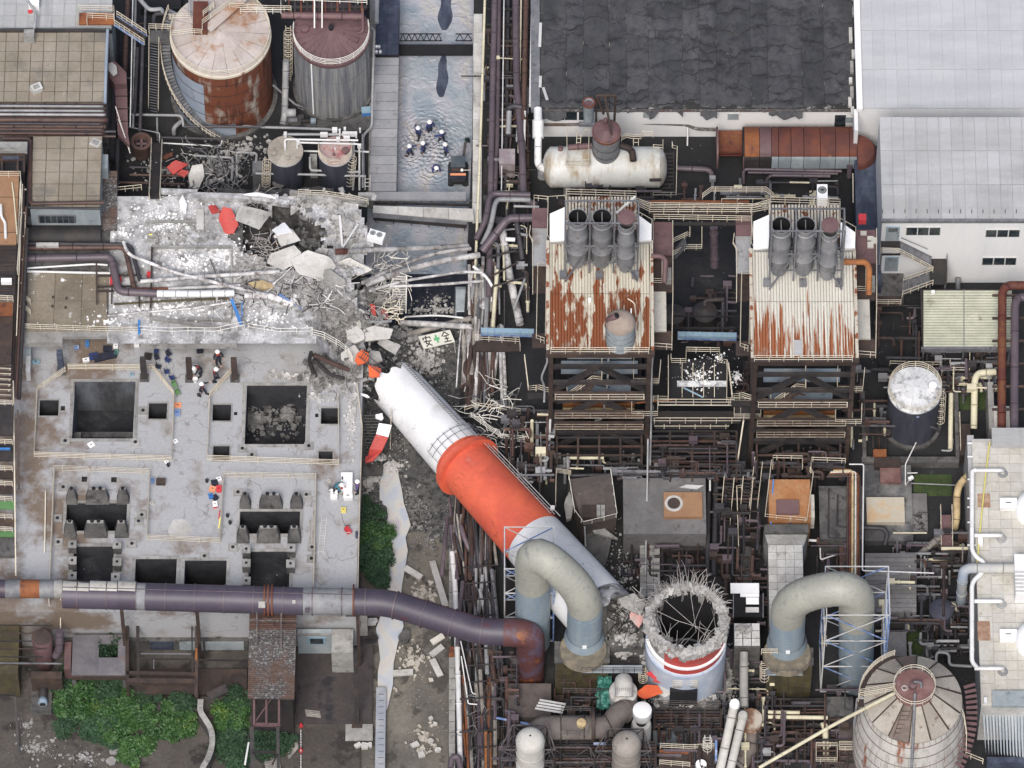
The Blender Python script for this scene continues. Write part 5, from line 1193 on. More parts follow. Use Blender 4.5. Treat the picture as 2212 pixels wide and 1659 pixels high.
for(pts,r,m,lb)in(([(500,1330,UZ-.3),(480,1400,UZ-2),(530,1520,DZ+.5)],.2,'steel_dark','bent dark column at the right end of the upper slab'),([(520,1350,UZ-1),(650,1410,UZ-2.5),(800,1470,UZ-4)],.22,'pipe_brown','dark brown beam sloping through the rubble'),([(520,1390,UZ-2),(640,1500,UZ-3.5),(760,1540,UZ-4.2)],.18,'steel_dark','second dark beam sloping through the rubble below'),([(690,535,UZ+1.6),(1000,520,UZ),(1500,500,4),(1740,490,2.5)],.26,'pipe_dusty','long brown pipe with a red end crossing above the canal'),([(905,780,7.5),(1200,640,5),(1500,540,4),(1760,510,3.5)],.2,'pipe_dusty','dusted lattice pipe crossing the canal, upper of the pair'),([(940,790,7),(1180,700,5.5),(1500,610,4.4),(1830,560,3.8)],.3,'pipe_dusty','thick white dusted pipe crossing the canal, lower of the pair'),([(960,845,6.6),(1200,770,5.2),(1700,690,4),(1850,700,3.6)],.14,'pipe_dusty','thin white pipe over the dark water, upper one'),([(1120,810,5.6),(1500,795,4.4),(1860,765,3.8)],.14,'pipe_dusty','thin white pipe over the dark water, lower one'),([(1200,1095,1),(1500,1110,1.2),(1780,1130,2)],.3,'pipe_dusty','dusty pipe lying across the canal below the van'),([(1250,1190,-1),(1550,1110,0),(1770,1060,1)],.28,'wood_grey','grey beam slanting below the van'),([(1240,1050,-1),(1500,1035,0),(1700,1058,1)],.1,'pipe_white','thin white pipe just below the van'),([(960,1085,UZ-3),(1060,1090,UZ-3.6),(1130,1080,UZ-4)],.16,'pipe_grey','short grey pipe above the rounded slab')):
 PI(pts,r,m,lb,bnd=0,br=2,n=10)
icyl('pipe_end',P(690,535,UZ+1.6),P(780,532,UZ+1.25),.3,'rust_red',None,lab='red flange end of the long brown pipe in the rubble',cat='pipe end')
RL([(500,1200,UZ),(600,1225,UZ-.5),(720,1290,UZ-1.6),(790,1345,UZ-2.8),(830,1420,UZ-4)],'white railing curving down over the broken slab edge','rail_white',1.3,3,1.4)
RL([(400,90,UZ+.4),(600,100,UZ+.3),(830,135,UZ+.2),(950,165,UZ)],'bent pale railing on the far edge of the broken slab','rail_cream',1.1,3,1.2)
t=TG('edge_wall','grey cracked parapet wall along the far edge of the slab','wall',P(600,110,UZ))
for i in range(7):x=330+i*88;IB('parapet',P(x,75+i*11,UZ+.1),P(x+84,86+i*11,UZ+.1),.35,'concrete',t,h=.9)
IB('rim_log',P(-20,110,UZ+.3),P(330,160,UZ+.3),.5,'dust',None,h=.6,lab='long dusted concrete beam behind the crater',cat='beam')
tile(0,1)
IB('rim_log',P(1480,95,UZ+.4),P(2200,115,UZ+.4),.6,'dust',None,h=.6,lab='thick dusted beam running left behind the crater',cat='beam')
IB('rim_log',P(1270,60,UZ+.3),P(1560,70,UZ+.3),.5,'dust',None,h=.5,lab='short dusted beam next to the sloping gangway',cat='beam')
tile(1,1)
t=TG('air_conditioner','white outdoor unit with two round fans on the slab edge','air conditioner',P(1010,440,UZ))
p=P(1015,430,UZ+.3);t.location=p;WL[t.name]=p
b=MB().obox(p+V((0,0,.3)),V((1.05,-.35,0))*.72,V((.3,.9,0))*.55,V((0,0,.35)));b.bd_('case','white_paint',t)
for s in(-.42,.36):
 c=p+V((1.05,-.35,0))*s*.8+V((0,.12,.67))
 MB().le_(c,[(.28,c.z+.02),(.3,c.z+.05),(.33,c.z+.02)],20).bd_('fan_ring','steel_light',t,smo=True)
 MB().le_(c,[(.001,c.z+.01),(.27,c.z+.01)],16).bd_('fan','wall_bluegrey',t)
 for a in range(0,180,45):IB('grille_bar',c+V((math.cos(rd(a)),math.sin(rd(a)),0))*.28+V((0,0,.03)),c-V((math.cos(rd(a)),math.sin(rd(a)),0))*.28+V((0,0,.03)),.02,'steel_grey',t)
IB('hanging_pole',P(725,250,UZ+.5),P(745,500,UZ+.4),.22,'pipe_white',None,lab='pale post leaning on the slab, left leg of the V',cat='post')
IB('hanging_pole',P(870,320,UZ+.5),P(750,500,UZ+.6),.16,'pipe_white',None,lab='pale post leaning on the slab, right leg of the V',cat='post')
def TNG(x0,y0,x1,y1,z0,z1,n,l,m,nm,lab,r=.03,cat='wreckage'):
 it=[]
 for _ in range(n):
  x,y=ru(x0,x1),ru(y0,y1);z=ru(z0,z1);a=ru(0,6.28);L=l*ru(.4,1.2)
  p=P(x,y,z);d=V((math.cos(a),math.sin(a),ru(-.4,.4)))*L
  k=V((ru(-1,1),ru(-1,1),ru(-.3,.8)))*L*.25
  it.append([p,p+d*.35+k,p+d*.7+k*ru(0,1),p+d])
 return wires(nm,m,it,None,lab,cat,r,'stuff')
TNG(990,560,1250,900,2,6,90,1.8,'rail_white','twisted_lattice','tangle of thin pale bars under the fallen pipes',.035)
TNG(1040,940,1200,1080,3,5.5,26,1.5,'rail_cream','twisted_ladders','knot of bent cream ladder rails by the red slivers',.05)
TNG(0,400,230,660,UZ+.2,UZ+1.6,60,1.6,'rebar','rebar_tuft','tuft of bent reinforcing bars beside the crater',.022)
TNG(-300,700,700,1000,UZ+.1,UZ+.8,90,2.6,'pipe_dusty','fallen_rods','dusty rods and conduits strewn across the slab',.045)
TNG(-100,750,600,1000,UZ+.2,UZ+.9,40,1.4,'steel_dark','torn_bars','torn dark bars between the dusted pipes',.05)
TNG(560,560,800,850,UZ-.5,UZ+1.2,60,1.6,'rebar','rebar_fringe','fringe of reinforcing bars hanging from the beige slab',.022)
TNG(650,840,1100,1250,4,7,70,1.5,'rebar','rebar_mesh','loose reinforcing bars in the slab break',.022)
TNG(620,1380,960,1640,2,5,50,1.6,'steel_dark','bent_bars','dark bent bars in the rubble above the canal stair',.03)
tile(0,1)
TNG(1700,60,2150,260,UZ,UZ+1.5,34,1.6,'rebar','rebar_fringe','fine reinforcing bars behind the red shell fragments',.02)
tile(0,0)
TNG(1480,1170,1980,1560,.5,4,60,2.6,'steel_grey','fallen_bars','fallen grey bars scattered before the rusty tank',.06)
TNG(1280,1120,1900,1640,.5,4.5,40,1.8,'rebar','thin_bars','thin bent bars scattered before the rusty tank',.025)
tile(1,1)
t=TG('fallen_stair','pale stair flight standing askew at the dark water edge','stairs',P(1200,950,0))
for i in range(14):y=730+i*20;IB('tread',P(1150-i*1,y,5.5-i*.3),P(1250,y+3,5.5-i*.3),.18,'concrete_light',t,h=.06)
for x in(1148,1254):IB('stringer',P(x,725,5.6),P(x-6,1015,1.3),.1,'rail_white',t,h=.25)
RB=[(250,150,420,60,UZ),(700,380,200,180,UZ)]
RUB('dusty_rubble','grey broken concrete strewn round the crater',[(560,540,130,70,zsl),(300,420,160,80,zsl),(50,620,160,160,zsl,.2),(560,130,320,60,zsl,.2),(760,350,150,150,zsl,.1),(420,880,300,120,zsl,.1)],1700,.05,.42,'rubble_grey')
RUB('break_rubble','slope of crushed concrete spilling from the slab to the canal',[(760,950,200,130,zup,.3),(700,1080,170,160,zup,.3),(850,1130,240,130,UZ-4.0,.8),(560,900,160,70,zup,.1),(760,1450,190,150,3.9,.5),(1000,900,180,120,3,.3),(600,1560,130,80,DZ,.1),(930,1500,60,120,2,.5)],3800,.05,.42,'rubble_grey')
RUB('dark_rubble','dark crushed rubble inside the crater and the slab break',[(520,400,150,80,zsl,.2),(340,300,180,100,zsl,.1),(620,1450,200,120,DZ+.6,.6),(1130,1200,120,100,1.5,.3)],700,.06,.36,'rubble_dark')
RUB('canal_rubble','crushed stones on the gravel bank near the sign',[(1400,1420,280,240,-3.6),(1500,1000,260,60,-3.1),(1300,1200,200,120,-3.3)],900,.04,.3,'rubble_grey')
RUB('shard_litter','dust coated chips lying in the black water pool',[(1480,920,220,90,WZ),(1400,1000,200,50,WZ)],160,.04,.22,'rubble_grey')
tile(0,1)
RUB('white_litter','white plaster litter over the dusty slab',[(1500,620,330,130,UZ+.02),(1300,300,330,180,UZ+.02),(980,400,90,120,UZ+.02),(850,1090,200,50,UZ+.08),(1350,980,500,90,UZ+.02),(2150,1060,230,90,UZ+.03),(1800,550,200,160,UZ),(500,760,30,30,UZ+.1)],2400,.02,.17,'rubble_white')
RUB('grey_litter','grey concrete crumbs over the dusty slab',[(1400,420,400,220,UZ),(1900,700,260,180,UZ,.2),(1500,900,500,160,UZ)],1000,.03,.24,'rubble_grey')
tile(1,2)
RUB('deck_crumbs','grey crumbs scattered on the deck near the collapse',[(640,130,220,110,DZ),(820,400,60,300,DZ),(560,230,120,60,DZ),(300,60,260,60,DZ)],900,.03,.25,'rubble_grey')
RUB('pit_rubble','dark broken concrete filling the large right pit',[(60,430,380,150,DZ-4.5,.5),(330,400,110,160,DZ-4.5,.8)],500,.08,.42,'rubble_dark')
RUB('canal_toe','crushed stone heap at the foot of the canal stair',[(1020,720,80,40,-2,.2),(960,900,60,120,-3.3),(1150,780,90,90,-3.4),(990,830,60,90,-3.4,.2)],380,.05,.3,'rubble_grey')
RUB('bank_stones','stones along the milky stream bank',[(1300,1150,110,500,-3.5),(1420,1350,160,220,-3.3),(1230,800,90,200,-3.6)],330,.04,.24,'rubble_dark')
tile(0,0)
RUB('yard_litter','pale broken pieces over the black yard by the rusty tank',[(1650,1330,350,200,0.05),(1900,1200,260,160,0.05),(1250,1350,250,150,.05)],900,.03,.28,'rubble_grey')
RUB('strip_litter','pale specks on the dark strip roof and gangway',[(860,1500,60,140,8.7),(1240,1400,40,160,6)],130,.02,.1,'rubble_white')
# RIGHT: roofs and white building
def patch_roof(t,x0,y0,x1,y1,z,cols,rows):
 """torn roofing felt: every torn sheet is its own lifted piece"""
 a=RC(x0,y0,x1,y1,z);xs=[a[0]]
 while xs[-1]<a[2]-1.2:xs.append(min(a[2],xs[-1]+random.choice((1.7,2.2,2.6,3.4))))
 xs[-1]=a[2]
 for ci in range(len(xs)-1):
  X0,X1=xs[ci]+.02,xs[ci+1]-.02;y=a[3];k=0;prev=None
  while y>a[1]+.3:
   h_=random.choice((1.1,1.5,2.0,2.6,3.2));yn=max(y-h_,a[1]+ru(-.7,.25)if y-h_<a[1]+1 else y-h_)
   if yn<=a[1]+.3:yn=a[1]+random.choice((ru(-.1,.2),ru(-1.1,-.3),ru(0,.5)))
   o=rnd()*50;n=9
   low=[yn+.75*N(i/n*(X1-X0),k,.9,o)+.25*N(i/n*(X1-X0),k,2.3,o)for i in range(n+1)]
   up_=prev if prev else[y]*(n+1)
   b=MB();m_=5
   dr=ru(-.04,.06)
   for j in range(m_+1):
    for i in range(n+1):
     f=j/m_;yy=up_[i]*(1-f)+low[i]*f-(.05 if f==1 else 0)
     e=min(i,n-i)/n*2;hz=.05+.09*math.sin(math.pi*f)*min(1,e*3)+.05*N(i,j,.6,o)+dr*(f)
     if f==1:hz+=.1+.06*N(i,0,.7,o)
     if yy<a[1]:hz-=(a[1]-yy)*.75
     b.v.append((X0+(X1-X0)*i/n,yy,z+hz))
   for j in range(m_):
    for i in range(n):q=j*(n+1)+i;b.f.append((q,q+n+1,q+n+2,q+1))
   w0=len(b.v)
   for i in range(n+1):v=b.v[m_*(n+1)+i];b.v.append((v[0],v[1]+.02,v[2]-.12))
   for i in range(n):q=m_*(n+1)+i;b.f.append((q,w0+i,w0+i+1,q+1))
   b.bd_('roofing_sheet','membrane',t,smo=True)
   prev=[v-.03-.05*rnd()for v in low];y=yn;k+=1
tile(2,0)
t=TG('felt_roof_building','long building with a torn dark roofing felt roof','building',P(2000,950,0))
a=RC(345,-60,2830,848,5.5);IX('wall',a[0],a[1],0,a[2],a[3],5.4,'wall_white',t);IX('roof_bed',a[0]-.05,a[1]-.15,5.4,a[2],a[3],5.5,'membrane_gap',t)
patch_roof(t,350,-60,2822,842,5.5,0,0)
IX('eaves_strip',a[0],a[1]-.3,5.1,a[2],a[1]-.16,5.38,'rusty_slat',t)
BK('gable_gutter',275,-60,345,860,5.7,5.0,'steel_grey',pa=t)
wy=a[1]
def fe_(x0,x1,yt,yb_,wz,yref,m,pa,nm='window',proud=.06,fr=None,panes=0):
 """opening on a south wall: yref is the plan line of the wall's top edge at height wz"""
 k=.02486
 zt,zb=wz-(yt-yref)*k,wz-(yb_-yref)*k;z=(zt+zb)/2
 w_=P(0,yref,wz).y;xa,xb=P(x0,yt,zt).x,P(x1,yt,zt).x
 f=IX('window_frame' if nm=='window' else nm,xa,w_-proud,zb,xb,w_-.003,zt,fr or 'steel_light',pa)
 n=panes or 1
 for i in range(n):
  p0=xa+(xb-xa)*i/n+.06;p1=xa+(xb-xa)*(i+1)/n-.06
  o=IX('pane',p0,w_-proud-.012,zb+.06,p1,w_-proud-.001,zt-.06,m,f)
 return f
for x0,x1 in((448,540),(545,640),(655,700),(2678,2765),(2855,2950)):fe_(x0,x1,858 if x0<1000 else 906,940 if x0<1000 else 990,5.5,848,'glass_dark',t,fr='black')
for x0,x1,y0,y1 in((1160,1255,872,925),(1828,1920,892,940),(2760,2860,918,962)):fe_(x0,x1,y0,y1,5.5,848,'wall_bluegrey',t,'louvre')
for i in range(4):p=P(375,850+i*16,5);IB('hatch_rib',p,P(415,850+i*16,5),.06,'steel_grey',t)
PI([(380,985,2.5),(560,985,2.5),(980,965,2.4),(1500,985,2.2),(1580,1020,2.0),(1735,1025,2.0)],.15,'rusty_slat','rusty pipe along the foot of the white wall')
PI([(1515,900,3),(1512,1150,.5)],.08,'pipe_white','thin white downpipe on the white wall')
t=TG('rail_ladder','pale strips hanging off the left edge of the felt roof','flashing',P(360,300,5.6))
for x0,y0,x1,y1 in((352,180,345,370),(352,600,348,690),(372,690,405,790)):IB('strip',P(x0,y0,5.9),P(x1,y1,5.9),.28,'steel_light',t,h=.05)
for i,(x,y,l,m)in enumerate(((2815,60,60,0),(2790,215,110,1),(2812,390,60,1),(2800,480,90,0),(2790,610,40,1),(2800,680,90,0),(2785,765,70,1),(2805,840,60,1))):
 BK('ridge_block',x-2,y,x+24,y+l,6.0,5.6,'concrete_light' if m else 'concrete','loose %s edge block on the felt roof beside the white gable'%('pale' if m else 'grey'),'block',grp='loose edge blocks on the felt roof')
tile(3,0)
t=TG('white_roof_building','large building with a pale sheet roof at the top right','building',P(1500,900,0))
a=RC(925,-60,2300,858,7.2);IX('wall',a[0]-.5,a[1]+.1,0,a[2],a[3],7.15,'wall_white',t)
panels(t,'roof_sheet',925,-60,2300,858,7.2,15,3,'roof_white',gap=.035,th=.07,jz=.015)
BK('gable_parapet',878,-60,925,862,7.6,7.1,'wall_white',pa=t)
BK('coping',870,862,900,1030,6.9,0,'wall_white',pa=t)
t=TG('grey_roof_hall','hall with a grey sheet roof and a white wall of windows','building',P(1600,1700,0))
a=RC(1082,930,2300,1640+112,12);IX('wall',a[0],a[1]+.25,0,a[2],a[3],11.9,'wall_white',t)
panels(t,'roof_sheet',1080,928,2300,1730,12,13,3,'roof_grey',gap=.04,th=.08,jz=.015)
BK('gutter',1080,1708,2300,1745,12.05,11.6,'steel_grey',pa=t)
tile(3,1)
for i in range(14):IB('gutter_strap',P(1095+i*88,200,12.3),P(1095+i*88,232,12.1),.06,'steel_dark',t)
YR=262;YW=P(0,240,12).y
def win(x0,x1,y0,y1,m='glass_dark',n=3,nm='window',fr='steel_light'):
 w_=YW+.16;k=.02486
 w_=a[1]+.25;yr=829.5-OY;
 def zz(y):return(829.5-OY-K*y-19.05*w_)/11.0
 zt,zb=zz(y0),zz(y1);xa,xb=P(x0,y0,zt).x,P(x1,y0,zt).x
 f_=IX(nm+'_frame',xa,w_-.08,zb,xb,w_-.003,zt,fr,t)
 for i in range(n):IX('pane',xa+(xb-xa)*i/n+.06,w_-.1,zb+.07,xa+(xb-xa)*(i+1)/n-.06,w_-.081,zt-.07,m,f_)
win(1282,1555,342,402);win(1910,2182,360,416);win(1882,2155,573,630)
for x0,y0 in((1125,338),(1115,570)):
 win(x0,x0+108,y0,y0+108,'wall_bluegrey',1,'door','blue_light');win(x0+12,x0+96,y0+6,y0+42,'glass_dark',1,'door_window','steel_light')
PI([(1745,250,11.5),(1720,480,6.8),(1690,740,.8)],.11,'pipe_white','white downpipe on the windowed white wall',n=8)
PI([(1690,740,1.5),(1690,800,1),(1688,940,.5)],.25,'steel_grey','grey chute below the white downpipe')
IB('wall_mark',P(1240,425,9),P(1450,515,7),.05,'steel_grey',None,lab='thin cable from the upper door across the white wall',cat='cable')
t=TG('staircase','grey zigzag outside stair on the white wall with two doors','stairs',P(1300,900,0))
def plat(x0,y0,x1,y1,z,m='steel_dark',nm='landing',th=.15):return BK(nm,x0,y0,x1,y1,z,z-th,m,pa=t)
plat(1082,450,1235,500,8.0);plat(1465,560,1600,790,4.6);plat(1040,680,1262,885,1.8,'concrete_dark',th=1.7)
stair(P(1230,500,8),P(1480,620,5.0),1.2,14,'steel_grey',pa=t,rails=False);stair(P(1490,735,4.5),P(1250,830,2.0),1.3,12,'steel_grey',pa=t,rails=False)
IB('stringer',P(1085,556,7.6),P(1235,556,7.6),.08,'steel_dark',t,h=.3)
RL([(1085,545,7.9),(1220,550,7.9),(1490,695,4.6)],None,'rail_cream',1.0,3,1.2,pa=t);RL([(1600,790,4.6),(1600,580,4.6),(1465,575,4.6)],None,'rail_dark',1.0,2,1.2,pa=t)
RL([(1255,780,2),(1490,700,4.5)],None,'rail_cream',1.0,2,1.0,pa=t);RL([(1250,890,2),(1490,800,4.5)],None,'rail_cream',1.0,2,1.0,pa=t)
RL([(1040,955,1.8),(1240,955,1.8),(1250,880,1.8)],None,'rail_cream',1.0,3,1.2,pa=t);plat(1040,885,1240,955,1.8,'steel_brown')
for x,y in((1590,785),(1470,785),(1090,500)):IB('leg',P(x,y,4.4 if x>1200 else 7.8),P(x,y,4.4 if x>1200 else 7.8)*1-V((0,0,4.4 if x>1200 else 7.8)),.15,'steel_grey',t)
t=TG('slatted_roof','cream slatted flat roof beside the thick rusty pipes','roof',P(1700,1300,0))
for i in range(21):
 y=838+i*21.3;p,q=P(1418,y+10,4),P(2115,y+10,4)
 IX('slat',p.x,p.y-.14,3.9,q.x,p.y+.09,4.0+ru(0,.02),'yellow_slat',t)
BK('roof_bed',1400,830,2130,1285,3.85,3.6,'steel_dark',pa=t);BK('fascia',1400,1284,2130,1305,4,3.4,'steel_grey',pa=t)
IB('ridge_bar',P(1737,830,4.1),P(1737,1280,4.1),.06,'steel_grey',t)
for x in(1420,1737,2100):IB('post',P(x,1290,3.5),P(x,1290,3.5)-V((0,0,3.5)),.2,'steel_grey',t)
BK('white_box',1478,838,1508,862,4.4,4.05,'white_paint','small white box on the slatted roof','box')
PI([(2212,800,7),(2080,800,7),(2040,850,7),(2035,1900,6.0),(2035,2020,3)],.42,'rust_red','thick rust red pipe left of its purple twin',bnd=3.5,br=1.2)
PI([(2330,880,6.6),(2160,900,6.6),(2140,960,6.6),(2135,2160,6)],.42,'pipe_purple','thick purple pipe right of the rust red one',bnd=4,br=1.4)
for k in range(7):p=P(2090,880+k*180,6.3);IB('pipe_saddle',p-V((1.6,0,0)),p+V((1.6,0,0)),.2,'steel_brown',None,lab='brown cross bearer under the two thick pipes at the right',cat='bearer',grp='bearers under the thick pipes')
tile(2,0)
t=TG('half_round_duct','long rusty duct with a rounded top lying before the white wall','duct',P(2400,1380,1.6))
def halfduct(x0,x1,m,m2,nm):
 p,q=P(x0,1205,3.4),P(x1,1205,3.4);b=MB()
 pr=[(-1.9,-1.3),(-1.9,.2),(-1.75,.7),(-1.3,1.1),(-.6,1.35),(.4,1.35),(1.2,1.15),(1.8,.7),(2.0,.1),(2.0,-1.3)]
 n=len(pr)
 for X in(p.x,q.x):
  for(yy,zz)in pr:b.v.append((X,p.y+yy+1.0,3.1+zz))
 for i in range(n-1):b.f.append((i,i+1,n+i+1,n+i))
 b.f+=[tuple(range(n))[::-1],tuple(range(n,2*n))]
 o=b.bd_(nm,[m,m2],t,smo=True);o.data.polygons[0].material_index=1;o.data.polygons[1].material_index=1
mats_=['rust_orange','maroon']+['duct_rust']*8
xs_=[1960,2080,2175,2230,2330,2430,2560,2680,2790,2850,2990]
for i in range(9):halfduct(xs_[i]+2,xs_[i+1]-2,mats_[i],'wall_bluegrey' if i>1 else 'steel_dark','duct_panel')
halfduct(1742,1756,'maroon','maroon','end_plate');BK('inner_floor',1745,1030,1956,1230,2.0,1.9,'rust_red',pa=t);halfduct(1950,1960,'black','maroon','end_plate')
for z_ in(1.9,4.2):IB('edge',P(1745,1215,3.0),P(1956,1215,3.0),.12,'rust_red',t)
p=P(2930,1240,3);b=MB();b.le_((P(2850,1200,3.1).x,p.y+.2),[(2.0,1.4),(2.0,3.5),(1.7,4.1),(.9,4.4),(0.01,4.45)],16,-math.pi/2,math.pi/2);b.bd_('round_end','duct_rust',t,smo=True)
for i in range(10):x=2200+i*62;IB('side_rib',P(x,1235,3.0),P(x,1305,.2),.1,'steel_brown' if i%2 else 'steel_grey',t)
for(pts,r,lb)in(([(1430,1330,1.5),(1700,1340,1.5),(1710,1440,.5)],.28,'dark purple pipe lying left of the rusty duct'),([(1955,1450,.5),(1955,1335,1.8),(2730,1352,1.8)],.16,'upper dark pipe running under the rusty duct'),([(1990,1362,1.6),(2700,1372,1.6)],.14,'thin dark pipe under the rusty duct'),([(2120,1460,.4),(2160,1385,1.6),(2640,1392,1.6)],.17,'dark pipe with a grey bent end below the rusty duct'),([(2795,1300,2.6),(2790,1400,1)],.28,'dark red nozzle pipe at the right end of the duct')):
 PI(pts,r,'pipe_purple',lb,bnd=3)
t=TG('horizontal_tank','white horizontal tank stained brown with dished ends','tank',P(850,1480,0))
c0,c1_=P(430,1320,3.2),P(1290,1335,3.2);c1_.y=c0.y;ax=V((1,0,0));R_=2.05
pts=[c0-ax*.75,c0-ax*.6,c0-ax*.35,c0,c1_,c1_+ax*.35,c1_+ax*.6,c1_+ax*.75]
MB().te_(pts,1,40,rs=[.6,1.2,1.7,R_,R_,1.7,1.2,.6]).bd_('shell','horiz_tank',t,smo=True)
for i in range(1,8):q=c0.lerp(c1_,i/8);MB().te_([q-ax*.03,q+ax*.03],R_+.02,40).bd_('seam','horiz_tank',t,smo=True)
for f in(.15,.85):q=c0.lerp(c1_,f);IX('saddle',q.x-.3,q.y-1.6,0,q.x+.3,q.y+1.6,1.8,'concrete',t)
c=P(872,1040,9.0);t=TG('stub_column','rusty insulated column with a maroon cap on the white tank','column',(c.x,c.y,3))
MB().le_(c,[(1.35,3.5),(1.35,8.9)],30).bd_('shell','stack_metal',t,smo=True);MB().le_(c,[(1.42,8.7),(1.42,9.0),(1.3,9.15)],30).bd_('rim','rust_red',t,smo=True);lathe_roof(t,(c.x,c.y),1.42,9.05,9.35,12,'maroon',rings=1)
icyl('nozzle',(c.x-.1,c.y+.9,9.1),(c.x-.1,c.y+.9,9.9),.22,'maroon',t)
for z in(4.5,5.8,7.1):MB().le_(c,[(1.37,z),(1.4,z+.05),(1.37,z+.1)],30).bd_('band','steel_brown',t,smo=True)
t=TG('steel_portal','tall brown steel portal standing over the maroon cap','steel frame',P(870,1450,0))
for p,q in((P(795,755,13),P(945,755,13)),(P(795,755,13),P(790,960,7)),(P(945,755,13),P(935,950,8)),(P(855,740,13),P(915,1080,9)),(P(800,760,13),P(850,900,10)),(P(905,1080,9),P(893,1480,1.0))):IB('bar',p,q,.2,'steel_brown',t)
t=TG('vent_drum','round rusty fan housing on a grey cowl left of the portal','vent',P(735,960,4));c=P(733,812,9)
MB().le_(c,[(.5,6),(.56,8.6),(.64,9),(.5,9.02),(.44,8.8)],22).bd_('housing','wall_bluegrey',t,smo=True);MB().le_(c,[(.001,8.8),(.46,8.8)],18).bd_('opening','maroon',t);MB().le_(c,[(.64,8.9),(.66,9.06),(.5,9.07)],22).bd_('rim','rust_red',t,smo=True)
BK('plinth',655,960,800,985,5,4.6,'steel_grey',pa=t)
for(pts,r,m,lb)in(([(330,860,6),(333,960,6)],.42,'pipe_white','white capped top of the bent white pipe'),([(333,1080,5),(330,1300,3.6),(380,1340,3.6),(850,1348,3.6),(860,1300,4.2)],.36,'pipe_white','bent white pipe that joins the white tank from the left'),([(333,950,5.6),(333,1090,5)],.58,'pipe_white','wide white box section of the bent pipe'),([(375,1280,2),(378,1400,2)],.62,'pipe_grey','grey vertical vessel end behind the white pipe'),([(1085,1270,6),(1075,1180,6.2),(985,1150,6.2)],.34,'steel_brown','brown hooked pipe right of the insulated column'),([(570,1165,5.2),(760,1150,5.4)],.3,'maroon','short maroon pipe left of the insulated column'),([(510,1160,5.4),(505,1330,3.2)],.25,'maroon','upright maroon pipe strapped on the white tank'),([(695,1370,2.6),(700,1500,.3)],.12,'pipe_dark','thin drain pipe under the white tank')):
 PI(pts,r,m,lb,bnd=0 if r>.4 else 2)
def rr(x0,y0,x1,y1,z,lb,m='rail_cream',r=.045):return RL([(x0,y0,z),(x1,y0,z),(x1,y1,z),(x0,y1,z)],lb,m,.9,2,2.2,closed=True,r=r)
rr(555,1300,735,1330,5.4,'cream handrail loop over the left part of the white tank');RL([(560,1325,5.4),(560,1030,5.8),(635,1030,5.8),(635,1080,5.8)],'cream rail rising left of the insulated column','rail_cream',.5,2,2)
RL([(695,1060,5.8),(700,1040,5.8),(735,1040,5.8),(730,1320,5.4)],'cream rail just left of the insulated column','rail_cream',.5,2,2)
RL([(990,1120,5.8),(1030,1100,5.8),(1085,1110,5.8),(1145,1110,5.8),(1150,1080,5.8),(1240,1085,5.8)],'cream stepped rail right of the insulated column','rail_cream',1.1,3,1.3)
RL([(1240,1180,4.5),(1318,1185,4.5),(1318,1140,4.5)],'cream rail at the right end of the white tank','rail_cream',.9,2,1);RL([(1390,1160,4),(1395,1190,4),(1430,1195,4),(1422,1560,2),(1240,1560,2)],'tall cream rail frame right of the white tank','rail_cream',1.0,2,3)
t=TG('access_stair','dark steps down beside the right end of the white tank','stairs',P(1360,1500,0));stair(P(1360,1200,4),P(1360,1500,.5),1.1,10,'steel_dark',pa=t,rails=False)
LDR(P(655,1060,6.5),P(650,1160,5),'rail_cream','small cream ladder left of the insulated column',wd=.4);LDR(P(1105,1100,6.5),P(1105,1150,5.6),'rail_cream','small cream ladder right of the insulated column',wd=.5)
tile(3,0)
BK('low_dark_roof',885,1165,1072,2250,3.4,0,'blue_dark','narrow dark roof between the boiler house and the grey hall','roof')
t=TG('air_conditioner','white outdoor unit with one round fan behind the right boiler house','air conditioner',P(615,1620,20));p=P(618,1520,21.4)
IX('case',p.x-.5,p.y-.9,19.6,p.x+.5,p.y+.8,21.6,'white_paint',t);c=V((p.x,p.y+.15,0));MB().le_(c,[(.36,21.62),(.38,21.66),(.42,21.62)],20).bd_('fan_ring','steel_dark',t,smo=True)
MB().le_(c,[(.001,21.605),(.36,21.605)],16).bd_('fan','wall_bluegrey',t)
for a_ in range(0,180,30):d=V((math.cos(rd(a_)),math.sin(rd(a_)),0))*.38;IB('grille_bar',V((c.x,c.y,21.65))-d,V((c.x,c.y,21.65))+d,.03,'steel_dark',t)
PI([(860,1370,4),(862,1600,4)],.05,'rail_cream','thin cream upright pole left of the narrow dark roof')
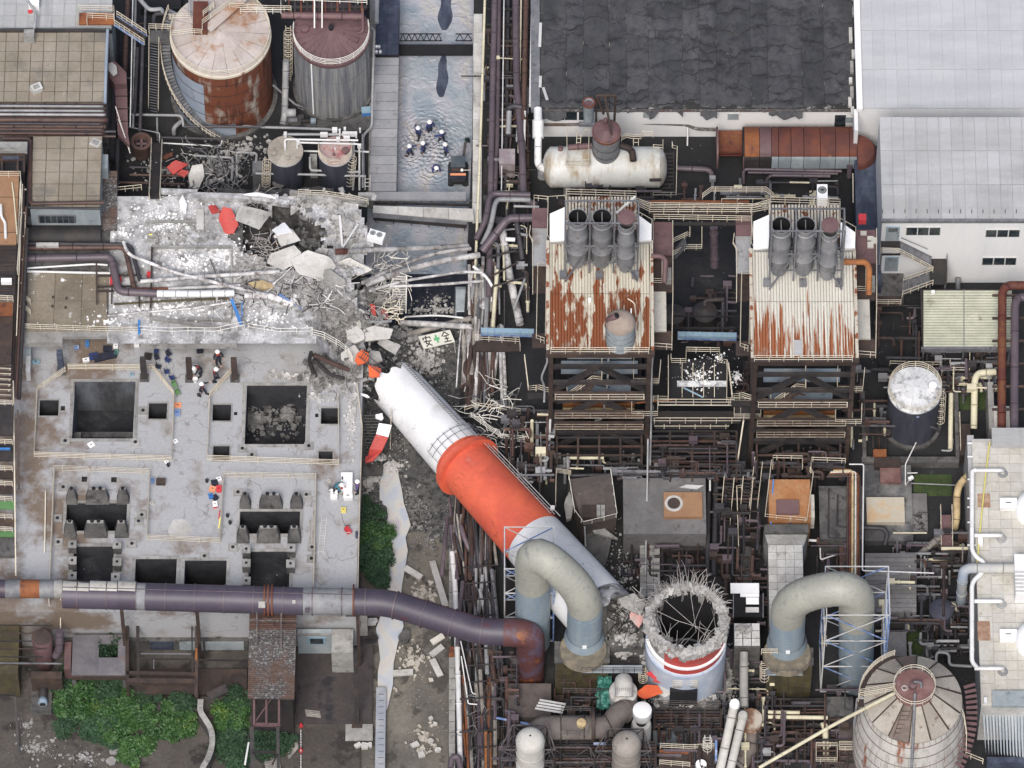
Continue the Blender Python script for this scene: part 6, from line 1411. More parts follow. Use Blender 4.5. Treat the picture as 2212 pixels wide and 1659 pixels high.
# BOILER HOUSES
def boiler(dx,dy,side,cm,seed):
 global OX,OY,K
 tile(2,1);OX+=dx;OY+=dy
 q=random.Random(seed);H=20.0
 t=TG('boiler_house','boiler house, %s, with ribbed rusting roof and three stacks'%side,'boiler house',P(815,1320,0))
 a=RC(425,450,1215,1312,H)
 n=34
 for i in range(n):
  x0=a[0]+(a[2]-a[0])*i/n;x1=a[0]+(a[2]-a[0])*(i+1)/n-.02
  for(y0,y1)in((a[1],a[1]+6.2),(a[1]+6.23,a[3])):
   key=('sheet',cm,y0==a[1])
   if key not in UC:
    b=MB();w_,l=x1-x0,y1-y0;h=.12
    v=[(0,0),(w_*.72,0),(w_*.78,-h),(w_*.96,-h),(w_,0)]
    for yy in(0,l):
     for(u_,z_)in v:b.v.append((u_-w_/2,yy-l/2,z_))
    for j in range(4):b.f.append((j,j+1,6+j,5+j))
    me=bpy.data.meshes.new('sheet');me.from_pydata(b.v,[],b.f);me.materials.append(G(cm));UC[key]=me
   inst('roof_sheet',UC[key],t,Matrix.Translation(((x0+x1)/2,(y0+y1)/2,H+.05+q.uniform(0,.012)+(.02 if y0!=a[1]else 0))))
 IX('roof_deck',a[0],a[1],H-.5,a[2],a[3]+.6,H-.15,'steel_dark',t)
 IX('edge_beam',a[0]-.4,a[1]-.5,H-.6,a[2]+.4,a[1]-.02,H+.02,'steel_brown',t)
 for s in(a[0]-.35,a[2]+.05):IX('verge',s,a[1],H-.3,s+.3,a[3],H+.15,'corr_top',t)
 b0=RC(545,105,1110,450,H+.3);IX('cap_roof',b0[0],b0[1],H-.4,b0[2],b0[3],H+.3,'steel_brown',t)
 m_=22
 for i in range(m_):x0=b0[0]+(b0[2]-b0[0])*i/m_;IX('cap_sheet',x0+.03,b0[1]+(b0[3]-b0[1])*.25,H+.3,x0+(b0[2]-b0[0])/m_*.75,b0[3],H+.42,'corr_top',t)
 for(x0,x1)in((425,548),(1112,1228)):
  p=[P(x0,235 if x0<500 else 245,H+1.0),P(x1,180 if x0<500 else 310,H+1.0),P(x1,440,H+.6),P(x0,448,H+.6)]
  if x0>1000:p[0],p[1]=P(x0,235,H+1.0),P(x1,320,H+1.0)
  b=MB();b.v=[tuple(v)for v in p]+[tuple(v-V((0,0,1.1)))for v in p];b.f=[(0,3,2,1),(0,1,5,4),(1,2,6,5),(2,3,7,6),(3,0,4,7)];b.bd_('side_hood','white_paint',t)
  e=RC(x0,440,x1,462,H+.4);IX('hood_sill',e[0],e[1],H-.1,e[2],e[3],H+.35,'concrete',t)
 for i,(x,y,r,cap)in enumerate(((645,262,.9,0),(838,262,.9,0),(1030,305,.74,1))):
  c=P(x,y,H+9.2);zz=H+9.2
  nm=('left','middle')[i]if i<2 else 'capped right'
  s=TG('exhaust_stack','%s exhaust stack on the %s'%(nm,side),'stack',(c.x,c.y,H))
  MB().le_(c,[(r*.8,H+.9),(r*1.1,H+1.8),(r*1.12,H+3.6),(r*1.22,H+3.8),(r*1.12,H+4),(r*1.12,H+6),(r*1.2,H+6.2),(r*1.08,H+6.5),(r,H+7.4),(r,zz-.3),(r*1.07,zz),(r*.97,zz)],28).bd_('shell','stack_metal',s,smo=True)
  for z_ in(H+2.8,H+5,zz-1):MB().le_(c,[(r*1.0,z_),(r*1.09,z_+.06),(r*1.09,z_+.14),(r,z_+.2)],28).bd_('flange','stack_metal',s,smo=True)
  if cap:
   cc=V((c.x,c.y+.2,zz+.7));MB().le_(cc,[(.001,zz+.85),(r*1.15,zz+.75),(r*1.15,zz+.62)],24).bd_('rain_cap','maroon',s,smo=True);icyl('cap_stem',(cc.x,cc.y,zz-.4),(cc.x,cc.y,zz+.7),.1,'steel_dark',s)
  else:IB('damper_shaft',(c.x,c.y-r,zz-.5),(c.x,c.y+r,zz-.5),.09,'steel_grey',s);MB().le_(c,[(.001,zz-3),(r*.95,zz-3),(r*.965,zz-.02)],24).bd_('throat','black',s)  # throat wall is black, the shade inside the stack put into its colour
 s=TG('stack_frame','grey steel frame bracing the stacks of the %s'%side,'steel frame',P(815,740,H))
 X=[P(x,600,H).x for x in(545,735,925,1115)];yf=P(815,712,H).y;yk=yf+2.5
 for x in X:
  for y in(yf,yk):IB('post',(x,y,H+.3),(x,y,H+9.4),.16,'steel_grey',s)
 for z_ in(H+2.2,H+5.2,H+9.4):
  for y in(yf,yk):IB('girt',(X[0],y,z_),(X[3],y,z_),.14,'steel_grey',s)
  for x in X:IB('tie',(x,yf,z_),(x,yk,z_),.12,'steel_grey',s)
 for(i,j)in((0,1),(3,2)):IB('brace',(X[i],yf-1,H+.3),(X[j],yf,H+5.2),.14,'steel_grey',s)
 for i in range(3):
  IB('brace',(X[i],yf,H+5.2),((X[i]+X[i+1])/2,yf,H+3.4),.09,'steel_grey',s);IB('brace',(X[i+1],yf,H+5.2),((X[i]+X[i+1])/2,yf,H+3.4),.09,'steel_grey',s)
  IB('brace',(X[i],yf,H+2.2),((X[i]+X[i+1])/2,yf,H+4.6),.1,'steel_grey',s)
 for x in(530,815,1100):p=P(x,720,H+.3);IX('foot',p.x-.35,p.y-.35,H+.1,p.x+.35,p.y+.35,H+.6,'steel_grey',s)
 RL([(430,1340,H),(1205,1340,H)],'cream railing along the front eave of the %s'%side,'rail_cream',1.15,3,1.4)
 RL([(552,190,H+.5),(552,95,H+.5),(1105,112,H+.5),(1105,250,H+.5)],'cream railing round the rear cap of the %s'%side,'rail_cream',1.3,3,1.4)
 RL([(420,1300,H),(428,460,H),(405,420,H),(412,120,H),(550,110,H)],'cream handrail up the left verge of the %s'%side,'rail_cream',.5,1,2.2);RL([(1212,1310,H),(1222,450,H),(1232,300,H),(1110,230,H)],'cream handrail up the right verge of the %s'%side,'rail_cream',.5,1,2.2)
 g=TG('side_gallery','rusty narrow gallery hugging the left flank of the %s'%side,'gallery',P(340,900,H-3))
 for(y0,y1,z_,m)in((190,340,17.6,'maroon'),(345,640,17,'deck_mix'),(640,860,16,'steel_brown'),(1180,1290,16,'steel_brown')):BK('floor',285,y0,405,y1,z_,z_-.2,m,pa=g)
 RL([(300,200,17.6),(300,130,17.6),(405,140,17.6)],None,'rail_cream',1,2,1.4,pa=g);RL([(272,350,17),(262,420,17),(292,470,17),(290,870,16)],None,'rail_cream',.6,2,1.6,pa=g)
 RL([(415,670,17.4),(330,670,17.4),(318,1240,16.4),(380,1260,16.4)],None,'rail_cream',1.1,2,3,pa=g);RL([(398,720,17.4),(390,1200,17)],None,'rail_cream',.4,1,4,pa=g)
 g=TG('side_gallery','brown gallery with a pale tank top on the right flank of the %s'%side,'gallery',P(1300,900,H-3))
 for(y0,y1,z_,m)in((300,560,17.6,'maroon'),(560,850,16.8,'steel_brown'),(850,1160,17,'duct_cream'),(1160,1300,16.4,'steel_brown')):BK('floor',1236,y0,1345 if y0==850 else 1392,y1,z_,z_-.25,m,pa=g)
 RL([(1395,320,17.6),(1396,900,17),(1388,1300,16)],None,'rail_cream',.8,2,1.8,pa=g);RL([(1222,790,17.4),(1310,795,17.4),(1312,600,17.6)],None,'rail_cream',1.1,3,1.5,pa=g)
 RL([(1230,1300,16.2),(1388,1312,16.2)],None,'rail_cream',1.1,2,1.4,pa=g)
 BK('block',1340,660,1385,760,17.6,16.8,'concrete',pa=g)
 fY=a[1]-.3;f=TG('support_frame','dark open steel frame carrying the %s'%side,'steel frame',(a[0],fY,0))
 xs_=(a[0]+.1,(a[0]+a[2])/2,a[2]-.1)
 for x in(xs_[0],xs_[2]):
  for y in(fY,fY+12):IB('column',(x,y,0),(x,y,H-.6),.42,'steel_brown',f)
 IB('column',(xs_[1],fY+9,0),(xs_[1],fY+9,H-.6),.4,'steel_brown',f)
 for z_ in(17.4,14.4,11.2,8.0,4.6,1.6):
  IB('beam',(xs_[0],fY,z_),(xs_[2],fY,z_),.3,'steel_dark',f,h=.5);IB('beam',(xs_[0],fY+4,z_-1),(xs_[2],fY+4,z_-1),.25,'steel_brown',f,h=.4)
  for x in(xs_[0],xs_[2]):IB('beam',(x,fY,z_),(x,fY+12,z_),.25,'steel_dark',f)
 for(z0,z1)in((17.4,12.6),(11.2,6.6),(6.0,1.2)):
  for x in(xs_[0],xs_[2]):IB('brace',(xs_[1],fY,z0),(x,fY,z1),.45,'steel_dark',f)
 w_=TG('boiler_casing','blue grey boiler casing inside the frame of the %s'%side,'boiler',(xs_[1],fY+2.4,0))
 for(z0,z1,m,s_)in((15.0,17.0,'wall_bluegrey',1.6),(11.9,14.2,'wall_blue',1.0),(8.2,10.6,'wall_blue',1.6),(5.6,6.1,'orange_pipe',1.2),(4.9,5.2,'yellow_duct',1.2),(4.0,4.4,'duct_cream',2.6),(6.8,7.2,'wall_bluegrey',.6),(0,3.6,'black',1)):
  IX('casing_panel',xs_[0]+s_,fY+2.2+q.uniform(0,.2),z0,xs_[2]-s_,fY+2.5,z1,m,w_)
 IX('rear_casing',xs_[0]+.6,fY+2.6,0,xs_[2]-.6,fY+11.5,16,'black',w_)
 for z_,in((13.2,),(9.6,),(7.4,)):
  p_=TG('walkway','dark front walkway of the %s, %s'%(side,{13.2:'upper tier',9.6:'middle tier',7.4:'lower tier'}[z_]),'walkway',(xs_[1],fY-1,z_))
  IX('floor',xs_[0]+.4,fY-1.2,z_-.12,xs_[2]-.4,fY-.3,z_,'steel_brown',p_);RL([V((xs_[0]+.4,fY-1.2,z_)),V((xs_[2]-.4,fY-1.2,z_))],None,'rail_cream' if z_>13 else 'rail_dim',.95,2,1.7,pa=p_,wd_=True,r=.03)
  IB('toe_board',(xs_[0]+.4,fY-1.22,z_),(xs_[2]-.4,fY-1.22,z_),.06,'rail_dim',p_)
 for ii in range(9):
  x=q.uniform(xs_[0]+.5,xs_[2]-.5);z_=q.choice((3,4.4,6.4,9,12));IB('inner_pipe',(x,fY+.8,z_),(x+q.uniform(-4,4),fY+1.2,z_+q.uniform(-.4,.4)),.12,q.choice(['pipe_brown','steel_dark','rust_orange','pipe_dark']),f)
 tile(2,2);OX+=dx;OY+=dy
 g=TG('front_stair','cream railed stair and landings in front of the %s'%side,'stairs',P(650,130,12))
 RL([(835,-60,16.4),(835,120,14),(760,110,14),(555,250,11.2),(340,180,11.2),(255,190,11.2),(225,-60,13)],None,'rail_cream',1.15,3,1.3,pa=g)
 RL([(760,20,14.4),(560,150,11.6),(560,220,11.2)],None,'rail_cream',1.0,3,1.3,pa=g);stair(P(770,110,14),P(570,240,11.2),.9,12,'steel_brown',pa=g,rails=False)
 BK('landing',765,50,832,118,14,13.8,'steel_brown',pa=g);BK('landing',250,195,545,240,11.2,11.0,'steel_dark',pa=g)
 g=TG('front_landing','railed landing at the right front corner of the %s'%side,'platform',P(1200,100,12));
 RL([(1088,-40,13.6),(1085,128,13),(1285,132,13),(1300,-20,13.6)],None,'rail_cream',1.1,3,1.3,pa=g);BK('floor',1090,70,1283,128,13,12.8,'steel_brown',pa=g)
 RL([(1072,230,10),(1070,390,9),(1275,388,9),(1278,260,10)],None,'rail_cream',1.1,3,1.3,pa=g);BK('floor',1075,330,1272,385,9,8.8,'steel_dark',pa=g)
 return t
boiler(0,0,'left boiler house','corr_rust',3)
boiler(440,17,'right boiler house','corr_rust_pale',4)
tile(2,1)
c=P(985,1060,24.5);t=TG('roof_drum','beige domed drum on the front of the left boiler house roof','drum',(c.x,c.y,20))
MB().le_(c,[(1.35,20),(1.35,23.6),(1.3,23.9)],32).bd_('shell','wall_bluegrey',t,smo=True);MB().le_(c,[(1.42,23.6),(1.42,23.8),(1.1,24.3),(.6,24.55),(.01,24.6)],32).bd_('dome','concrete_tan',t,smo=True)
icyl('nozzle',c+V((-1.2,.1,-.6)),c+V((-.4,.05,.4)),.34,'maroon',t);icyl('nozzle_mouth',c+V((-.42,.05,.38)),c+V((-.35,.05,.47)),.26,'black',t)
for z_ in(20.6,21.6,22.6):MB().le_(c,[(1.37,z_),(1.42,z_+.06),(1.37,z_+.12)],32).bd_('band','steel_grey',t,smo=True)
PI([(1105,1050,22),(1095,940,24.6),(1040,905,25)],.06,'rail_cream','thin looped pipe over the beige drum',br=.6);PI([(1062,1240,20.6),(1068,985,24.4)],.06,'white_paint','thin white upright rod on the beige drum')
BK('white_plate',728,898,752,920,20.5,20.1,'white_paint','small white square plate on the rusty ribbed roof','plate')
PI([(890,1280,20),(885,1500,15),(870,1680,10),(835,1860,6),(780,1870,6)],.1,'pipe_grey','bent grey cable pipe hanging down the left boiler front',br=1.5);PI([(1180,1310,20),(1240,1345,19.5),(1230,1450,17),(1225,1900,8),(1215,2300,3)],.1,'pipe_grey','grey downpipe at the right front corner of the left boiler house',br=.5)
PI([(400,1360,19),(408,1400,18),(355,1530,15),(385,1600,13),(380,1720,11)],.1,'pipe_grey','kinked grey pipe at the left front corner of the left boiler house',br=.8)
PI([(1225,570,20),(1300,568,20),(1340,600,20),(1330,780,19)],.26,'maroon','dull maroon elbow pipe on the right side of the left boiler house',br=1)
IB('white_pole',P(950,230,24),P(1100,100,24),.2,'rail_white',None,lab='white pole lying slanted behind the capped left stack',cat='pole')
tile(3,1)
PI([(775,615,21),(960,615,21),(990,660,21),(985,870,19)],.3,'orange_pipe','orange elbow pipe on the right side of the right boiler house',br=1.2)
BK('white_hood_box',905,235,965,285,19,18.2,'red_paint','small red machine on the gallery of the right boiler house','machine')
for i,(x,y)in enumerate(((920,370),(975,410),(975,455),(1005,420))):BK('floor_plate',x,y,x+48,y+(30 if i<2 else 45),17.9+i*.01,17.7,'duct_cream','pale square floor plate on the right boiler gallery','plate',grp='pale plates on the right boiler gallery')
BK('patch_sheet',395,1232,458,1352,20.25,20.12,'roof_grey','newer pale sheets let into the right ribbed roof','roof patch')
tile(2,1)
t=TG('link_bridge','double railed bridge joining the two boiler houses','bridge',P(1620,230,19))
BK('floor',1215,150,2040,235,18.4,18.0,'steel_brown',pa=t);BK('floor',1395,300,2015,325,17.6,17.4,'steel_dark',pa=t);BK('beam',1215,130,2000,165,17.4,17,'rust_orange',pa=t)
RL([(1110,180,18.4),(1215,232,18.4),(2040,232,18.4),(2160,210,18.8)],None,'rail_cream',1.1,3,1.4,pa=t);RL([(1110,150,19),(1210,185,18.8),(2040,195,18.8),(2160,160,19.2)],None,'rail_cream',.9,3,1.4,pa=t)
RL([(1240,480,17.4),(1240,285,17.6),(2015,300,17.6),(2030,440,17.4)],None,'rail_cream',1.1,3,1.4,pa=t)
RL([(1630,120,18),(1700,70,18),(2130,70,18),(2190,120,18)],'cream railing on the pipe deck behind the link bridge','rail_cream',1.1,3,1.5)
RL([(1780,150,17.6),(1915,150,17.6),(2150,150,17.6)],'low cream railing behind the link bridge','rail_cream',.8,1,1.5)
t=TG('pit_stair','small stair with cream rails in the dark gap between the boiler houses','stairs',P(1500,500,8))
RL([(1400,470,12),(1510,420,12),(1530,430,12),(1530,340,13)],None,'rail_cream',1.0,3,1.2,pa=t);RL([(1400,570,9),(1510,520,9),(1625,520,9),(1625,340,12)],None,'rail_cream',1.0,3,1.2,pa=t);BK('floor',1510,470,1620,525,9,8.8,'steel_dark',pa=t);stair(P(1500,450,11),P(1410,560,8.6),.8,9,'steel_grey',pa=t,rails=False)
PI([(1720,340,12),(1725,530,8),(1725,650,6)],.4,'pipe_purple','thick purple pipe descending in the gap between the boiler houses',bnd=2)
c=P(1650,1000,3);t=TG('round_vessel','dark round vessel at the bottom of the gap','tank',(c.x,c.y,0));MB().le_(c,[(1.25,0),(1.25,2.8),(.9,3.1),(.01,3.2)],28).bd_('shell','steel_dark',t,smo=True);PI([(1650,960,3.2),(1650,920,3.6),(1800,910,3.4)],.22,'steel_dark',pa=t,name='top_pipe')
c=P(1400,1010,3);t=TG('round_vessel','half hidden dark vessel left of the other in the gap','tank',(c.x,c.y,0));MB().le_(c,[(1.2,0),(1.2,2.6),(.01,2.9)],28).bd_('shell','steel_dark',t,smo=True)
def blue_beam(x0,y0,x1,y1,z,lb):
 t=TG('blue_bridge',lb,'bridge',P(x0,y0,z));IB('cover',P(x0,y0,z),P(x1,y1,z),.5,'blue_light',t,h=.4);IB('side',P(x0,y0+26,z-.4),P(x1,y1+26,z-.4),.12,'steel_blue',t,h=.5)
 for i in range(9):p=P(x0,y0,z).lerp(P(x1,y1,z),i/8*.98+.01);IX('joint',p.x-.03,p.y-.27,z-.22,p.x+.03,p.y+.27,z+.23,'steel_blue',t)
blue_beam(1435,1190,1900,1200,8,'light blue pipe bridge between the two boiler houses');blue_beam(-120,1160,300,1170,8,'light blue pipe bridge left of the left boiler house')
IB('dark_bar',P(1400,1043,10),P(1990,1048,10),.14,'black',None,lab='black bar across the gap above the light blue bridge',cat='pipe');IB('dark_bar',P(1400,1140,9),P(1900,1140,9),.2,'black',None,lab='black bar across the gap close to the light blue bridge',cat='pipe')
tile(2,2)
def deckp(x0,y0,x1,y1,z,lb,m='steel_dark',h=1.1,n=3):
 t=TG('platform',lb,'platform',P(x0,y1,z));BK('floor',x0+3,y0,x1-3,y1-2,z,z-.15,m,pa=t);RL([(x0,y0,z),(x0,y1,z),(x1,y1,z),(x1,y0,z)],None,'rail_cream',h,n,1.5,pa=t);return t
t=TG('pipe_deck','speckled black deck with cream stepped railings between the boiler fronts','platform',P(1600,200,9));BK('floor',1370,-70,1820,290,9,8.8,'black',pa=t)
RL([(1380,-70,10),(1385,-30,10),(1500,-30,10),(1500,-120,10),(1765,-115,10),(1765,-30,10),(1825,-20,10),(1820,280,9),(2140,288,9)],None,'rail_cream',1.1,3,1.4,pa=t);RL([(1360,-60,10),(1360,268,9),(1185,265,9),(1185,170,10)],None,'rail_cream',1.1,3,1.4,pa=t)
RL([(1280,290,9),(1880,292,9)],None,'rail_cream',1.1,2,1.7,pa=t);IB('toe_board',P(1280,292,9),P(1880,294,9),.08,'rail_cream',t)
BK('white_panel',1430,100,1820,145,9.6,9.5,'dome_white',pa=t);IB('blue_strut',P(1480,155,9.8),P(1635,232,9.4),.12,'blue_light',t);
for k in range(4):IB('grid_bar',P(1470+k*85,-40,9.6),P(1470+k*85,230,9.4),.06,'rail_cream',t)
for(x0,y0,x1,y1,z,lb)in((1240,340,1930,438,6,'long dark walkway with toe board below the speckled deck'),(1250,440,1840,480,4.5,'lowest dark walkway below the speckled deck'),(1880,260,2090,408,7,'square landing at the left foot of the right boiler house')):deckp(x0,y0,x1,y1,z,lb,n=2 if x0<1800 else 3)
RUB('speckle','white plaster crumbs on the deck between the boiler fronts',[(1600,60,190,120,9),(1750,-80,130,60,9.2),(1650,120,180,30,9.6)],420,.02,.13,'rubble_white');RUB('pale_heap','pale crumbs on the small landing at the right of the speckled deck',[(1900,70,50,60,9)],120,.04,.14,'rubble_white')
# FALLEN CHIMNEY
tile()
cA,cB=P(838,815,2.0),P(1318,1350,8.6);ux=(cB-cA).normalized()
sd=ux.cross(V((0,0,1))).normalized();up_=sd.cross(ux);LEN=(cB-cA).length
def crad(f):return 2.5+.85*f
def csurf(f,th,dr=0):return cA+ux*LEN*f+(sd*math.cos(th)+up_*math.sin(th))*(crad(f)+dr)
chim=TG('fallen_chimney','huge toppled chimney banded white and orange lying across the canal','chimney',cA)
def ctube(f0,f1,m,nm,dr=0,jg0=0,jg1=0,n=64,inner=False,seg=6):
 b=MB()
 for i in range(seg+1):
  for j in range(n):
   f=f0+(f1-f0)*i/seg;th=2*math.pi*j/n
   if i==0 and jg0:f+=(jg0*(.5+N(math.cos(th)*2,math.sin(th)*2,1.3,3))+.012*rnd())*.6
   if i==seg and jg1:f-=jg1*(.5+N(math.cos(th)*2,math.sin(th)*2,1.3,8))
   b.v.append(tuple(csurf(f,th,dr)))
 for i in range(seg):
  for j in range(n):k=(j+1)%n;q=(i*n+j,i*n+k,(i+1)*n+k,(i+1)*n+j);b.f.append(q if not inner else q[::-1])
 return b.bd_(nm,m,chim,smo=True)
fr0,fr1=.332,.668
ctube(0,fr0,'chim_white','white_band',jg0=.09);ctube(fr0,fr1,'chim_orange','orange_band');ctube(fr1,1.0,'chim_white','white_band',jg1=.02);ctube(.93,1.005,'dust','dusted_end',dr=.02,jg0=.06,jg1=.03)
ctube(0.01,1.0,'concrete','lining',dr=-.28,jg0=.09,jg1=.05)
for f,dr,th_ in((fr0+.02,.55,.03),(fr0+.032,.62,.012)):
 b=MB();n=64
 for(ff,d)in((f,-.1),(f,dr),(f+th_*.5,dr),(f+th_*.5,-.1)):
  for j in range(n):b.v.append(tuple(csurf(ff,2*math.pi*j/n,d)))
 for i in range(3):
  for j in range(n):k=(j+1)%n;b.f.append((i*n+j,i*n+k,(i+1)*n+k,(i+1)*n+j))
 b.bd_('gallery_ring','chim_orange',chim,smo=True)
for k,(f,nn)in enumerate(((fr0-.012,26),(fr0-.035,26))):
 MB().te_([csurf(f,rd(35+4.7*i),.55 if not k else.35)for i in range(nn)],.03,4).bd_('gallery_rail','steel_grey',chim)
for i in range(0,26,3):IB('rail_post',csurf(fr0+.012,rd(35+4.7*i),.5),csurf(fr0-.038,rd(35+4.7*i),.5),.04,'steel_grey',chim)
LT=rd(122)
for dth in(-.1,.1):
 MB().te_([csurf(f/40*.28+.02,LT+dth,.12)for f in range(41)],.02,4).bd_('ladder_stile','steel_grey',chim)
 MB().te_([csurf(fr0+.03+f/40*.3,rd(140)+dth,.2)for f in range(41)],.03,4).bd_('ladder_stile','steel_light',chim)
for i in range(34):IB('rung',csurf(.02+.28*i/34,LT-.1,.12),csurf(.02+.28*i/34,LT+.1,.12),.03,'steel_grey',chim)
for i in range(14):IB('rung',csurf(fr0+.03+.3*i/14,rd(140)-.1,.2),csurf(fr0+.03+.3*i/14,rd(140)+.1,.2),.03,'steel_light',chim)
MB().te_([csurf(fr0+.03+f/30*.3,rd(162),.35)for f in range(31)],.04,5).bd_('conduit','steel_light',chim);MB().te_([csurf(.03+f/30*.24,rd(128),.06)for f in range(31)],.02,4).bd_('conduit','steel_grey',chim)
e=csurf(fr0+.31,rd(150),.35);IX('conduit_box',e.x-.2,e.y-.2,e.z,e.x+.2,e.y+.2,e.z+.3,'steel_light',chim)
tile(2,3)
c=P(1508,452,13);st=TG('chimney_stub','broken chimney stump with a ragged rim bristling with reinforcing bars','chimney',(c.x,c.y,0))
def ring(rin,rout,z0,z1,m,nm,jg=0,n=72,a0=0,a1=360,par=st):
 b=MB();full=a1-a0==360;nn=n if full else n+1
 prof=[(rout,z0),(rout,(z0+z1)/2),(rout,z1),(rin,z1),(rin,z0)]
 for(r,z)in prof:
  for j in range(nn):
   a=rd(a0+(a1-a0)*j/n);top=abs(z-z1)<.01;dz=jg*(N(math.cos(a)*3,math.sin(a)*3,1,4)+.8*N(math.cos(a)*9,math.sin(a)*9,1,7))if top else 0
   rr_=r+(ru(-.12,.12)if(top and jg)else 0);b.v.append((c.x+rr_*math.cos(a),c.y+rr_*math.sin(a),z+dz))
 for i in range(4):
  for j in range(n):k=(j+1)%nn if full else j+1;b.f.append((i*nn+j,i*nn+k,(i+1)*nn+k,(i+1)*nn+j))
 return b.bd_(nm,m,par,smo=not jg)
ring(3.15,3.6,9.5,12.5,'rubble_grey','broken_rim',jg=1.1);ring(3.1,3.7,8.4,12.3,'chim_red','red_band',jg=.8,a0=235,a1=352,n=40);ring(3.15,3.6,8,9.6,'chim_white','shell')
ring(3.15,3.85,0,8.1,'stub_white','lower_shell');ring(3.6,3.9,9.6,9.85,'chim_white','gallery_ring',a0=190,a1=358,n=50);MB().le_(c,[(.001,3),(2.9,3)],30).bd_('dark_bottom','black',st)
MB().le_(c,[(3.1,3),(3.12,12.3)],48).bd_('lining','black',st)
it=[]
for i in range(300):
 a=ru(0,6.283)if i%3 else ru(.2,2.9);
 r0=ru(2.9,3.6);z=12.6+ru(-.8,.6);p=V((c.x+r0*math.cos(a),c.y+r0*math.sin(a),z));o=V((math.cos(a),math.sin(a),0));back=.5+.5*math.sin(a)
 L=ru(.12,.4)+back**2*ru(0,1.4);tn=V((-o.y,o.x,0))*ru(-.5,.5);bend=ru(-.9,.8)
 it.append([p,p+(o*.5+V((0,0,.7))+tn*.4)*L*.5,p+(o*(1.1+bend*.2)+V((0,0,.8))+tn)*L*.8,p+(o*(1.3)+V((0,0,.8-abs(bend)))+tn*1.5)*L])
for i in range(20):
 a=ru(3.3,6.1);p=V((c.x+3*math.cos(a),c.y+3*math.sin(a),12.3));e=p+V((ru(-1.5,1.5),ru(.5,3),ru(-1,1)));it.append([p,p.lerp(e,.5)+V((0,0,.5)),e])
for i in range(4):a=ru(0,3.14);p=V((c.x+3*math.cos(a),c.y+3*math.sin(a),12.4));it.append([p,V((c.x+ru(-1,1),c.y+ru(-1,1),11.8)),V((c.x-2.8*math.cos(a+ru(-.5,.5)),c.y-2.8*math.sin(a),12))])
wires('reinforcing_bars','rebar',it,st,r=.022,kind='stuff')
b=MB()
for i in range(1700):
 a=ru(0,6.283);r0=ru(3.3,3.75);z=12.8-(r0-2.8)*.6+ru(-.5,.4);s=.05+.34*rnd()**4+.1*rnd();b.ck_((c.x+r0*math.cos(a),c.y+r0*math.sin(a),z),s)
b.bd_('rim_rubble','rubble_grey',st,kind='stuff')
LDR(P(1505,740,9.8),P(1500,840,8.2),'rail_cream',pa=st,wd=.8);
IX('recess_shade',c.x-1.5,c.y-4.05,.1,c.x+1.1,c.y-3.3,5.6,'black',st)  # added black box on the shell paints the shade of a recess
for x in(1385,1595):IB('leg_edge',P(x,860,8),P(x,1060,2.6),.12,'steel_grey',st)
rr_b=BK('balcony',1395,930,1590,1000,6.2,5.9,'concrete',pa=st);RL([(1395,1000,6.2),(1590,1000,6.2)],None,'rail_cream',1.2,3,.7,pa=st)
LDR(P(1560,960,6),P(1600,1060,3),'rail_cream','short cream ladder below the stump balcony',wd=.5)
SHD(1215,520,12.2,1.7,2.0,.5,'concrete','pale tilted concrete slab at the left rim of the stump',rz=20,rx=10,ry=20,seed=71,name='shell_slab');SHD(1110,430,9,1.4,2.4,.3,'faded_pink','pink faded shell face between the stump and the white barrel',rz=-4,rx=30,seed=72,name='shell_fragment')
SHD(1210,1040,5.0,2.4,1.6,.12,'debris_orange','bright orange torn plate in front of the stump',rz=10,seed=73,name='torn_plate',j=.5);SHD(1330,1030,4.8,1.7,1.3,.12,'concrete_light','pale grey plate joined to the bright orange one',rz=-30,seed=74,name='torn_plate',curve=.15);SHD(1300,940,5.4,1.3,.9,.12,'chim_red','small red plate with cracks below the stump',rz=0,seed=75,name='torn_plate',j=.15);SHD(1255,905,5.8,1.6,.8,.1,'red_paint','dark red plate half under the cracked red one',rz=0,seed=76,name='torn_plate')
for(x,y,w_,h_,z,lb)in((1030,440,300,230,7.2,'dusty roof under the end of the fallen barrel'),(1172,700,84,320,5,'narrow roof ledge along the left side of the stump'),(1030,620,270,120,7.0,'square roof heaped with grey rubble left of the stump'),(1500,1110,520,100,2.6,'long flat roof covered in rubble before the stump')):
 BK('roof',x-w_/2,y-h_/2,x+w_/2,y+h_/2,z,.2,'concrete_dark',lb,'roof')
RUB('roof_rubble','grey rubble heaped on the roofs round the stump',[(1030,450,130,110,7.3,.5),(1030,620,120,60,7.0,.3),(1500,1110,300,50,2.6,.2),(1000,730,100,60,5.5,.1),(1170,700,30,150,5),(1830,900,60,250,.1),(1240,500,60,100,10,.3),(1350,660,90,60,9.7,.4),(1950,560,60,60,6.6,.2)],2100,.05,.32,'rubble_grey')
RUB('ground_litter','pale crumbs on the dark ground round the stump',[(1500,1120,500,160,.1),(1850,1000,160,400,.1),(1000,100,300,500,.1)],800,.03,.16,'rubble_grey')
TNG(930,380,1130,560,7.5,9.5,40,1.3,'steel_dark','bent_bars','dark bent bars between the white barrel and the stump',.05);TNG(1080,280,1300,420,9,12,50,1.6,'rebar','thin_rods','thin rods trailing from the barrel end to the stump',.025)
SHD(1075,345,10.2,2.6,1.9,.4,'concrete','dusty slab over the open end of the fallen barrel',rz=-40,rx=20,seed=77,name='shell_slab')
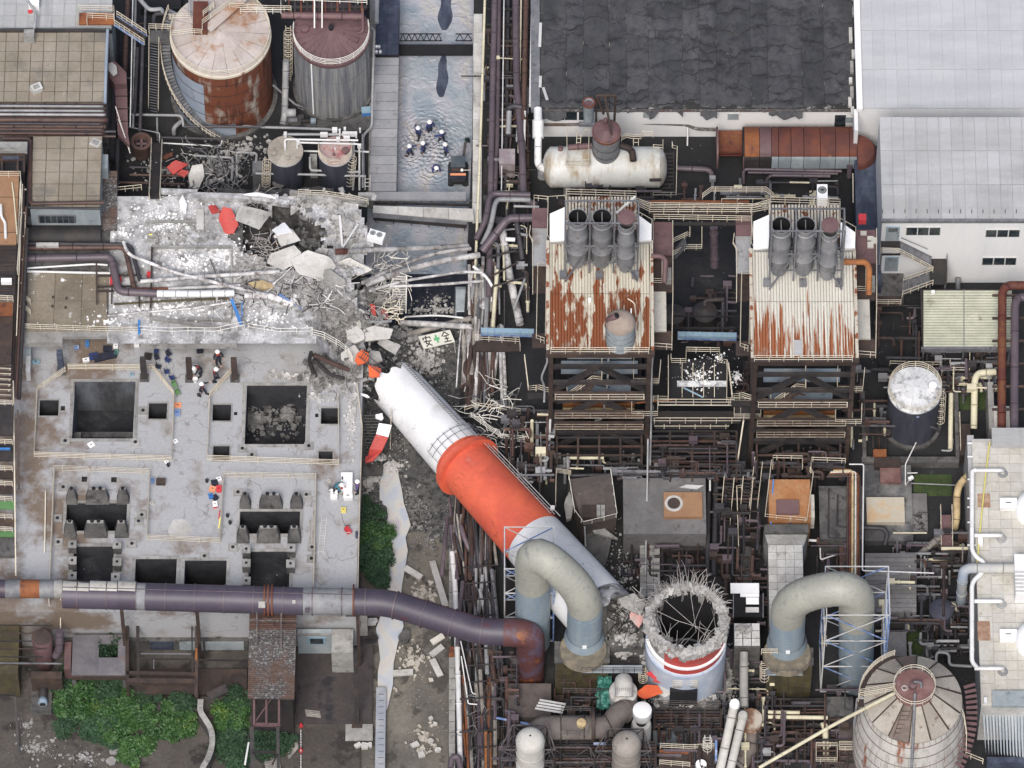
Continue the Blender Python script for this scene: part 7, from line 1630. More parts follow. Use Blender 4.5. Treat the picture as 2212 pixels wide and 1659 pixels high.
# BIG PIPES
def bigpipe(pts,r,lab,br=4.2,**k):
 t=TG('insulated_pipe',lab,'pipe',P(*pts[-1]));w_=ft_([P(*p)for p in pts],br)
 w2=[w_[0]]
 for a_,b_ in zip(w_,w_[1:]):
  m_=max(1,int((b_-a_).length/.45))
  w2+=[a_.lerp(b_,(i+1)/m_)for i in range(m_)]
 n=len(w2);zt=max(p.z for p in w2);hi=[p.z>zt-6.2 for p in w2];i0=hi.index(True);i1=n-hi[::-1].index(True)
 for(s,e,m,nm)in((0,i0+1,'big_pipe_low','leg'),(i0,i1,'big_pipe','bend'),(i1-1,n,'big_pipe_low','leg')):
  if e-s>1:MB().te_(w2[s:e],r,36).bd_(nm,m,t,smo=True)
 for i in range(i0+1,i1-1,1):
  d=(w2[i+1]-w2[i-1]).normalized();MB().te_([w2[i]-d*.02,w2[i]+d*.02],r+.018,30).bd_('hoop','big_pipe',t)
 for s,e in((1,i0),(i1,n-1)):
  for i in range(s,e,6):d=(w2[i+1]-w2[i-1]).normalized();MB().te_([w2[i]-d*.02,w2[i]+d*.02],r+.015,30).bd_('hoop','big_pipe_low',t)
 e=w2[-1];MB().le_(e,[(r+.05,e.z+1),(r+.22,e.z+.3),(r+.28,e.z-.1)],36).bd_('skirt','big_pipe_low',t,smo=True)
 IX('name_plate',e.x-.2,e.y-r-.12,e.z+1.0,e.x+.2,e.y-r-.03,e.z+1.5,'white_paint',t)
 return t
bigpipe([(290,640,2),(290,-110,20.6),(705,250,16.2),(697,610,7.2)],1.66,'beige arched pipe leaning over the white end of the fallen chimney',3.6)
tile(3,3)
bigpipe([(885,950,.5),(890,190,19.4),(350,290,16.4),(340,650,7.2)],1.66,'beige arched pipe beside the scaffold tower at the lower right',3.6)
def scaffold(x0,x1,yt,yb_,z0,z1,lb,m='steel_blue',m2='steel_light',dep=3.4,tiers=3):
 t=TG('scaffold_tower',lb,'scaffold',P(x0,yb_,z0));xa,xb=P(x0,yb_,z0).x,P(x1,yb_,z0).x;y=P(x0,yb_,z0).y
 C4=[(xa,y),(xb,y),(xb,y+dep),(xa,y+dep)]
 for i,(a_,b_)in enumerate(C4):IB('post',(a_,b_,z0),(a_,b_,z1),.13,m if i in(1,3)else m2,t)
 for k in range(tiers+1):
  z=z0+(z1-z0)*k/tiers
  for i in range(4):p,q=C4[i],C4[(i+1)%4];IB('ledger',(p[0],p[1],z),(q[0],q[1],z),.09,m2,t)
  if k<tiers:
   z2=z0+(z1-z0)*(k+1)/tiers
   for i in(0,2):p,q=C4[i],C4[(i+1)%4];IB('brace',(p[0],p[1],z),(q[0],q[1],z2),.07,m2,t);IB('brace',(q[0],q[1],z),(p[0],p[1],z2),.09,m,t)
   for i in(1,3):p,q=C4[i],C4[(i+1)%4];IB('brace',(p[0],p[1],z),(q[0],q[1],z2),.09,m,t)
 return t
scaffold(605,1095,200,1040,1,16.5,'blue and white scaffold tower round the right leg of the lower right arched pipe',dep=5.2)
LDR(P(635,600,11),P(635,680,9),'rail_cream','short cream ladder on the left of the scaffold tower',wd=.4)
tile(2,3);scaffold(68,452,0,640,1,15.5,'blue scaffold tower round the left leg of the upper arched pipe',dep=4.5,tiers=3)
for(tl,x0,y0,x1,y1,lb)in(((2,3),470,640,890,800,'mossy brown base block under the upper arched pipe'),((3,3),185,690,540,820,'mossy brown base block under the lower right arched pipe')):
 tile(*tl);t=TG('base_block',lb,'base',P((x0+x1)/2,y1+250,0));a=RC(x0,y0,x1,y1,6.9);IX('body',a[0],a[1],.2,a[2],a[3],6.7,'concrete_dark',t)
 for i in range(6):
  for k in range(6):w_=(a[2]-a[0])/6;IX('block',a[0]+i*w_+.03,a[1]-.08-ru(0,.04),.3+k*1.05,a[0]+(i+1)*w_-.03,a[1]-.002,.3+(k+1)*1.05-.05,'mossy',t)
 p=P((x0+x1)/2+(10 if x0>400 else-20),(y0+y1)/2-20,7.1);MB().le_(p,[(.1,7.1),(2.2,7.1),(2.35,6.72)],36).bd_('collar','mossy_collar',t,smo=True);IX('top_slab',a[0]-.1,a[1]-.1,6.7,a[2]+.1,a[3],6.85,'concrete_dark',t)
 w0=P(x0+220 if x0>400 else x0,780,6).x
 IX('catwalk',w0-.2,a[1]-.95,6.3,w0+(5.6 if x0>400 else 3.3),a[1]-.15,6.4,'wall_bluegrey',t);RL([V((w0-.2,a[1]-.95,6.4)),V((w0+(5.6 if x0>400 else 3.3),a[1]-.95,6.4))],None,'rail_dark',1,3,1,pa=t,wd_=True)
# PURPLE DUCT
tile()
pd=TG('purple_duct','long purple and rust duct crossing the whole lower left','duct',P(780,1300,8));ZD=8.5
path=[P(*q)for q in((-40,1272,ZD),(132,1272,ZD))]
MB().te_(path,.85,20).bd_('narrow_section','steel_grey',pd,smo=True);
for x0,x1,m in((0,12,'duct_purple'),(12,44,'steel_grey'),(44,86,'rust_orange'),(86,118,'stack_metal'),(118,136,'concrete')):MB().te_([P(x0,1272,ZD),P(x1,1272,ZD)],.9,24).bd_('duct_section',m,pd,smo=True)
pp=[(136,1284),(255,1287),(295,1288),(315,1289),(590,1297),(655,1299),(762,1300)]
for(a_,b_),m in zip(zip(pp,pp[1:]),('duct_purple','duct_purple','stack_metal','duct_purple','duct_purple','stack_metal')):MB().te_([P(*a_,ZD),P(*b_,ZD)],1.33 if m!='stack_metal' else 1.31,32).bd_('duct_section',m,pd,smo=True)
def over(x0,x1,y0,y1,m,a0=25,a1=100):
 b=MB();p,q=P(x0,y0,ZD),P(x1,y1,ZD);n=10
 for X in(p,q):
  for i in range(n+1):th=rd(a0+(a1-a0)*i/n);b.v.append((X.x,X.y+1.37*math.cos(th),X.z+1.37*math.sin(th)))
 for i in range(n):b.f.append((i,i+1,n+2+i,n+1+i))
 return b.bd_('cladding',m,pd,smo=True)
for x0,x1 in((137,193),(195,254),(256,294)):over(x0,x1,1285,1287,'duct_cream')
w_=ft_([P(*q)for q in((762,1300,ZD),(835,1301,ZD),(1040,1364,ZD),(1092,1366,ZD))],4)
w2=[w_[0]]
for a_,b_ in zip(w_,w_[1:]):m_=max(1,int((b_-a_).length/1));w2+=[a_.lerp(b_,(i+1)/m_)for i in range(m_)]
MB().te_(w2,1.3,32).bd_('sloping_section','duct_purple',pd,smo=True)
w3=ft_([P(*q)for q in((1088,1366,ZD),(1146,1368,ZD),(1146,1368+95,ZD-8.4))],2.4);MB().te_(w3,1.36,32).bd_('elbow','rust_duct',pd,smo=True)
for p,d in ag_([P(*a_,ZD)for a_ in pp],2.8)+ag_(w2,2.9,1.2):MB().te_([p-d*.05,p+d*.05],1.4,32).bd_('band','pipe_purple',pd)
for x in(572,580,588,764):p=P(x,1297,ZD);MB().te_([p-V((.08,0,0)),p+V((.08,0,0))],1.55,32).bd_('flange','rust_red',pd)
for p,q in(((136,1284),(762,1300)),):MB().te_([P(p[0],p[1],ZD)+V((0,.05,1.36)),P(q[0],q[1],ZD)+V((0,.05,1.34))],.05,5).bd_('seam','pipe_purple',pd)
for x,y,s in((566,1296,.32),(635,1290,.16),(664,1308,.22)):p=P(x,y,ZD+1.3);IX('plate',p.x-s,p.y-.5-s,ZD+1.2,p.x+s,p.y-.5+s,ZD+1.34,'duct_cream' if s!=.22 else 'pipe_purple',pd)
for k,(x,y)in enumerate(((580,1300),(772,1300),(262,1290),(425,1292))):p=P(x,y,ZD);IB('support_post',p+V((0,-.8,-1.2)),V((p.x,p.y-.8,-3)),.32,'steel_brown',pd)
# LOWER LEFT YARD
tile(0,3)
t=TG('service_ledge','grey ledge with dark railing under the purple duct','platform',P(900,460,0));BK('floor',490,370,2900,455,.8,-3,'concrete',pa=t)
RL([(515,440,.8),(1010,450,.8)],None,'rail_dark',1.1,3,1.3,pa=t);RL([(1130,445,.8),(1960,450,.8)],None,'rail_dark',1.1,3,1.6,pa=t);RL([(2400,520,.8),(2850,530,.8)],None,'rail_dark',1.2,2,1.3,pa=t)
for i,(x,w_)in enumerate(((618,34),(690,30),(735,36))):p=P(x,408,.9);MB().le_(p,[(w_*MPT,.8),(w_*MPT,1.3),(w_*MPT*.7,1.45),(.01,1.5)],16).bd_('white_drum','white_paint',smo=True,lab='%s white drum on the ledge under the purple duct'%('leftmost','middle','rightmost')[i],cat='drum')
LDR(P(975,400,1.2),P(975,480,-.6),'steel_dark','short dark ladder against the ledge under the duct',wd=.9)
BK('retaining_wall',500,455,1960,640,-1.2,-3,'concrete_dark','dark stained retaining wall below the ledge','wall')
for(x0,x1,m)in((1185,1370,'blue_dark'),(1415,1600,'wall_bluegrey'),(1620,1925,'wall_bluegrey')):
 p,q=P(x0,640,-1.2),P(x1,640,-1.2);IX('wall_patch',p.x,p.y-.08,-2.9,q.x,p.y-.003,-1.3,m,None,lab='stained pale rendered patch of the retaining wall, '+{1185:'bluish left one',1415:'middle one',1620:'widest right one'}[x0],cat='wall')
t=TG('shed','small grey shed roof with a square hole and a sapling growing through','shed',P(780,940,-3))
a=RC(570,590,1000,910,.4);h0=RC(782,660,932,770,.4)
for(x0,y0,x1,y1)in((a[0],a[1],h0[0],a[3]),(h0[2],a[1],a[2],a[3]),(h0[0],a[1],h0[2],h0[1]),(h0[0],h0[3],h0[2],a[3])):IX('roof_slab',x0,y0,.2,x1,y1,.4,'shed_roof',t)
IX('front_beam',a[0],a[1]-.15,-.3,a[2],a[1]-.002,.36,'steel_brown',t)
for x in(a[0]+.2,a[2]-.2):IX('wall',x-.2,a[1],-3,x+.2,a[3],.2,'concrete_dark',t)
BK('side_roof',508,645,562,862,0,-3,'maroon','narrow mauve roof strip left of the holed shed','roof')
def leaves(n,rx,ry,rz,s,lobes=7,seed=1):
 q=random.Random(seed);b=MB();L=[(q.uniform(-.75,.75)*rx,q.uniform(-.75,.75)*ry,q.uniform(.1,.9)*rz,q.uniform(.22,.5))for _ in range(lobes)]
 for _ in range(n):
  l=q.choice(L);d=V((q.gauss(0,1),q.gauss(0,1),q.gauss(0,1))).normalized()*(q.uniform(.5,1.25)**1.2)
  p=V((l[0]+d.x*rx*l[3],l[1]+d.y*ry*l[3],max(.05,l[2]+d.z*rz*l[3]*.7)))
  u=V((q.gauss(0,1),q.gauss(0,1),q.gauss(0,.5))).normalized();w_=u.cross(V((q.gauss(0,.5),q.gauss(0,.5),1))).normalized();k=s*q.uniform(.4,1.5)
  b.quad(p-u*k,p+w_*k*.45,p+u*k,p-w_*k*.45)
 return b
BL=[]
for sd_ in range(3):
 b=leaves(3000,1,1,.7,.095,11,sd_+5);
 for m in('leaf','leaf_dark'):
  me=bpy.data.meshes.new('crown');me.from_pydata(b.v,[],b.f);me.materials.append(G(m));BL.append(me)
def bush(x,y,z,sx,sy,sz,k,lab,nm='bush',cat='bush',grp=None):
 p=P(x,y,z);t=TG(nm,lab,cat,p,grp)
 o=bpy.data.objects.new('crown',BL[k]);C.objects.link(o);o.parent=t;o.scale=(sx,sy,sz);o.rotation_euler=(0,0,ru(0,6))
 b=MB();
 for i in range(4):a=i*1.6;b.te_([p,p+V((math.cos(a)*.3*sx,math.sin(a)*.3*sy,sz*.5))],.05,5)
 b.bd_('stems','bark',t)
bush(860,770,-2.8,1.25,1.5,4.4,1,'dark green sapling growing through the square hole of the shed','sapling','sapling')
for(x,y,s,k,lb)in(((560,1010,2.0,1,'upper left dark bush against the shed front'),(600,1160,2.3,0,'left bush of the thicket, bluish green'),(500,1290,1.7,3,'lowest left bush of the thicket by the bare ground'),(820,1020,2.1,5,'dark bush directly below the holed shed'),(930,1160,1.9,2,'yellow green bush in the thicket centre'),(760,1290,2.0,3,'dark low bush left of the thicket centre'),(900,1330,2.1,0,'bright bush low in the thicket centre'),(1100,1250,1.7,2,'bush between thicket centre and the curved wall'),(1300,1330,2.0,4,'yellowish bush left of the curved wall'),(1440,1180,1.6,3,'bush touching the top of the curved wall'),(1450,1310,1.5,0,'small bush inside the curved wall'),(1100,1530,1.8,2,'separate round bush at the bottom edge'),(860,1430,1.3,5,'dark bush above the bottom edge stones'),(1880,1140,1.6,1,'dark bush right of the curved wall, upper one'),(1820,1270,1.8,0,'bright bush right of the curved wall, middle one'),(1780,1420,1.8,3,'bush right of the curved wall, lower one'),(1900,1560,1.9,5,'dark bush at the bottom beside the steel tower'),(2110,1450,1.9,1,'bush inside the steel tower legs'),(2240,1400,1.4,3,'bush right of the steel tower'),(1160,1130,1.2,5,'thin dark bush below the brown beam'))):
 bush(x,y,-3,s,s*.95,s*.9,k,lb)
bush(1420,470,-1.2,.9,.6,.8,3,'straggly plant on the ledge beam below the duct');bush(1720,520,-1.2,1.3,.5,.7,5,'spiky grey green plant against the retaining wall')
for(x0,y0,x1,y1,z,m,lb,cat)in((-60,300,490,400,2.5,'steel_dark','dark framed deck under the duct at the left edge','deck'),(-60,430,150,900,1.5,'mossy','mossy slab roof at the lower left edge','roof'),(245,880,490,935,.5,'steel_brown','brown steel box beside the shed','box'),(-40,900,120,1060,-2.6,'steel_dark','dark scrap frame at the lower left edge','frame'),(245,935,410,1190,-2.2,'concrete_dark','dark plinth under the green motor','plinth')):
 BK(cat if cat!='box' else 'steel_box',x0,y0,x1,y1,z,-3,m,lb,cat)
for k in range(9):IB('grid_bar',P(-40,330+k*62,2.7),P(480-k*20,330+k*62,2.7),.09,'steel_dark' if k%2 else 'steel_brown',None,lab='brown frame bar crossing the machinery at the lower left edge',cat='bar',grp='frame bars at the lower left edge')
t=TG('hopper','rust brown round hopper at the lower left','hopper',P(360,800,-3));c=P(330,610,3);MB().le_(c,[(.9,3),(1.0,2.8),(.8,-2.5)],24).bd_('cone','maroon',t,smo=True);MB().le_(c,[(.01,3.05),(.9,3)],24).bd_('lid','steel_brown',t,smo=True)
PI([(470,560,3.2),(468,700,1),(440,760,0)],.4,'pipe_purple','short glossy purple pipe left of the holed shed',bnd=1);PI([(-40,812,1.5),(490,818,1.5)],.1,'steel_grey','grey rail across the lower left machinery')
PI([(480,200,5),(478,540,2)],.06,'rail_cream','thin cream pole hanging from the duct joint');
t=TG('motor','pale green electric motor standing on a dark plinth','motor',P(340,1100,-2.2));p=P(340,1060,-1.6);icyl('body',p+V((0,1.3,0)),p+V((0,-.4,0)),.42,'steel_dark',t);icyl('fan_cover',p+V((0,-.4,0)),p+V((0,-1.1,0)),.46,'wall_blue',t);icyl('fan_opening',p+V((0,-1.1,0)),p+V((0,-1.14,0)),.3,'black',t)
IB('post',P(118,1080,0),P(148,1520,-2.8),.22,'steel_dark',None,lab='dark leaning post on the bare ground at the lower left',cat='post',h=.35)
RUB('ground_stones','pale stones on the bare ground left of the thicket',[(300,1480,220,120,-3),(650,1560,200,80,-3),(200,1300,100,80,-3)],360,.04,.22,'rubble_grey')
for i,(x,y,w_,h_)in enumerate(((910,1510,1.3,.7),(880,1590,1.0,.9))):SHD(x,y,-2.7,w_,h_,.25,'concrete','flat grey stone by the round bush, %s one'%('upper','lower')[i],seed=80+i,name='stone',rz=10)
t=TG('beam_bay','brown steel beam frame around the sunken bay below the duct','steel frame',P(1300,960,-3))
for(x0,y0,x1,y1,w_,m)in((1005,470,1005,950,.35,'steel_brown'),(1085,420,1095,950,.3,'steel_dark'),(1000,895,1545,905,.35,'steel_brown'),(1000,960,1550,965,.5,'steel_brown'),(1515,420,1520,900,.14,'steel_dark'),(1555,400,1550,1080,.3,'steel_brown'),(1110,740,1520,742,.1,'steel_grey'),(1110,780,1520,783,.12,'steel_dark'),(1215,780,1215,860,.08,'steel_grey'),(1560,790,1950,792,.15,'steel_dark')):IB('beam',P(x0,y0,1),P(x1,y1,1),w_,m,t)
for x in(1005,1550):IB('post',P(x,950,1),P(x,950,1)-V((0,0,4)),.3,'steel_brown',t)
BK('rust_floor',1100,860,1950,1060,-2.5,-3,'steel_brown','brown rusty floor plate below the sunken bay','floor')
icyl('orange_post',P(1553,700,1.2),P(1550,790,1.2),.13,'orange_pipe',None,lab='rusty orange section of the upright at the bay corner',cat='pipe')
t=TG('curved_wall','curved concrete wall bending round the dusty floor at the bottom','wall',P(1600,1600,-3))
cw=[(1585,1105),(1580,1200),(1620,1260),(1665,1330),(1680,1410),(1670,1500),(1640,1580),(1600,1640),(1580,1760)]
w_=ft_([P(x,y,-1)for x,y in cw],1.5)
for p,q in zip(w_,w_[1:]):IB('wall_section',p+V((0,0,-.95)),q+V((0,0,-.95)),.45,'concrete_dark',t,h=2.1);IB('coping',p+V((0,0,.13)),q+V((0,0,.13)),.55,'concrete',t,h=.05)
IB('fallen_plate',P(1640,1080,.5),P(1795,1010,1),.9,'steel_dark',None,h=.1,lab='dark slanting plate above the curved wall',cat='plate')
tile(1,3)
t=TG('corrugated_roof','tall rusty grey corrugated roof under the purple duct','roof',P(190,1080,5))
for i in range(44):
 y=415+i*15.6;f=i/44;p,q=P(12-f*14,y,7-f*1.2),P(385-f*20,y+4,7-f*1.2);IB('corrugation',p,q,.17,'rusty_slat' if i>14 else('pipe_brown' if i<9 and rnd()<.7 else 'rusty_slat'),t,h=.1)
 if i%1==0:IB('valley',p-V((0,.11,.05)),q-V((0,.11,.05)),.1,'steel_dark',t,h=.05)
for x in(70,262):IB('hanger',P(x,400,8.5),P(x,700,6.9),.12,'rail_dark',t)
IB('hanger',P(66,628,7.4),P(262,628,7.4),.08,'rail_dark',t)
a=RC(5,500,370,1095,5.5);IX('back_wall',a[0]+.2,a[1]+.4,-3,a[2]-.2,a[3],5.3,'steel_dark',t)
t=TG('steel_tower','brown braced steel tower at the lower end of the corrugated roof','steel frame',P(150,1600,-3))
for x in(48,145,245):IB('post',P(x,1075,5),P(x,1300,5),.2,'maroon',t)
for p,q,w_ in(((40,1300),(255,1305),.3),((60,1275),(185,1095),.12),((30,1320),(40,1700),.38),((235,1320),(240,1700),.3),((30,1515),(240,1520),.2),((40,1520),(110,1600),.15),((230,1540),(190,1620),.12)):IB('bar',P(*p,4.6),P(*q,4.6 if p[1]<1310 else 3.5),w_,'maroon' if p[1]<1310 else 'steel_dark',t)
for k,(x0,y0,x1,y1,n,lb)in enumerate(((120,1590,250,1600,7,'stack of grey boards at the foot of the steel tower'),(310,1540,390,1450,5,'pile of brown planks beside the red and white tape'),(450,1215,570,1225,4,'small bundle of planks on the brown yard slab'))):
 t=TG('board_stack',lb,'boards',P(x0,y0,-3))
 for i in range(n):IB('board',P(x0+i*3,y0+i*14-30,-2.8+ru(0,.1)),P(x1+i*2,y1+i*14-26,-2.8+ru(0,.1)),.14,'wood_grey',t,h=.06)
icyl('white_tube',P(1965-1959,1440,-1),P(-25,1620,-1.5),.1,'pipe_white',None,lab='white tube leaning in the bushes left of the steel tower',cat='tube')
BK('yard_slab',385,540,985,1290,-2.9,-3,'yard_brown','dark brown concrete yard between the corrugated roof and the canal','paving')
BK('pale_slab',770,1295,985,1425,-2.88,-3,'concrete','pale worn slab at the yard corner beside the canal','paving')
t=TG('side_building','small grey building with a light blue window under the duct end','building',P(560,730,-3));BK('roof',660,545,830,730,1.2,-3,'concrete',pa=t);a=RC(390,545,660,580,1.2);IX('wall',a[0],a[1],-3,a[2],a[3],1.2,'wall_bluegrey',t);IX('eave',a[0],a[1]-.2,1.1,a[2],a[1],1.25,'concrete',t)
p,q=P(470,600,.4),P(615,600,.4);IX('window_frame',p.x,a[1]-.1,-.9,q.x,a[1]-.004,.5,'blue_light',t);IX('pane',p.x+.25,a[1]-.13,-.7,q.x-.25,a[1]-.101,.3,'glass_dark',t)
t=TG('dark_post','thick dark riveted post standing at the canal side','post',P(860,1300,-3));IB('shaft',P(848,700,6),P(862,1290,-2.8),.42,'steel_dark',t);IX('foot',P(862,1300,-3).x-.5,P(862,1310,-3).y-.3,-3,P(862,1300,-3).x+.5,P(862,1310,-3).y+.4,-2.7,'steel_brown',t)
for i in range(10):p=P(851+i*1.2,740+i*54,5.8-i*.9);IX('rivet',p.x-.06,p.y-.06,p.z+.1,p.x+.06,p.y+.06,p.z+.3,'steel_brown',t)
IB('cross_beam',P(770,430,5),P(885,430,5),.3,'steel_brown',None,lab='short brown beam under the duct flange at the deck corner',cat='beam')
t=TG('barrier_tape','red and white striped tape line on the brown yard','tape',P(418,1600,-2.9))
for i in range(16):IB('stripe',P(418,1320+i*22,-2.5),P(418,1335+i*22,-2.5),.06,'red_paint' if i in(0,9)else 'white_paint',t)
for y in(1310,1505):p=P(420,y,-3);MB().le_(p,[(.22,-2.99),(.2,-2.9),(.05,-2.4),(.01,-2.38)],12).bd_('traffic_cone','red_paint',smo=True,lab='red cone at the tape line, %s one'%('upper' if y<1400 else 'lower'),cat='cone')
for i,(x,y,w_,h_)in enumerate(((868,1462,28,20),(920,1468,34,26),(965,1462,16,20))):SHD(x,y,-2.7,w_*MPT*2,h_*MPT*2.2,.35,'concrete_light','%s of the three pale stones at the canal corner'%('left','middle','right')[i],seed=90+i,name='stone',j=.15)
IB('culvert',P(1052,1015,-2.9),P(1042,1720,-2.9),.95,'culvert_grey',None,h=.5,lab='long grey concrete culvert in the stream at the bottom',cat='culvert')
for i in range(13):IB('culvert_joint',P(1030,1060+i*50,-2.63),P(1072,1060+i*50,-2.63),.03,'steel_dark',bpy.data.objects['culvert'])
for i,(x0,y0,x1,y1,lb)in enumerate(((1240,60,1370,140,'pale concrete plank in the canal above the duct'),(1146,895,1305,885,'pale concrete plank lying level in the canal below the duct'),(1455,10,1560,360,'long jointed concrete coping fallen against the pipes'),(1445,755,1540,680,'short pale plank under the duct, upper of the pair'),(1455,785,1520,915,'short pale plank under the duct, lower of the pair'),(1450,655,1545,595,'short tan plank just under the duct'))):
 IB('concrete_plank',P(x0,y0,-3.1),P(x1,y1,-2.9 if i!=2 else-2),.62,'concrete_light' if i!=5 else 'duct_cream',None,h=.2,lab=lb,cat='plank')
SHD(1235,605,-3,1.1,1.3,.6,'concrete_dark','dark broken trough piece standing in the stream below the duct',rz=-20,seed=95,name='trough_piece',j=.2)
for k,(x,y,rx,ry)in enumerate(((970,490,.8,.5),(975,630,.95,.65))):
 t=TG('coil_mat','dark slatted round mat on the left bank below the duct, %s one'%('upper','lower')[k],'mat',P(x,y,-2.8))
 for i in range(6):p=P(x-50,y-25+i*10,-2.7);IB('slat',p,p+V((1.2+.1*math.sin(i),.05,0)),.08,'steel_dark' if k else 'steel_light',t)
RUB('canal_stones','pale stones scattered on the dry canal floor at the bottom',[(1400,1400,120,110,-3.5),(1400,1500,100,50,-3.5),(1300,800,160,200,-3.55),(1400,250,140,120,-3.5)],420,.03,.3,'rubble_tan')
for i,(x,y,s)in enumerate(((1320,1455,.42),(1440,1430,.3),(1370,1540,.4),(1445,1250,.22),(1475,1295,.26),(1500,1500,.3))):SHD(x,y,-3.2,s*2,s*1.6,.35,'concrete_light',('large pale boulder left in the stone group','pale stone in the middle of the stone group','jagged pale stone lowest in the group','small stone alone above the group','second small stone above the group','pale stone at the right of the group')[i],seed=100+i,name='stone',j=.2)
tile(1,2)
for i,(x,y,s,k)in enumerate(((945,1100,1.0,5),(985,1240,1.5,1),(1010,1370,1.6,0),(1010,1500,1.7,1),(990,1610,1.6,5),(1030,1690,1.2,3))):bush(x,y,-3,s,s*1.05,s*1.3,k,('small dark topmost clump','second clump from the top','third, brightest clump','fourth, widest clump','fifth, darker clump','lowest clump')[i]+' of the shrubs between the deck wall and the stream')
# THINGS ON THE DECK
def by_(nm,x,y,w_,d,h,m,lb,cat,rz=0,lid=None,z=DZ):
 p=P(x,y,z);t=TG(nm,lb,cat,(p.x,p.y,z));IX('body',p.x-w_/2,p.y-d/2,z,p.x+w_/2,p.y+d/2,z+h*.85,m,t,rz=rd(rz));IX('lid',p.x-w_/2-.03,p.y-d/2-.03,z+h*.85,p.x+w_/2+.03,p.y+d/2+.03,z+h,lid or m,t,rz=rd(rz));IX('handle',p.x-w_/6,p.y-.03,z+h,p.x+w_/6,p.y+.03,z+h+.06,'steel_dark',t,rz=rd(rz));return t
t=TG('folding_table','long white table with a worker on either side','table',P(780,960,DZ));a=RC(735,825,825,985,DZ+.75);IX('table_top',a[0],a[1],DZ+.72,a[2],a[3],DZ+.78,'white_paint',t)
for x in(a[0]+.1,a[2]-.1):
 for y in(a[1]+.1,a[3]-.1):IB('leg',(x,y,DZ),(x,y,DZ+.72),.05,'steel_grey',t)
for(x,y)in((745,870),(745,910)):p=P(x,y,DZ+.8);IX('black_case',p.x-.07,p.y-.15,DZ+.79,p.x+.07,p.y+.15,DZ+.87,'ink',None,lab='small black case on the white table, %s'%('upper one' if y<900 else 'lower one'),cat='case')
p=P(742,950,DZ+.8);IX('red_case',p.x-.08,p.y-.12,DZ+.79,p.x+.08,p.y+.12,DZ+.9,'red_paint',None,lab='small red case on the corner of the white table',cat='case')
by_('cool_box',680,1010,.62,.95,.5,'white_paint','white box left of the table beside the teal worker','box');by_('cool_box',790,1025,.85,.6,.5,'white_cloth','white covered box below the long table','box',rz=4)
by_('small_case',650,955,.28,.4,.3,'white_paint','small white case with a dark centre left of the teal worker','case',lid='steel_grey');by_('yellow_box',755,1130,.42,.42,.35,'yellow_paint','yellow box on the deck above the red generator','box');by_('yellow_box',640,895,.26,.22,.12,'duct_cream','tiny pale yellow box near the pit railing','box')
t=TG('generator','red portable generator on the deck by the ladder','generator',P(790,1300,DZ));p=P(790,1290,DZ);MB().ck_((p.x,p.y,DZ+.28),.36,.5,.26,rot=.5).bd_('body','red_paint',t);IB('handle',p+V((-.3,.35,.5)),p+V((.25,.4,.5)),.05,'steel_dark',t);IB('handle',p+V((-.2,-.4,.45)),p+V((.3,-.35,.45)),.05,'steel_light',t)
wires('power_cable','ink',[[P(740,1150,DZ+.03),P(745,1190,DZ+.03),P(765,1240,DZ+.03),P(785,1275,DZ+.05)]],None,'thin cable curling from the yellow box to the generator','cable',.02)
by_('blue_case',863,1325,.3,.6,.35,'blue_dark','dark blue case beside the canal side railing','case')
tile(0,2)
by_('orange_case',1680,962,.55,.5,.3,'orange_paint','orange case in the gear row by the right pit railing','case',rz=-20);by_('red_case',1730,962,.45,.65,.3,'red_paint','red case in the gear row by the right pit railing','case');by_('black_bag',1695,915,.6,.5,.35,'navy_dark','black bag in the gear row above the red case','bag',rz=10)
by_('white_bag',1730,885,.45,.35,.3,'white_cloth','white bag at the top of the gear row','bag',rz=20);by_('blue_bag',1665,1020,.38,.5,.3,'blue_paint','blue bag below the orange case','bag',rz=15);by_('dark_bag',1700,1030,.5,.5,.25,'navy_dark','dark bag beside the blue one in the gear row','bag',rz=40)
by_('cool_box',1700,1088,.4,.55,.4,'red_paint','red box with a white lid below the gear bags','box',lid='white_paint',rz=8);by_('wooden_table',1272,910,.85,.5,.55,'steel_brown','small dark brown table inside the deck railing','table')
by_('blue_pack',1205,900,.3,.45,.4,'steel_blue','blue pack leaning on the railing by the brown table','bag');by_('orange_mat',1405,295,.62,.5,.12,'orange_paint','orange folded chair by the corner of the left pit railing','chair');by_('blue_mat',1402,365,.5,.55,.4,'steel_blue','blue chair below the orange one on the deck','chair')
for x,y,lb in((1635,900,'black bucket left of the gear row'),(1330,775,'black bucket by the pit railing corner'),(1798,1175,'black bucket inside the lower right pit railing, upper'),(1818,1230,'black bucket inside the lower right pit railing, lower')):p=P(x,y,DZ);MB().le_(p,[(.13,DZ),(.18,DZ+.4),(.15,DZ+.38),(.01,DZ+.2)],14).bd_('bucket','ink',smo=True,lab=lb,cat='bucket')
for x0,y0,x1,y1,m,lb in((1735,1125,1728,1190,'red_paint','red hand tool against the railing by the gear'),(1740,1180,1728,1265,'yellow_paint','yellow handled shovel against the railing by the gear')):IB('tool',P(x0,y0,DZ+.2),P(x1,y1,DZ+.1),.1,m,None,lab=lb,cat='tool')
for i,(x,y,r,m,lb)in enumerate(((1385,580,.25,'white_cloth','white crumpled cloth at the pit railing'),(1315,742,.2,'white_paint','small white item on the lower pit railing'),(720,608,.34,'white_paint','white sheet lying on the ledge below the big left pit'),(1200,1075,.22,'duct_cream','small cream box at the inner railing'))):by_('sheet',x,y,r*1.6,r*1.6,.08 if i!=3 else.25,m,lb,'sheet',rz=35)
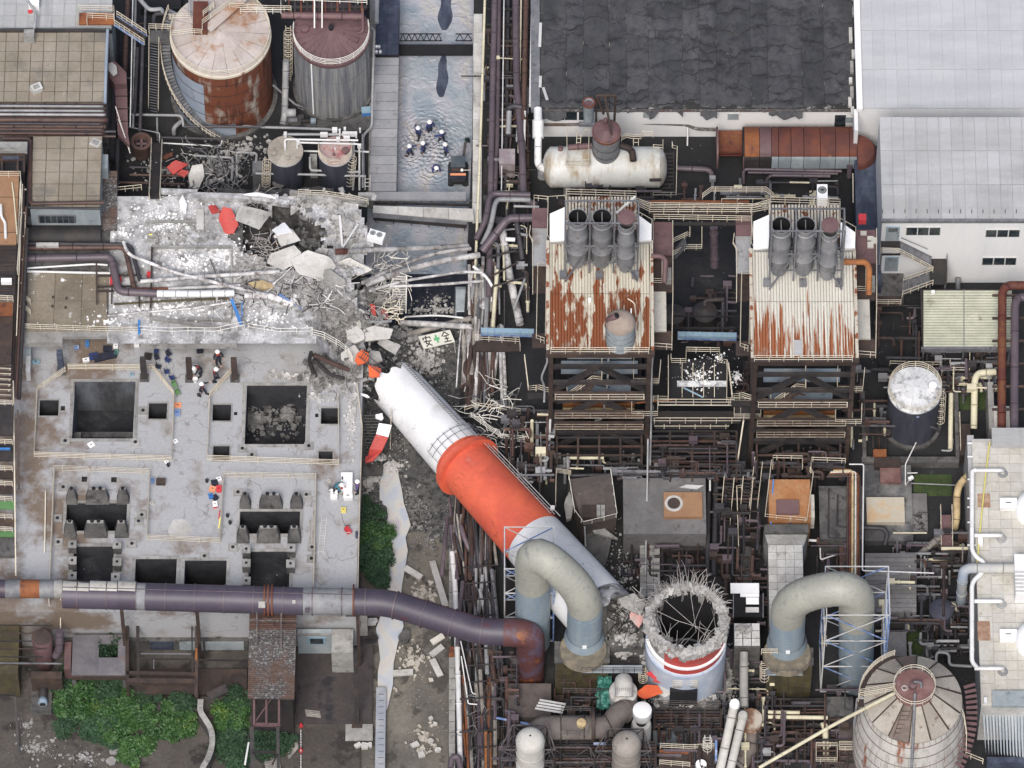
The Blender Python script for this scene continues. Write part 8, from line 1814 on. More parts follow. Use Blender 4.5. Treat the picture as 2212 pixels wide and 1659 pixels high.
t=TG('patch','pale worn concrete patch at the deck centre','paving',P(1420,1260,DZ));q=[P(1420+90*math.cos(a)*(1+.1*math.sin(3*a)),1270+80*math.sin(a)*(1+.08*math.sin(5*a)),DZ)for a in[i*.35 for i in range(18)]];MB().prism([(v.x,v.y)for v in q][::-1],DZ+.004,DZ+.012).bd_('patch','concrete_light',t)
tile(0,1)
def chair(x,y,rz,m,lb):
 p=P(x,y,DZ);t=TG('folding_chair',lb,'chair',p);R3=Matrix.Rotation(rd(rz),3,'Z')
 def o(v):return p+R3@V(v)
 MB().obox(o((0,0,.44)),R3@V((.23,0,0)),R3@V((0,.22,0)),V((0,0,.02))).bd_('seat',m,t);MB().obox(o((0,.24,.7)),R3@V((.23,0,0)),R3@V((0,.04,.02)),V((0,0,.16))).bd_('backrest',m,t)
 for sx in(-.2,.2):
  for sy in(-.2,.2):IB('leg',o((sx,sy,0)),o((sx,sy,.44 if sy<0 else.85)),.035,'steel_grey',t)
CH=['topmost','second','third','fourth','fifth','sixth','lowest']
for i,(x,y,m)in enumerate(((1235,1340,'navy'),(1240,1390,'navy_dark'),(1335,1360,'navy_dark'),(1330,1410,'navy'),(1255,1460,'navy_dark'),(1320,1500,'navy'),(1362,1548,'navy'))):chair(x,y,20*i,m,'%s of the dark folding chairs under the slab edge'%CH[i])
chair(1380,1603,30,'green_paint','upper green folding chair next to the sloping railing');chair(1405,1665,30,'green_paint','lower green folding chair next to the sloping railing')
for x,y,lb in((1545,1460,'white bin beside the rusty column, upper one'),(1535,1500,'white bin beside the rusty column, middle one'),(1543,1560,'white bucket below the white bins')):p=P(x,y,DZ);MB().le_(p,[(.2,DZ),(.27,DZ+.5),(.23,DZ+.48),(.01,DZ+.3)],16).bd_('bin','white_paint',smo=True,lab=lb,cat='bin')
for i,(x,y,w_,d,m,lb)in enumerate(((680,1400,.6,.35,'white_cloth','white bag behind the railing under the slab'),(830,1370,2.2,.7,'navy_dark','long heap of dark gear bags under the slab'),(740,1370,.8,.6,'navy','navy gear bag at the left of the heap under the slab'),(690,1270,.3,.6,'blue_paint','bright blue bag under the slab'),(605,1300,.45,.3,'steel_blue','blue bag left of the bright blue one'),(915,1290,.4,.4,'white_cloth','white bundle under the slab near the second column'),(920,1340,.3,.5,'green_net','green bottle crate under the slab'),(1080,1275,.45,.45,'white_cloth','black and white bag at the slab column'),(285,1415,.7,.3,'blue_light','pale blue box under the slab at the left'),(1170,1370,.7,.6,'steel_dark','dark drum shaped bag beside the chairs'),(850,1310,.8,.5,'navy_dark','black bag behind the long heap'),(1580,1330,.6,.3,'navy_dark','pair of black bags near the slab beam'),(1040,1515,.35,.2,'blue_light','pale blue case on the pit edge'))):by_('gear_bag',x,y,w_,d,.35,m,lb,'bag',rz=ru(-15,15))
# SIGN, VAN, EXCAVATOR
tile(1,1)
t=TG('safety_sign','long white safety sign with a green cross fallen on the gravel','sign',P(1490,1230,-1.5))
A_,B_,C_,D_=P(1345,1205,-1.6),P(1595,1150,-1.6),P(1635,1245,-2.0),P(1388,1302,-2.0)
b=MB();dn=V((0,0,-.12));b.v=[tuple(v)for v in(D_,C_,B_,A_)]+[tuple(v+dn)for v in(D_,C_,B_,A_)];b.f=[(0,1,2,3),(0,4,5,1),(1,5,6,2),(2,6,7,3),(3,7,4,0)];b.bd_('board','sign_white',t)
def sg(u,v):return D_+(C_-D_)*u+(A_-D_)*v+V((0,0,.03))
def stroke(pts,w_,m='ink',nm='lettering'):
 b=MB()
 for(p,q)in zip(pts,pts[1:]):
  p3,q3=sg(*p),sg(*q);u=(q3-p3).normalized();n=u.cross((C_-D_).cross(A_-D_).normalized()).normalized()*w_;b.quad(p3-u*w_*.6-n,q3+u*w_*.6-n,q3+u*w_*.6+n,p3-u*w_*.6+n)
 b.bd_(nm,m,t)
def glyph(cx,strokes):
 for s in strokes:stroke([(cx+x*.115,.5+y*.40)for x,y in s],.055)
glyph(.21,[[(0,1),(0,.72)],[(-.95,.35),(-.95,.68),(.95,.68),(.95,.35)],[(-1,-.05),(1,-.05)],[(-.15,.5),(-.55,-.4),(.15,-.65),(.75,-1)],[(.45,-.05),(.1,-.55),(-.8,-1)]])
glyph(.80,[[(0,1),(-1,.25)],[(0,1),(1,.25)],[(-.55,.2),(.55,.2)],[(-.55,-.35),(.55,-.35)],[(-.95,-.92),(.95,-.92)],[(0,.2),(0,-.92)]])
stroke([(.44,.5),(.57,.5)],.14,'sign_green','green_cross')
b=MB();o_=V((0,0,.01));b.quad(sg(.475,.2)+o_,sg(.535,.2)+o_,sg(.535,.8)+o_,sg(.475,.8)+o_);b.bd_('green_cross','sign_green',t)
for u in(.02,.98):IB('sign_post',sg(u,0)-V((0,0,.1)),sg(u,0)-V((-.1,.6,1.2)),.07,'steel_light',t)
t=TG('van','small pale grey van dropped on its wheels at the black pool edge','van',P(1690,1000,-3));p=P(1690,940,-1.9);z0=-3.0
b=MB();prof=[(-1.9,.5),(-1.9,1.0),(-1.75,1.15),(-1.3,1.7),(1.2,1.8),(1.6,1.55),(1.9,1.1),(1.95,.5)]
for X in(-.72,.72):
 for(yy,zz)in prof:b.v.append((p.x+X*(1 if zz<1.2 else.86),p.y+yy,z0+zz))
n=len(prof)
for i in range(n):b.f.append((i,(i+1)%n,n+(i+1)%n,n+i))
b.f+=[tuple(range(n))[::-1],tuple(range(n,2*n))];o=b.bd_('body','car_paint',t);mo=o.modifiers.new('bevel','BEVEL');mo.width=.1;mo.segments=3
MB().quad((p.x-.55,p.y-1.78,z0+1.2),(p.x+.55,p.y-1.78,z0+1.2),(p.x+.52,p.y-1.38,z0+1.68),(p.x-.52,p.y-1.38,z0+1.68)).bd_('windscreen','glass_dark',t)
MB().box(p.x+.64,p.y-1.0,z0+1.2,p.x+.73,p.y+1.1,z0+1.6).bd_('side_window','glass_dark',t)
for sx in(-.7,.7):
 for sy in(-1.25,1.2):icyl('wheel',(p.x+sx-.1,p.y+sy,z0+.3),(p.x+sx+.1,p.y+sy,z0+.3),.32,'rubber',t)
for sx in(-.5,.5):IX('headlight',p.x+sx-.14,p.y-1.96,z0+.75,p.x+sx+.14,p.y-1.88,z0+.95,'white_paint',t)
IX('bumper',p.x-.74,p.y-2.02,z0+.35,p.x+.74,p.y-1.88,z0+.6,'steel_dark',t);IX('rear_bumper',p.x-.74,p.y+1.92,z0+.35,p.x+.74,p.y+2.0,z0+.6,'steel_dark',t)
tile(1,0)
t=TG('excavator','small dark excavator with an orange stripe standing in the water','excavator',P(1660,1420,WZ));p=P(1660,1400,WZ);zz=WZ
for sx in(-.72,.72):
 MB().te_([(p.x+sx,p.y-1.1,zz+.28),(p.x+sx,p.y+1.3,zz+.28)],.3,10).bd_('track','rubber',t,smo=True)
 for i in range(9):IX('track_shoe',p.x+sx-.22,p.y-1.2+i*.3,zz+.5,p.x+sx+.22,p.y-1.0+i*.3,zz+.62,'ink',t)
IX('body',p.x-.8,p.y-1.0,zz+.6,p.x+.8,p.y+.9,zz+1.3,'navy_dark',t);IX('stripe',p.x-.78,p.y-.6,zz+1.301,p.x+.78,p.y-.35,zz+1.33,'orange_paint',t);IX('counterweight',p.x-.7,p.y-1.25,zz+.65,p.x+.7,p.y-1.0,zz+1.2,'rubber',t)
IX('cab',p.x-.65,p.y-.2,zz+1.3,p.x+.65,p.y+.95,zz+2.3,'glass_dark',t);IX('cab_roof',p.x-.72,p.y-.28,zz+2.3,p.x+.72,p.y+1.02,zz+2.42,'wall_dark',t)
IB('boom',p+V((.45,.9,1.2)),p+V((.75,2.9,2.0)),.26,'steel_dark',t);IB('arm',p+V((.75,2.9,2.0)),p+V((.9,3.9,1.0)),.2,'green_dark',t);MB().ck_(p+V((.9,4.0,.7)),.3,.25,.25,rot=0).bd_('bucket','steel_dark',t)
ic=P(1690,1345,-.9);lm_=MB().le_(ic,[(.01,ic.z+.2),(.12,ic.z+.15),(.16,ic.z),(.01,ic.z-.05)],12).bd_('lamp_globe','white_paint',smo=True,lab='white globe lamp hanging over the excavator',cat='lamp')
IB('lamp_arm',ic,P(1775,1342,-.4),.05,'rail_white',lm_)
# PIPE RACK AND PLANT
def PP(rows):
 for pts,r,m,lb,bd in rows:PI(pts,r,m,lb,bnd=bd,n=10)
def BX(rows):
 for x0,y0,x1,y1,zt,zb,m,cat,lb in rows:BK(cat.replace(' ','_'),x0,y0,x1,y1,zt,zb,m,lb,cat)
def CLT(x0,y0,x1,y1,n,z0,z1,ms,where,rmax=.18,lmin=60,lmax=420,v=.5,sd_=1):
 q=random.Random(sd_);b=MB();mi=[]
 for i in range(n*2):
  x,y,z,L=q.uniform(x0,x1),q.uniform(y0,y1),q.uniform(z0,z1),q.uniform(lmin,lmax);k_=q.randrange(len(ms));r=q.uniform(.05,rmax);up=q.random()<v
  e=(x+q.uniform(-8,4),min(y1,y+L))if up else(min(x1,x+L),y+q.uniform(-4,6));pts=[(x,y,z),(*e,z)]
  k=q.random()
  if k<.3:pts.append((e[0]+q.choice((-1,1))*60,e[1],z)if up else(e[0],e[1]+60,z))
  if k>.8 and z>1.5:pts=[(x,y,z),(x,y+z*40,0.1)]
  w_=ft_([P(*p)for p in pts],.5);b.te_(w_,r,7)
  if k<.5:
   for p,d in ag_(w_,1.6):b.te_([p-d*.06,p+d*.06],r*1.5,7)
  if q.random()<.35:p=w_[0];s_=q.uniform(.12,.5);b.box(p.x-s_,p.y-s_*.7,max(.02,p.z-.4),p.x+s_,p.y+s_*.7,p.z+s_*.5)
  mi+=[k_]*(len(b.f)-len(mi))
 o=b.bd_('pipework',ms,None,lab='dense small pipework and fittings '+where,cat='pipework',kind='stuff');o.data.polygons.foreach_set('material_index',mi)
DK=['steel_dark','pipe_dark','pipe_brown','steel_brown','pipe_purple'];MX=DK+['pipe_grey','steel_grey','pipe_yellow']
def rs_(rows,where):
 t=TG('steel_framework','dark open steel framework '+where,'steel frame',P(*rows[0][:3]))
 for(x0,y0,z0,x1,y1,z1,w_,m)in rows:IB('beam',P(x0,y0,z0),P(x1,y1,z1),w_,m,t)
tile()
PP([([(1048,-20,2.4),(1038,300,2.4),(1026,600,2.2)],.13,'pipe_yellow','cream pipe nearest the canal on the pipe rack',4),([(1069,-20,3),(1062,300,3),(1056,640,2)],.3,'pipe_purple','second purple pipe from the canal on the rack',3.5),([(1078,-20,2.6),(1074,300,2.6),(1066,480,2.4)],.24,'pipe_purple','third purple pipe from the canal on the rack',5),([(1089,-20,3.2),(1083,430,3.2)],.06,'pipe_white','thin white conduit in the middle of the pipe rack',0),([(1114,-20,3.4),(1116,180,3.4),(1128,330,3.4),(1131,430,3.4),(1160,445,3.4)],.36,'pipe_purple','thickest purple pipe of the rack, elbowed at its lower end',4),([(1126,-20,3),(1122,200,3),(1120,330,3)],.1,'rail_cream','thin cream pipe beside the thickest purple one',0),([(1137,-20,3.6),(1131,260,3.6)],.27,'pipe_brown','brown pipe right of the thickest purple one',4),([(1150,-20,4),(1145,230,4)],.12,'pipe_white','white thin pipe closest to the felt roof',3),([(1098,-20,1.2),(1092,420,1.2)],.2,'pipe_dark','dark pipe deep in the rack',4),([(1106,60,.8),(1100,430,.8)],.14,'steel_brown','thin brown pipe deep in the rack',0),([(1096,235,3.8),(1110,228,3.8),(1128,232,3.8)],.25,'pipe_dark','short dark elbow crossing the rack',0),([(1100,240,3.8),(1098,290,3)],.28,'pipe_grey','grey capped pipe standing in the rack',0),([(1134,240,3.8),(1132,340,3)],.12,'pipe_white','tapering white pipe in the rack',0)])
tile(1,1)
PP([([(2230,85,4),(1940,75,4),(1905,110,4),(1880,280,3.6),(1800,440,3)],.3,'pipe_purple','upper mauve pipe bending from the rack towards the canal',4),([(2230,125,3.8),(1975,120,3.8),(1950,160,3.8),(1920,330,3.4),(1850,480,2.8)],.26,'pipe_grey','lower mauve pipe bending from the rack towards the canal',4),([(2260,268,5),(2070,270,5),(2030,300,4.6),(1850,530,3.2)],.42,'pipe_purple','thick purple pipe sloping from the maroon plate to the break',3),([(2100,175,4.6),(2300,180,4.6)],.13,'pipe_grey','thin grey pipe above the thick sloping one',0),([(2010,360,2),(2050,640,1.6),(2150,1110,1)],.4,'pipe_dusty','long thick dusty pipe leaning in the collapsed rack',4),([(2120,290,3),(2170,600,1.6)],.27,'pipe_dark','dark pipe leaning right of the long dusty one',3),([(1970,680,3),(1950,900,2.6),(1935,1130,2)],.2,'pipe_yellow','cream pipe standing in the collapsed rack',0),([(2035,435,4),(2110,440,4)],.22,'pipe_white','pale pipe stub with a round end in the rack',0),([(1880,580,3.6),(2120,525,3.6)],.12,'steel_dark','dark bar with a pale tip crossing the collapsed rack',0),([(1900,740,3.6),(2130,620,3.6)],.1,'steel_brown','thin brown bar slanting over the collapsed rack',0),([(1930,810,3.2),(2212,730,3.2)],.1,'steel_dark','thin dark bar slanting over the collapsed rack, lower',0),([(1780,650,3.4),(1890,740,3.2),(1930,810,3)],.16,'pipe_white','white broken bar at the end of the fallen pipes',0),([(2100,990,3),(2190,740,3)],.12,'pipe_grey','grey strut leaning right of the cream pipe',0)])
def heap(x0,x1,y0,y1,n,sd_,ms,where,tl=(1,2),z=1.2,lean=60,rm=.24):
 tile(*tl);q=random.Random(sd_);b=MB();mi=[];n=int(n*1.7);nth=iter('first second third fourth fifth sixth seventh eighth ninth tenth'.split())
 for i in range(n):
  x=x0+(x1-x0)*(i+q.uniform(0,.8))/n;a,b_=q.uniform(y0,y0+(y1-y0)*.35),q.uniform(y0+(y1-y0)*.6,y1);d=q.uniform(-lean,lean*.6);r=q.uniform(.06,rm);k=q.randrange(len(ms))
  pts=[(x,a,q.uniform(.3,z)),(x+d*.5+q.uniform(-10,10),(a+b_)/2,q.uniform(.4,z)),(x+d,b_,q.uniform(.2,z))];c_=next(nth,0)if r>.16 else 0
  if c_:PI(pts,r,ms[k],'%s stout fallen pipe from the left in the heap %s'%(c_,where),n=8)
  else:b.te_(ft_([P(*p)for p in pts],1),r,7);mi+=[k]*(len(b.f)-len(mi))
 o=b.bd_('fallen_pipes',ms,None,lab='mass of slim fallen pipes and boards '+where,cat='pipe heap',kind='stuff');o.data.polygons.foreach_set('material_index',mi)
W3=['pipe_dusty','pipe_dusty','wood_grey','pipe_brown','steel_grey','pipe_grey']
heap(1745,1990,520,1150,20,3,W3,'right of the black pool',(1,1),1.8,30);heap(1690,2010,-420,330,30,4,['wood_grey','pipe_brown','steel_brown','pipe_dusty','steel_grey'],'above the chimney barrel');heap(1570,1960,1000,1700,22,5,DK+['steel_grey','wood_grey'],'under the chimney barrel',z=1.5,lean=-90);heap(1690,1960,0,1000,20,6,DK+['steel_grey','pipe_grey'],'crossing under the purple duct',(1,3),1.8,-110);heap(1640,1980,800,1800,20,7,DK+['wood_grey','rust_orange'],'at the bottom of the rack',(1,3),1.4,-60)
tile(1,3)
PP([([(1612,-60,1.2),(1636,200,1.2),(1650,620,1.2),(1662,1000,1.2),(1680,1700,1.2)],.26,'pipe_white','long white pipe along the lower canal edge',3),([(1680,640,1.8),(1770,1050,1.6),(1800,1060,1.6)],.06,'pipe_white','thin white line right of the long white pipe, upper',0),([(1685,760,1.8),(1740,1135,1.4),(1810,1140,1.4)],.06,'pipe_white','thin white line right of the long white pipe, lower',0),([(1880,1360,1.6),(1885,1700,1.4)],.2,'orange_pipe','rusty orange pipe at the bottom of the rack, left',0),([(1915,1370,1.6),(1918,1700,1.4)],.14,'orange_pipe','rusty orange pipe at the bottom of the rack, right',0),([(1600,1640,1.8),(1610,1560,2),(1660,1550,2),(1690,1700,1.8)],.3,'pipe_purple','dark hooked pipe at the bottom edge by the white pipe',0),([(1960,1245,1.5),(2240,1300,3)],.12,'steel_blue','thin blue grey tube towards the white domed pipe',0)])
t=TG('canal_kerb','jointed pale coping of the lower canal wall','kerb',P(1610,1400,.1))
for i in range(22):
 y=-80+i*85
 if 560<y<640:continue
 f=y/1643;IX('slab',P(1588,y,.1).x+0,P(1588,y+82,.1).y+.03,-.6,P(1636,y,.1).x+ru(-.03,.06),P(1588,y,.1).y,ru(.1,.18),'rust_orange' if 640<=y<740 else 'concrete',t,rz=ru(-.02,.02))
rs_([(1700+30*math.sin(i*3),60+i*130,1.6,1960,40+i*130,1.9,.12,'steel_dark')for i in range(12)],'of the lower rack')
TNG(1700,1000,2000,1643,.5,2,50,1.5,'steel_grey','loose_bars','loose bars over the lower rack',.03)
tile(1,2);TNG(1700,100,2150,620,1,4,60,2.2,'rail_white','bent_rails','bent pale railings right of the chimney barrel',.04);TNG(1700,200,2212,900,.5,3,60,2.5,'steel_grey','bent_bars','bent grey bars right of the chimney barrel',.05)
RL([(1710,350,2.5),(1810,315,2.8),(2150,360,3)],'bent cream railing above the chimney ring','rail_cream',1.0,2,1.2);RL([(1760,390,3),(1900,490,3),(2000,560,2.6),(2200,580,2.2)],'buckled white railing above the chimney ring','rail_white',1.0,3,1.2)
tile();CLT(1045,30,1140,640,46,.6,3,MX,'on the rack left of the boiler houses',.16,20,90,.3,11)
for i in range(13):IB('rack_beam',P(1052,20+i*34,1.9),P(1146,22+i*34,1.9),.22,'steel_dark',None,lab='dark cross beam under the pipes of the rack',cat='beam',grp='cross beams of the pipe rack')
tile(2,1);RL([(-165,1150,5),(-170,1240,4),(185,1260,4),(190,1320,4)],'cream railing below the left light blue bridge','rail_cream',1.2,3,1.3);BK('small_platform',-165,1240,185,1320,4,3.8,'steel_brown','dark platform below the left light blue bridge','platform')
BX([(-100,-200,20,0,1,0,'steel_dark','plinth','dark plinth among the rack pipes'),(285,195,400,335,18.2,17.7,'maroon','plate','flat maroon plate at the left flank of the left boiler house')][:1]);tile(2,0);BX([(25,1175,150,1295,3.6,1,'dusty_mauve','box','dusty mauve square box on the rack')])
for a_ in((2,0,400,1420,1380,1640,22,1,6,DK,'behind the left boiler house',1),(2,0,1430,1400,2700,1640,26,.5,5,MX,'behind the link bridge',2),(2,1,1400,700,1900,1250,12,.5,4,DK,'in the gap between the boiler houses',3),(2,2,50,300,460,900,40,1,7,MX,'left of the left boiler frame',4),(2,2,440,640,1160,800,20,.6,4,MX,'under the left boiler frame',5),(2,2,1230,500,1900,830,30,.5,6,DK,'under the speckled deck',6),(2,2,900,750,2050,870,22,2,5,['pipe_dark','steel_dark','steel_grey'],'south of the boiler frames',7),(2,2,1680,850,2080,1640,26,.5,5,DK,'right of the grey flat roof',8),(2,2,980,1320,1660,1640,22,.4,3,DK,'below the grey flat roof',9),(3,2,60,620,800,860,24,1,6,DK,'below the right boiler frame',10),(3,2,520,1350,840,1640,12,.5,3,DK,'right of the stone block duct',11),(3,2,820,0,1150,640,14,.5,4,MX,'left of the white topped tank',12),(3,1,1040,960,1400,1560,18,.5,4,DK,'left of the slatted roof',13),(3,1,1430,1310,2010,1640,46,.5,3,MX,'under the slatted roof edge',14),(3,2,1150,1280,1780,1640,26,.3,3,MX,'left of the light roofed building',15),(3,3,1000,0,1780,560,46,.5,4,MX,'right of the scaffold tower',16),(3,3,1280,450,1800,760,20,.4,3,['pipe_dark','pipe_grey','steel_dark'],'above the conical silo',17),(3,3,0,1000,900,1640,46,.4,4,DK,'left of the conical silo',18),(2,3,1780,700,2200,1640,30,.4,4,MX,'right of the stump',19),(2,3,440,900,900,1640,40,.6,5,DK,'under the base of the upper arched pipe',20),(2,3,1200,1100,1800,1640,40,.5,4,DK,'below the stump',21),(2,3,-60,700,180,1640,30,.5,4,DK,'under the orange elbow',22),(2,3,1800,0,2200,500,16,.5,4,DK,'above the torn white roof',23),(3,1,-100,1400,60,1640,8,2,8,DK,'beside the right boiler frame',24)):
 tile(a_[0],a_[1]);CLT(*a_[2:10],a_[10],sd_=a_[11])
for(c_,r_,x0,y0,x1,y1,n,z)in((2,2,480,480,1150,760,4,4),(2,2,1200,500,1900,900,10,4),(3,2,100,500,760,880,4,3),(2,3,1250,1180,1780,1340,7,2),(3,3,100,1100,860,1640,10,2),(2,3,440,1440,1260,1640,9,4),(3,3,560,1420,900,1640,5,3)):
 tile(c_,r_);rs_([(x0,y0+(y1-y0)*i/n,z,x1,y0+(y1-y0)*i/n,z,.16,DK[i%4])for i in range(n)]+[(x0+(x1-x0)*i/4,y0,z,x0+(x1-x0)*i/4,y1,z,.2,'steel_brown')for i in range(5)],{(2,2,480):'under the left boiler house',(2,2,1200):'under the speckled deck',(3,2,100):'under the right boiler house',(2,3,1250):'below the stump',(3,3,100):'left of the silo',(2,3,440):'between the domed pipes',(3,3,560):'at the lower left of the silo'}[c_,r_,x0])
tile(2,2)
t=TG('tilted_cabin','brown tilted cabin roof with pale rails right of the orange barrel','cabin',P(760,1240,0));A4=[P(575,880,4.2),P(905,835,4.6),P(955,1180,4.0),P(690,1240,3.6)]
b=MB();b.v=[tuple(v)for v in A4]+[tuple(v-V((.2,0,3.4)))for v in A4];b.f=[(0,3,2,1),(0,1,5,4),(1,2,6,5),(2,3,7,6),(3,0,4,7)];b.bd_('body','cabin_brown',t);RL([(575,880,4.2),(620,1150,4.0),(690,1245,3.6),(955,1180,4),(905,830,4.6)],None,'rail_white',.8,1,1.2,pa=t);BK('hatch',680,1085,790,1180,4.5,4,'steel_brown',pa=t)
for x in(795,830):BK('tile',x,1080,x+30,1165,4.6,4,'concrete',pa=t)
RL([(470,1100,3),(475,830,3.5),(590,850,3.5)],'bent cream rails left of the tilted cabin','rail_cream',1,4,1.2)
SHD(800,1420,1.0,2.6,5.2,.8,'concrete_dark','large dusty broken slab between the cabin and the white barrel',rz=-8,rx=12,seed=120,name='shell_slab',j=.25);SHD(840,1300,2,3,.9,.3,'concrete','narrow grey slab strip just below the tilted cabin',rz=-28,seed=121,name='shell_slab');SHD(580,1090,2.6,.9,3,.5,'concrete','crumbled wall edge left of the tilted cabin',rz=-5,seed=122,name='wall_piece')
BX([(1005,870,1658,1310,4,0,'flat_grey','roof','grey flat roof with a tan panel in the centre'),(1325,980,1630,1175,4.5,4,'orange_floor','panel','tan rusty panel on the grey flat roof'),(1240,715,1445,860,3,0,'concrete_dark','roof','small dark brown roof above the grey flat one'),(1300,1340,1640,1440,1.6,0,'steel_dark','roof','dark ribbed low roof below the grey flat one')])
c=P(1405,1065,4.6);MB().le_(c,[(.01,4.53),(.62,4.54)],20).bd_('stain_disc','steel_brown',lab='dark round stain plate on the tan panel',cat='plate');MB().le_(c,[(.62,4.53),(.86,4.56),(.9,4.52)],24).bd_('stain_ring','concrete_light',lab='pale worn ring on the tan panel',cat='ring')
SHD(1545,940,4.3,2.4,.55,.06,'steel_light','crumpled pale strip at the upper edge of the grey flat roof',rz=3,seed=123,name='torn_sheet');t=TG('tiled_walk','narrow raised walk of square grey tiles above the stump','walkway',P(1215,1640,1.6));panels(t,'tile',1135,1320,1295,1810,1.6,3,9,'concrete',gap=.05,th=.1);BK('wall',1135,1320,1295,1810,1.6,0,'concrete_dark',pa=t)
PP([([(1200,560,8),(1195,900,4.6),(1185,1360,2.6),(1180,1640,2)],.09,'pipe_grey','thin grey pipe running down over the grey flat roof',0),([(1680,980,2),(1670,1640,2)],.22,'pipe_dark','dark pipe along the right edge of the grey flat roof, left',3),([(1740,870,2.4),(1720,1640,2.4)],.26,'pipe_dark','dark pipe along the right edge of the grey flat roof, right',3),([(600,850,3.6),(1100,835,3.6),(2030,850,3.6)],.16,'pipe_dark','long dark pipe across the plant above the flat roof',3),([(430,370,8),(415,720,3),(350,715,3)],.12,'pipe_white','pale upright pipe at the left boiler frame corner',0),([(1960,380,6),(1900,790,3)],.08,'rail_cream','cream pipe slanting at the right boiler frame corner',0),([(325,365,7),(485,370,7)],.12,'pipe_yellow','short cream bar at the left boiler frame corner',0),([(1690,850,3.4),(1690,970,3.2)],.09,'pipe_white','short white bar at the corner of the grey flat roof',0),([(1740,945,2.6),(1870,945,2.6),(1875,870,2.6)],.2,'pipe_dark','dark U shaped pipe right of the grey flat roof',0),([(700,1250,3.4),(708,1410,2)],.07,'pipe_grey','thin post below the tilted cabin',0)])
for x0,x1,lb in((1760,1880,'left'),(1900,2040,'right')):
 t=TG('staircase','dark stair with cream handrails, %s of the pair in the centre right'%lb,'stairs',P((x0+x1)/2,1240,.3));stair(P((x0+x1)/2+20,900,5),P((x0+x1)/2-10,1240,.4),.9,14,'steel_dark',pa=t)
RL([(1940,960,3),(1900,965,3),(1915,1440,2)],'long cream railing beside the two dark stairs','rail_cream',.9,2,2);BK('walk',1950,1410,2020,1800,1.2,0,'concrete_dark','narrow dark walk below the two dark stairs','walkway')
tile(3,2)
t=TG('orange_roof_unit','unit with an orange and blue rusty roof and cream rails','plant unit',P(350,1200,0));BK('roof',195,880,525,1180,5.6,0,'rust_blue',pa=t);BK('hatch',255,1040,435,1150,5.9,5.6,'maroon',pa=t);RL([(215,760,6),(165,1190,5.8),(495,1220,5.8),(545,860,6),(520,820,6)],None,'rail_cream',.9,2,1.4,pa=t);BK('side_panel',522,1000,556,1180,5.2,3,'duct_cream',pa=t);IB('blue_post',P(232,880,6),P(212,1240,4.6),.12,'blue_paint',t)
RL([(225,800,6),(228,725,6),(460,730,6),(460,800,6)],None,'rail_cream',.9,2,1.4,pa=t);RL([(525,830,6),(530,740,6),(800,750,6)],'cream railing below the right boiler frame','rail_cream',.9,2,1.4)
RL([(145,760,4),(105,1110,2.6)],'long cream handrail left of the orange roof, inner','rail_cream',.5,1,2);RL([(85,720,4),(40,1110,2.6)],'long cream handrail left of the orange roof, outer','rail_cream',.5,1,2)
t=TG('block_duct','tapering duct of pale stone blocks leading down to the arched pipe','duct',P(330,2060,0));a0=[P(155,1300,4.6),P(510,1300,4.6),P(470,1400,5),P(195,1400,5)];MB().prism([(v.x,v.y)for v in a0][::-1],.2,4.8).bd_('hood','concrete',t);BK('wall',195,1400,470,2050,5,.2,'concrete',pa=t);panels(t,'block',195,1400,470,2050,5,4,11,'concrete_light',gap=.05,th=.08,jz=.02);BK('cap',160,1235,510,1300,5.2,.2,'concrete_dark',pa=t)
t=TG('slatted_shed','grey shed roof of broad slats left of the silo top','roof',P(1150,1900,3))
for i in range(13):BK('slat',957,1462+i*36,1362,1495+i*36,3.2+ru(0,.04),0 if i==12 else 3,'flat_grey',pa=t)
t=TG('bund','square concrete bund round the white topped tank','wall',P(1300,740,0))
for x0,y0,x1,y1 in((930,700,1700,745),(930,180,960,700),(1665,180,1700,700)):BK('wall_side',x0,y0,x1,y1,1.1,0,'concrete_dark',pa=t)
BK('floor',960,180,1665,700,.1,.01,'ground_dark',pa=t)
c=P(1350,172,7);R_=2.56;t=TG('storage_tank','white topped dark tank with a ring railing and a cage ladder','tank',(c.x,c.y,0));MB().le_(c,[(R_,.1),(R_,6.8)],56).bd_('shell','tank_dark',t,smo=True);MB().le_(c,[(R_+.35,.1),(R_+.35,.5),(R_,.5)],56).bd_('base_ring','concrete_dark',t,smo=True);MB().le_(c,[(R_,6.6),(R_+.08,6.9),(R_,7.02)],56).bd_('rim','dome_white',t,smo=True)
lathe_roof(t,(c.x,c.y),R_,7,7.6,14,'dome_white');RL([(c.x+R_*math.cos(i*.19),c.y+R_*math.sin(i*.19),7)for i in range(33)],None,'rail_cream',1.1,3,1.3,pa=t,wd_=True)
p=P(1490,150,7.5);MB().le_(p,[(.01,7.95),(.4,7.9),(.4,7.2)],16).bd_('hatch','white_paint',t,smo=True);p=P(1235,300,7.2);IX('gauge_box',p.x-.3,p.y-.3,7.1,p.x+.3,p.y+.3,7.5,'dome_white',t,rz=.5);p=P(1370,378,6.2);MB().le_(p,[(.001,p.z),(.14,p.z),(.2,p.z+.03),(.2,p.z)],14).bd_('emblem','sign_blue',t)
LDR(P(1560,170,7.5),P(1545,440,.8),'rail_cream','cream caged ladder right of the white topped tank',cage=5,wd=.5);PI([(1635,200,2),(1630,640,.6)],.24,'pipe_yellow','pale upright pipe inside the bund');PI([(1400,505,1),(1275,760,1.2),(1275,920,1)],.06,'pipe_white','thin white cranked pipe in front of the bund');PI([(830,450,3),(1500,465,3),(1540,500,2)],.16,'pipe_dark','dark pipe crossing in front of the white topped tank',bnd=2)
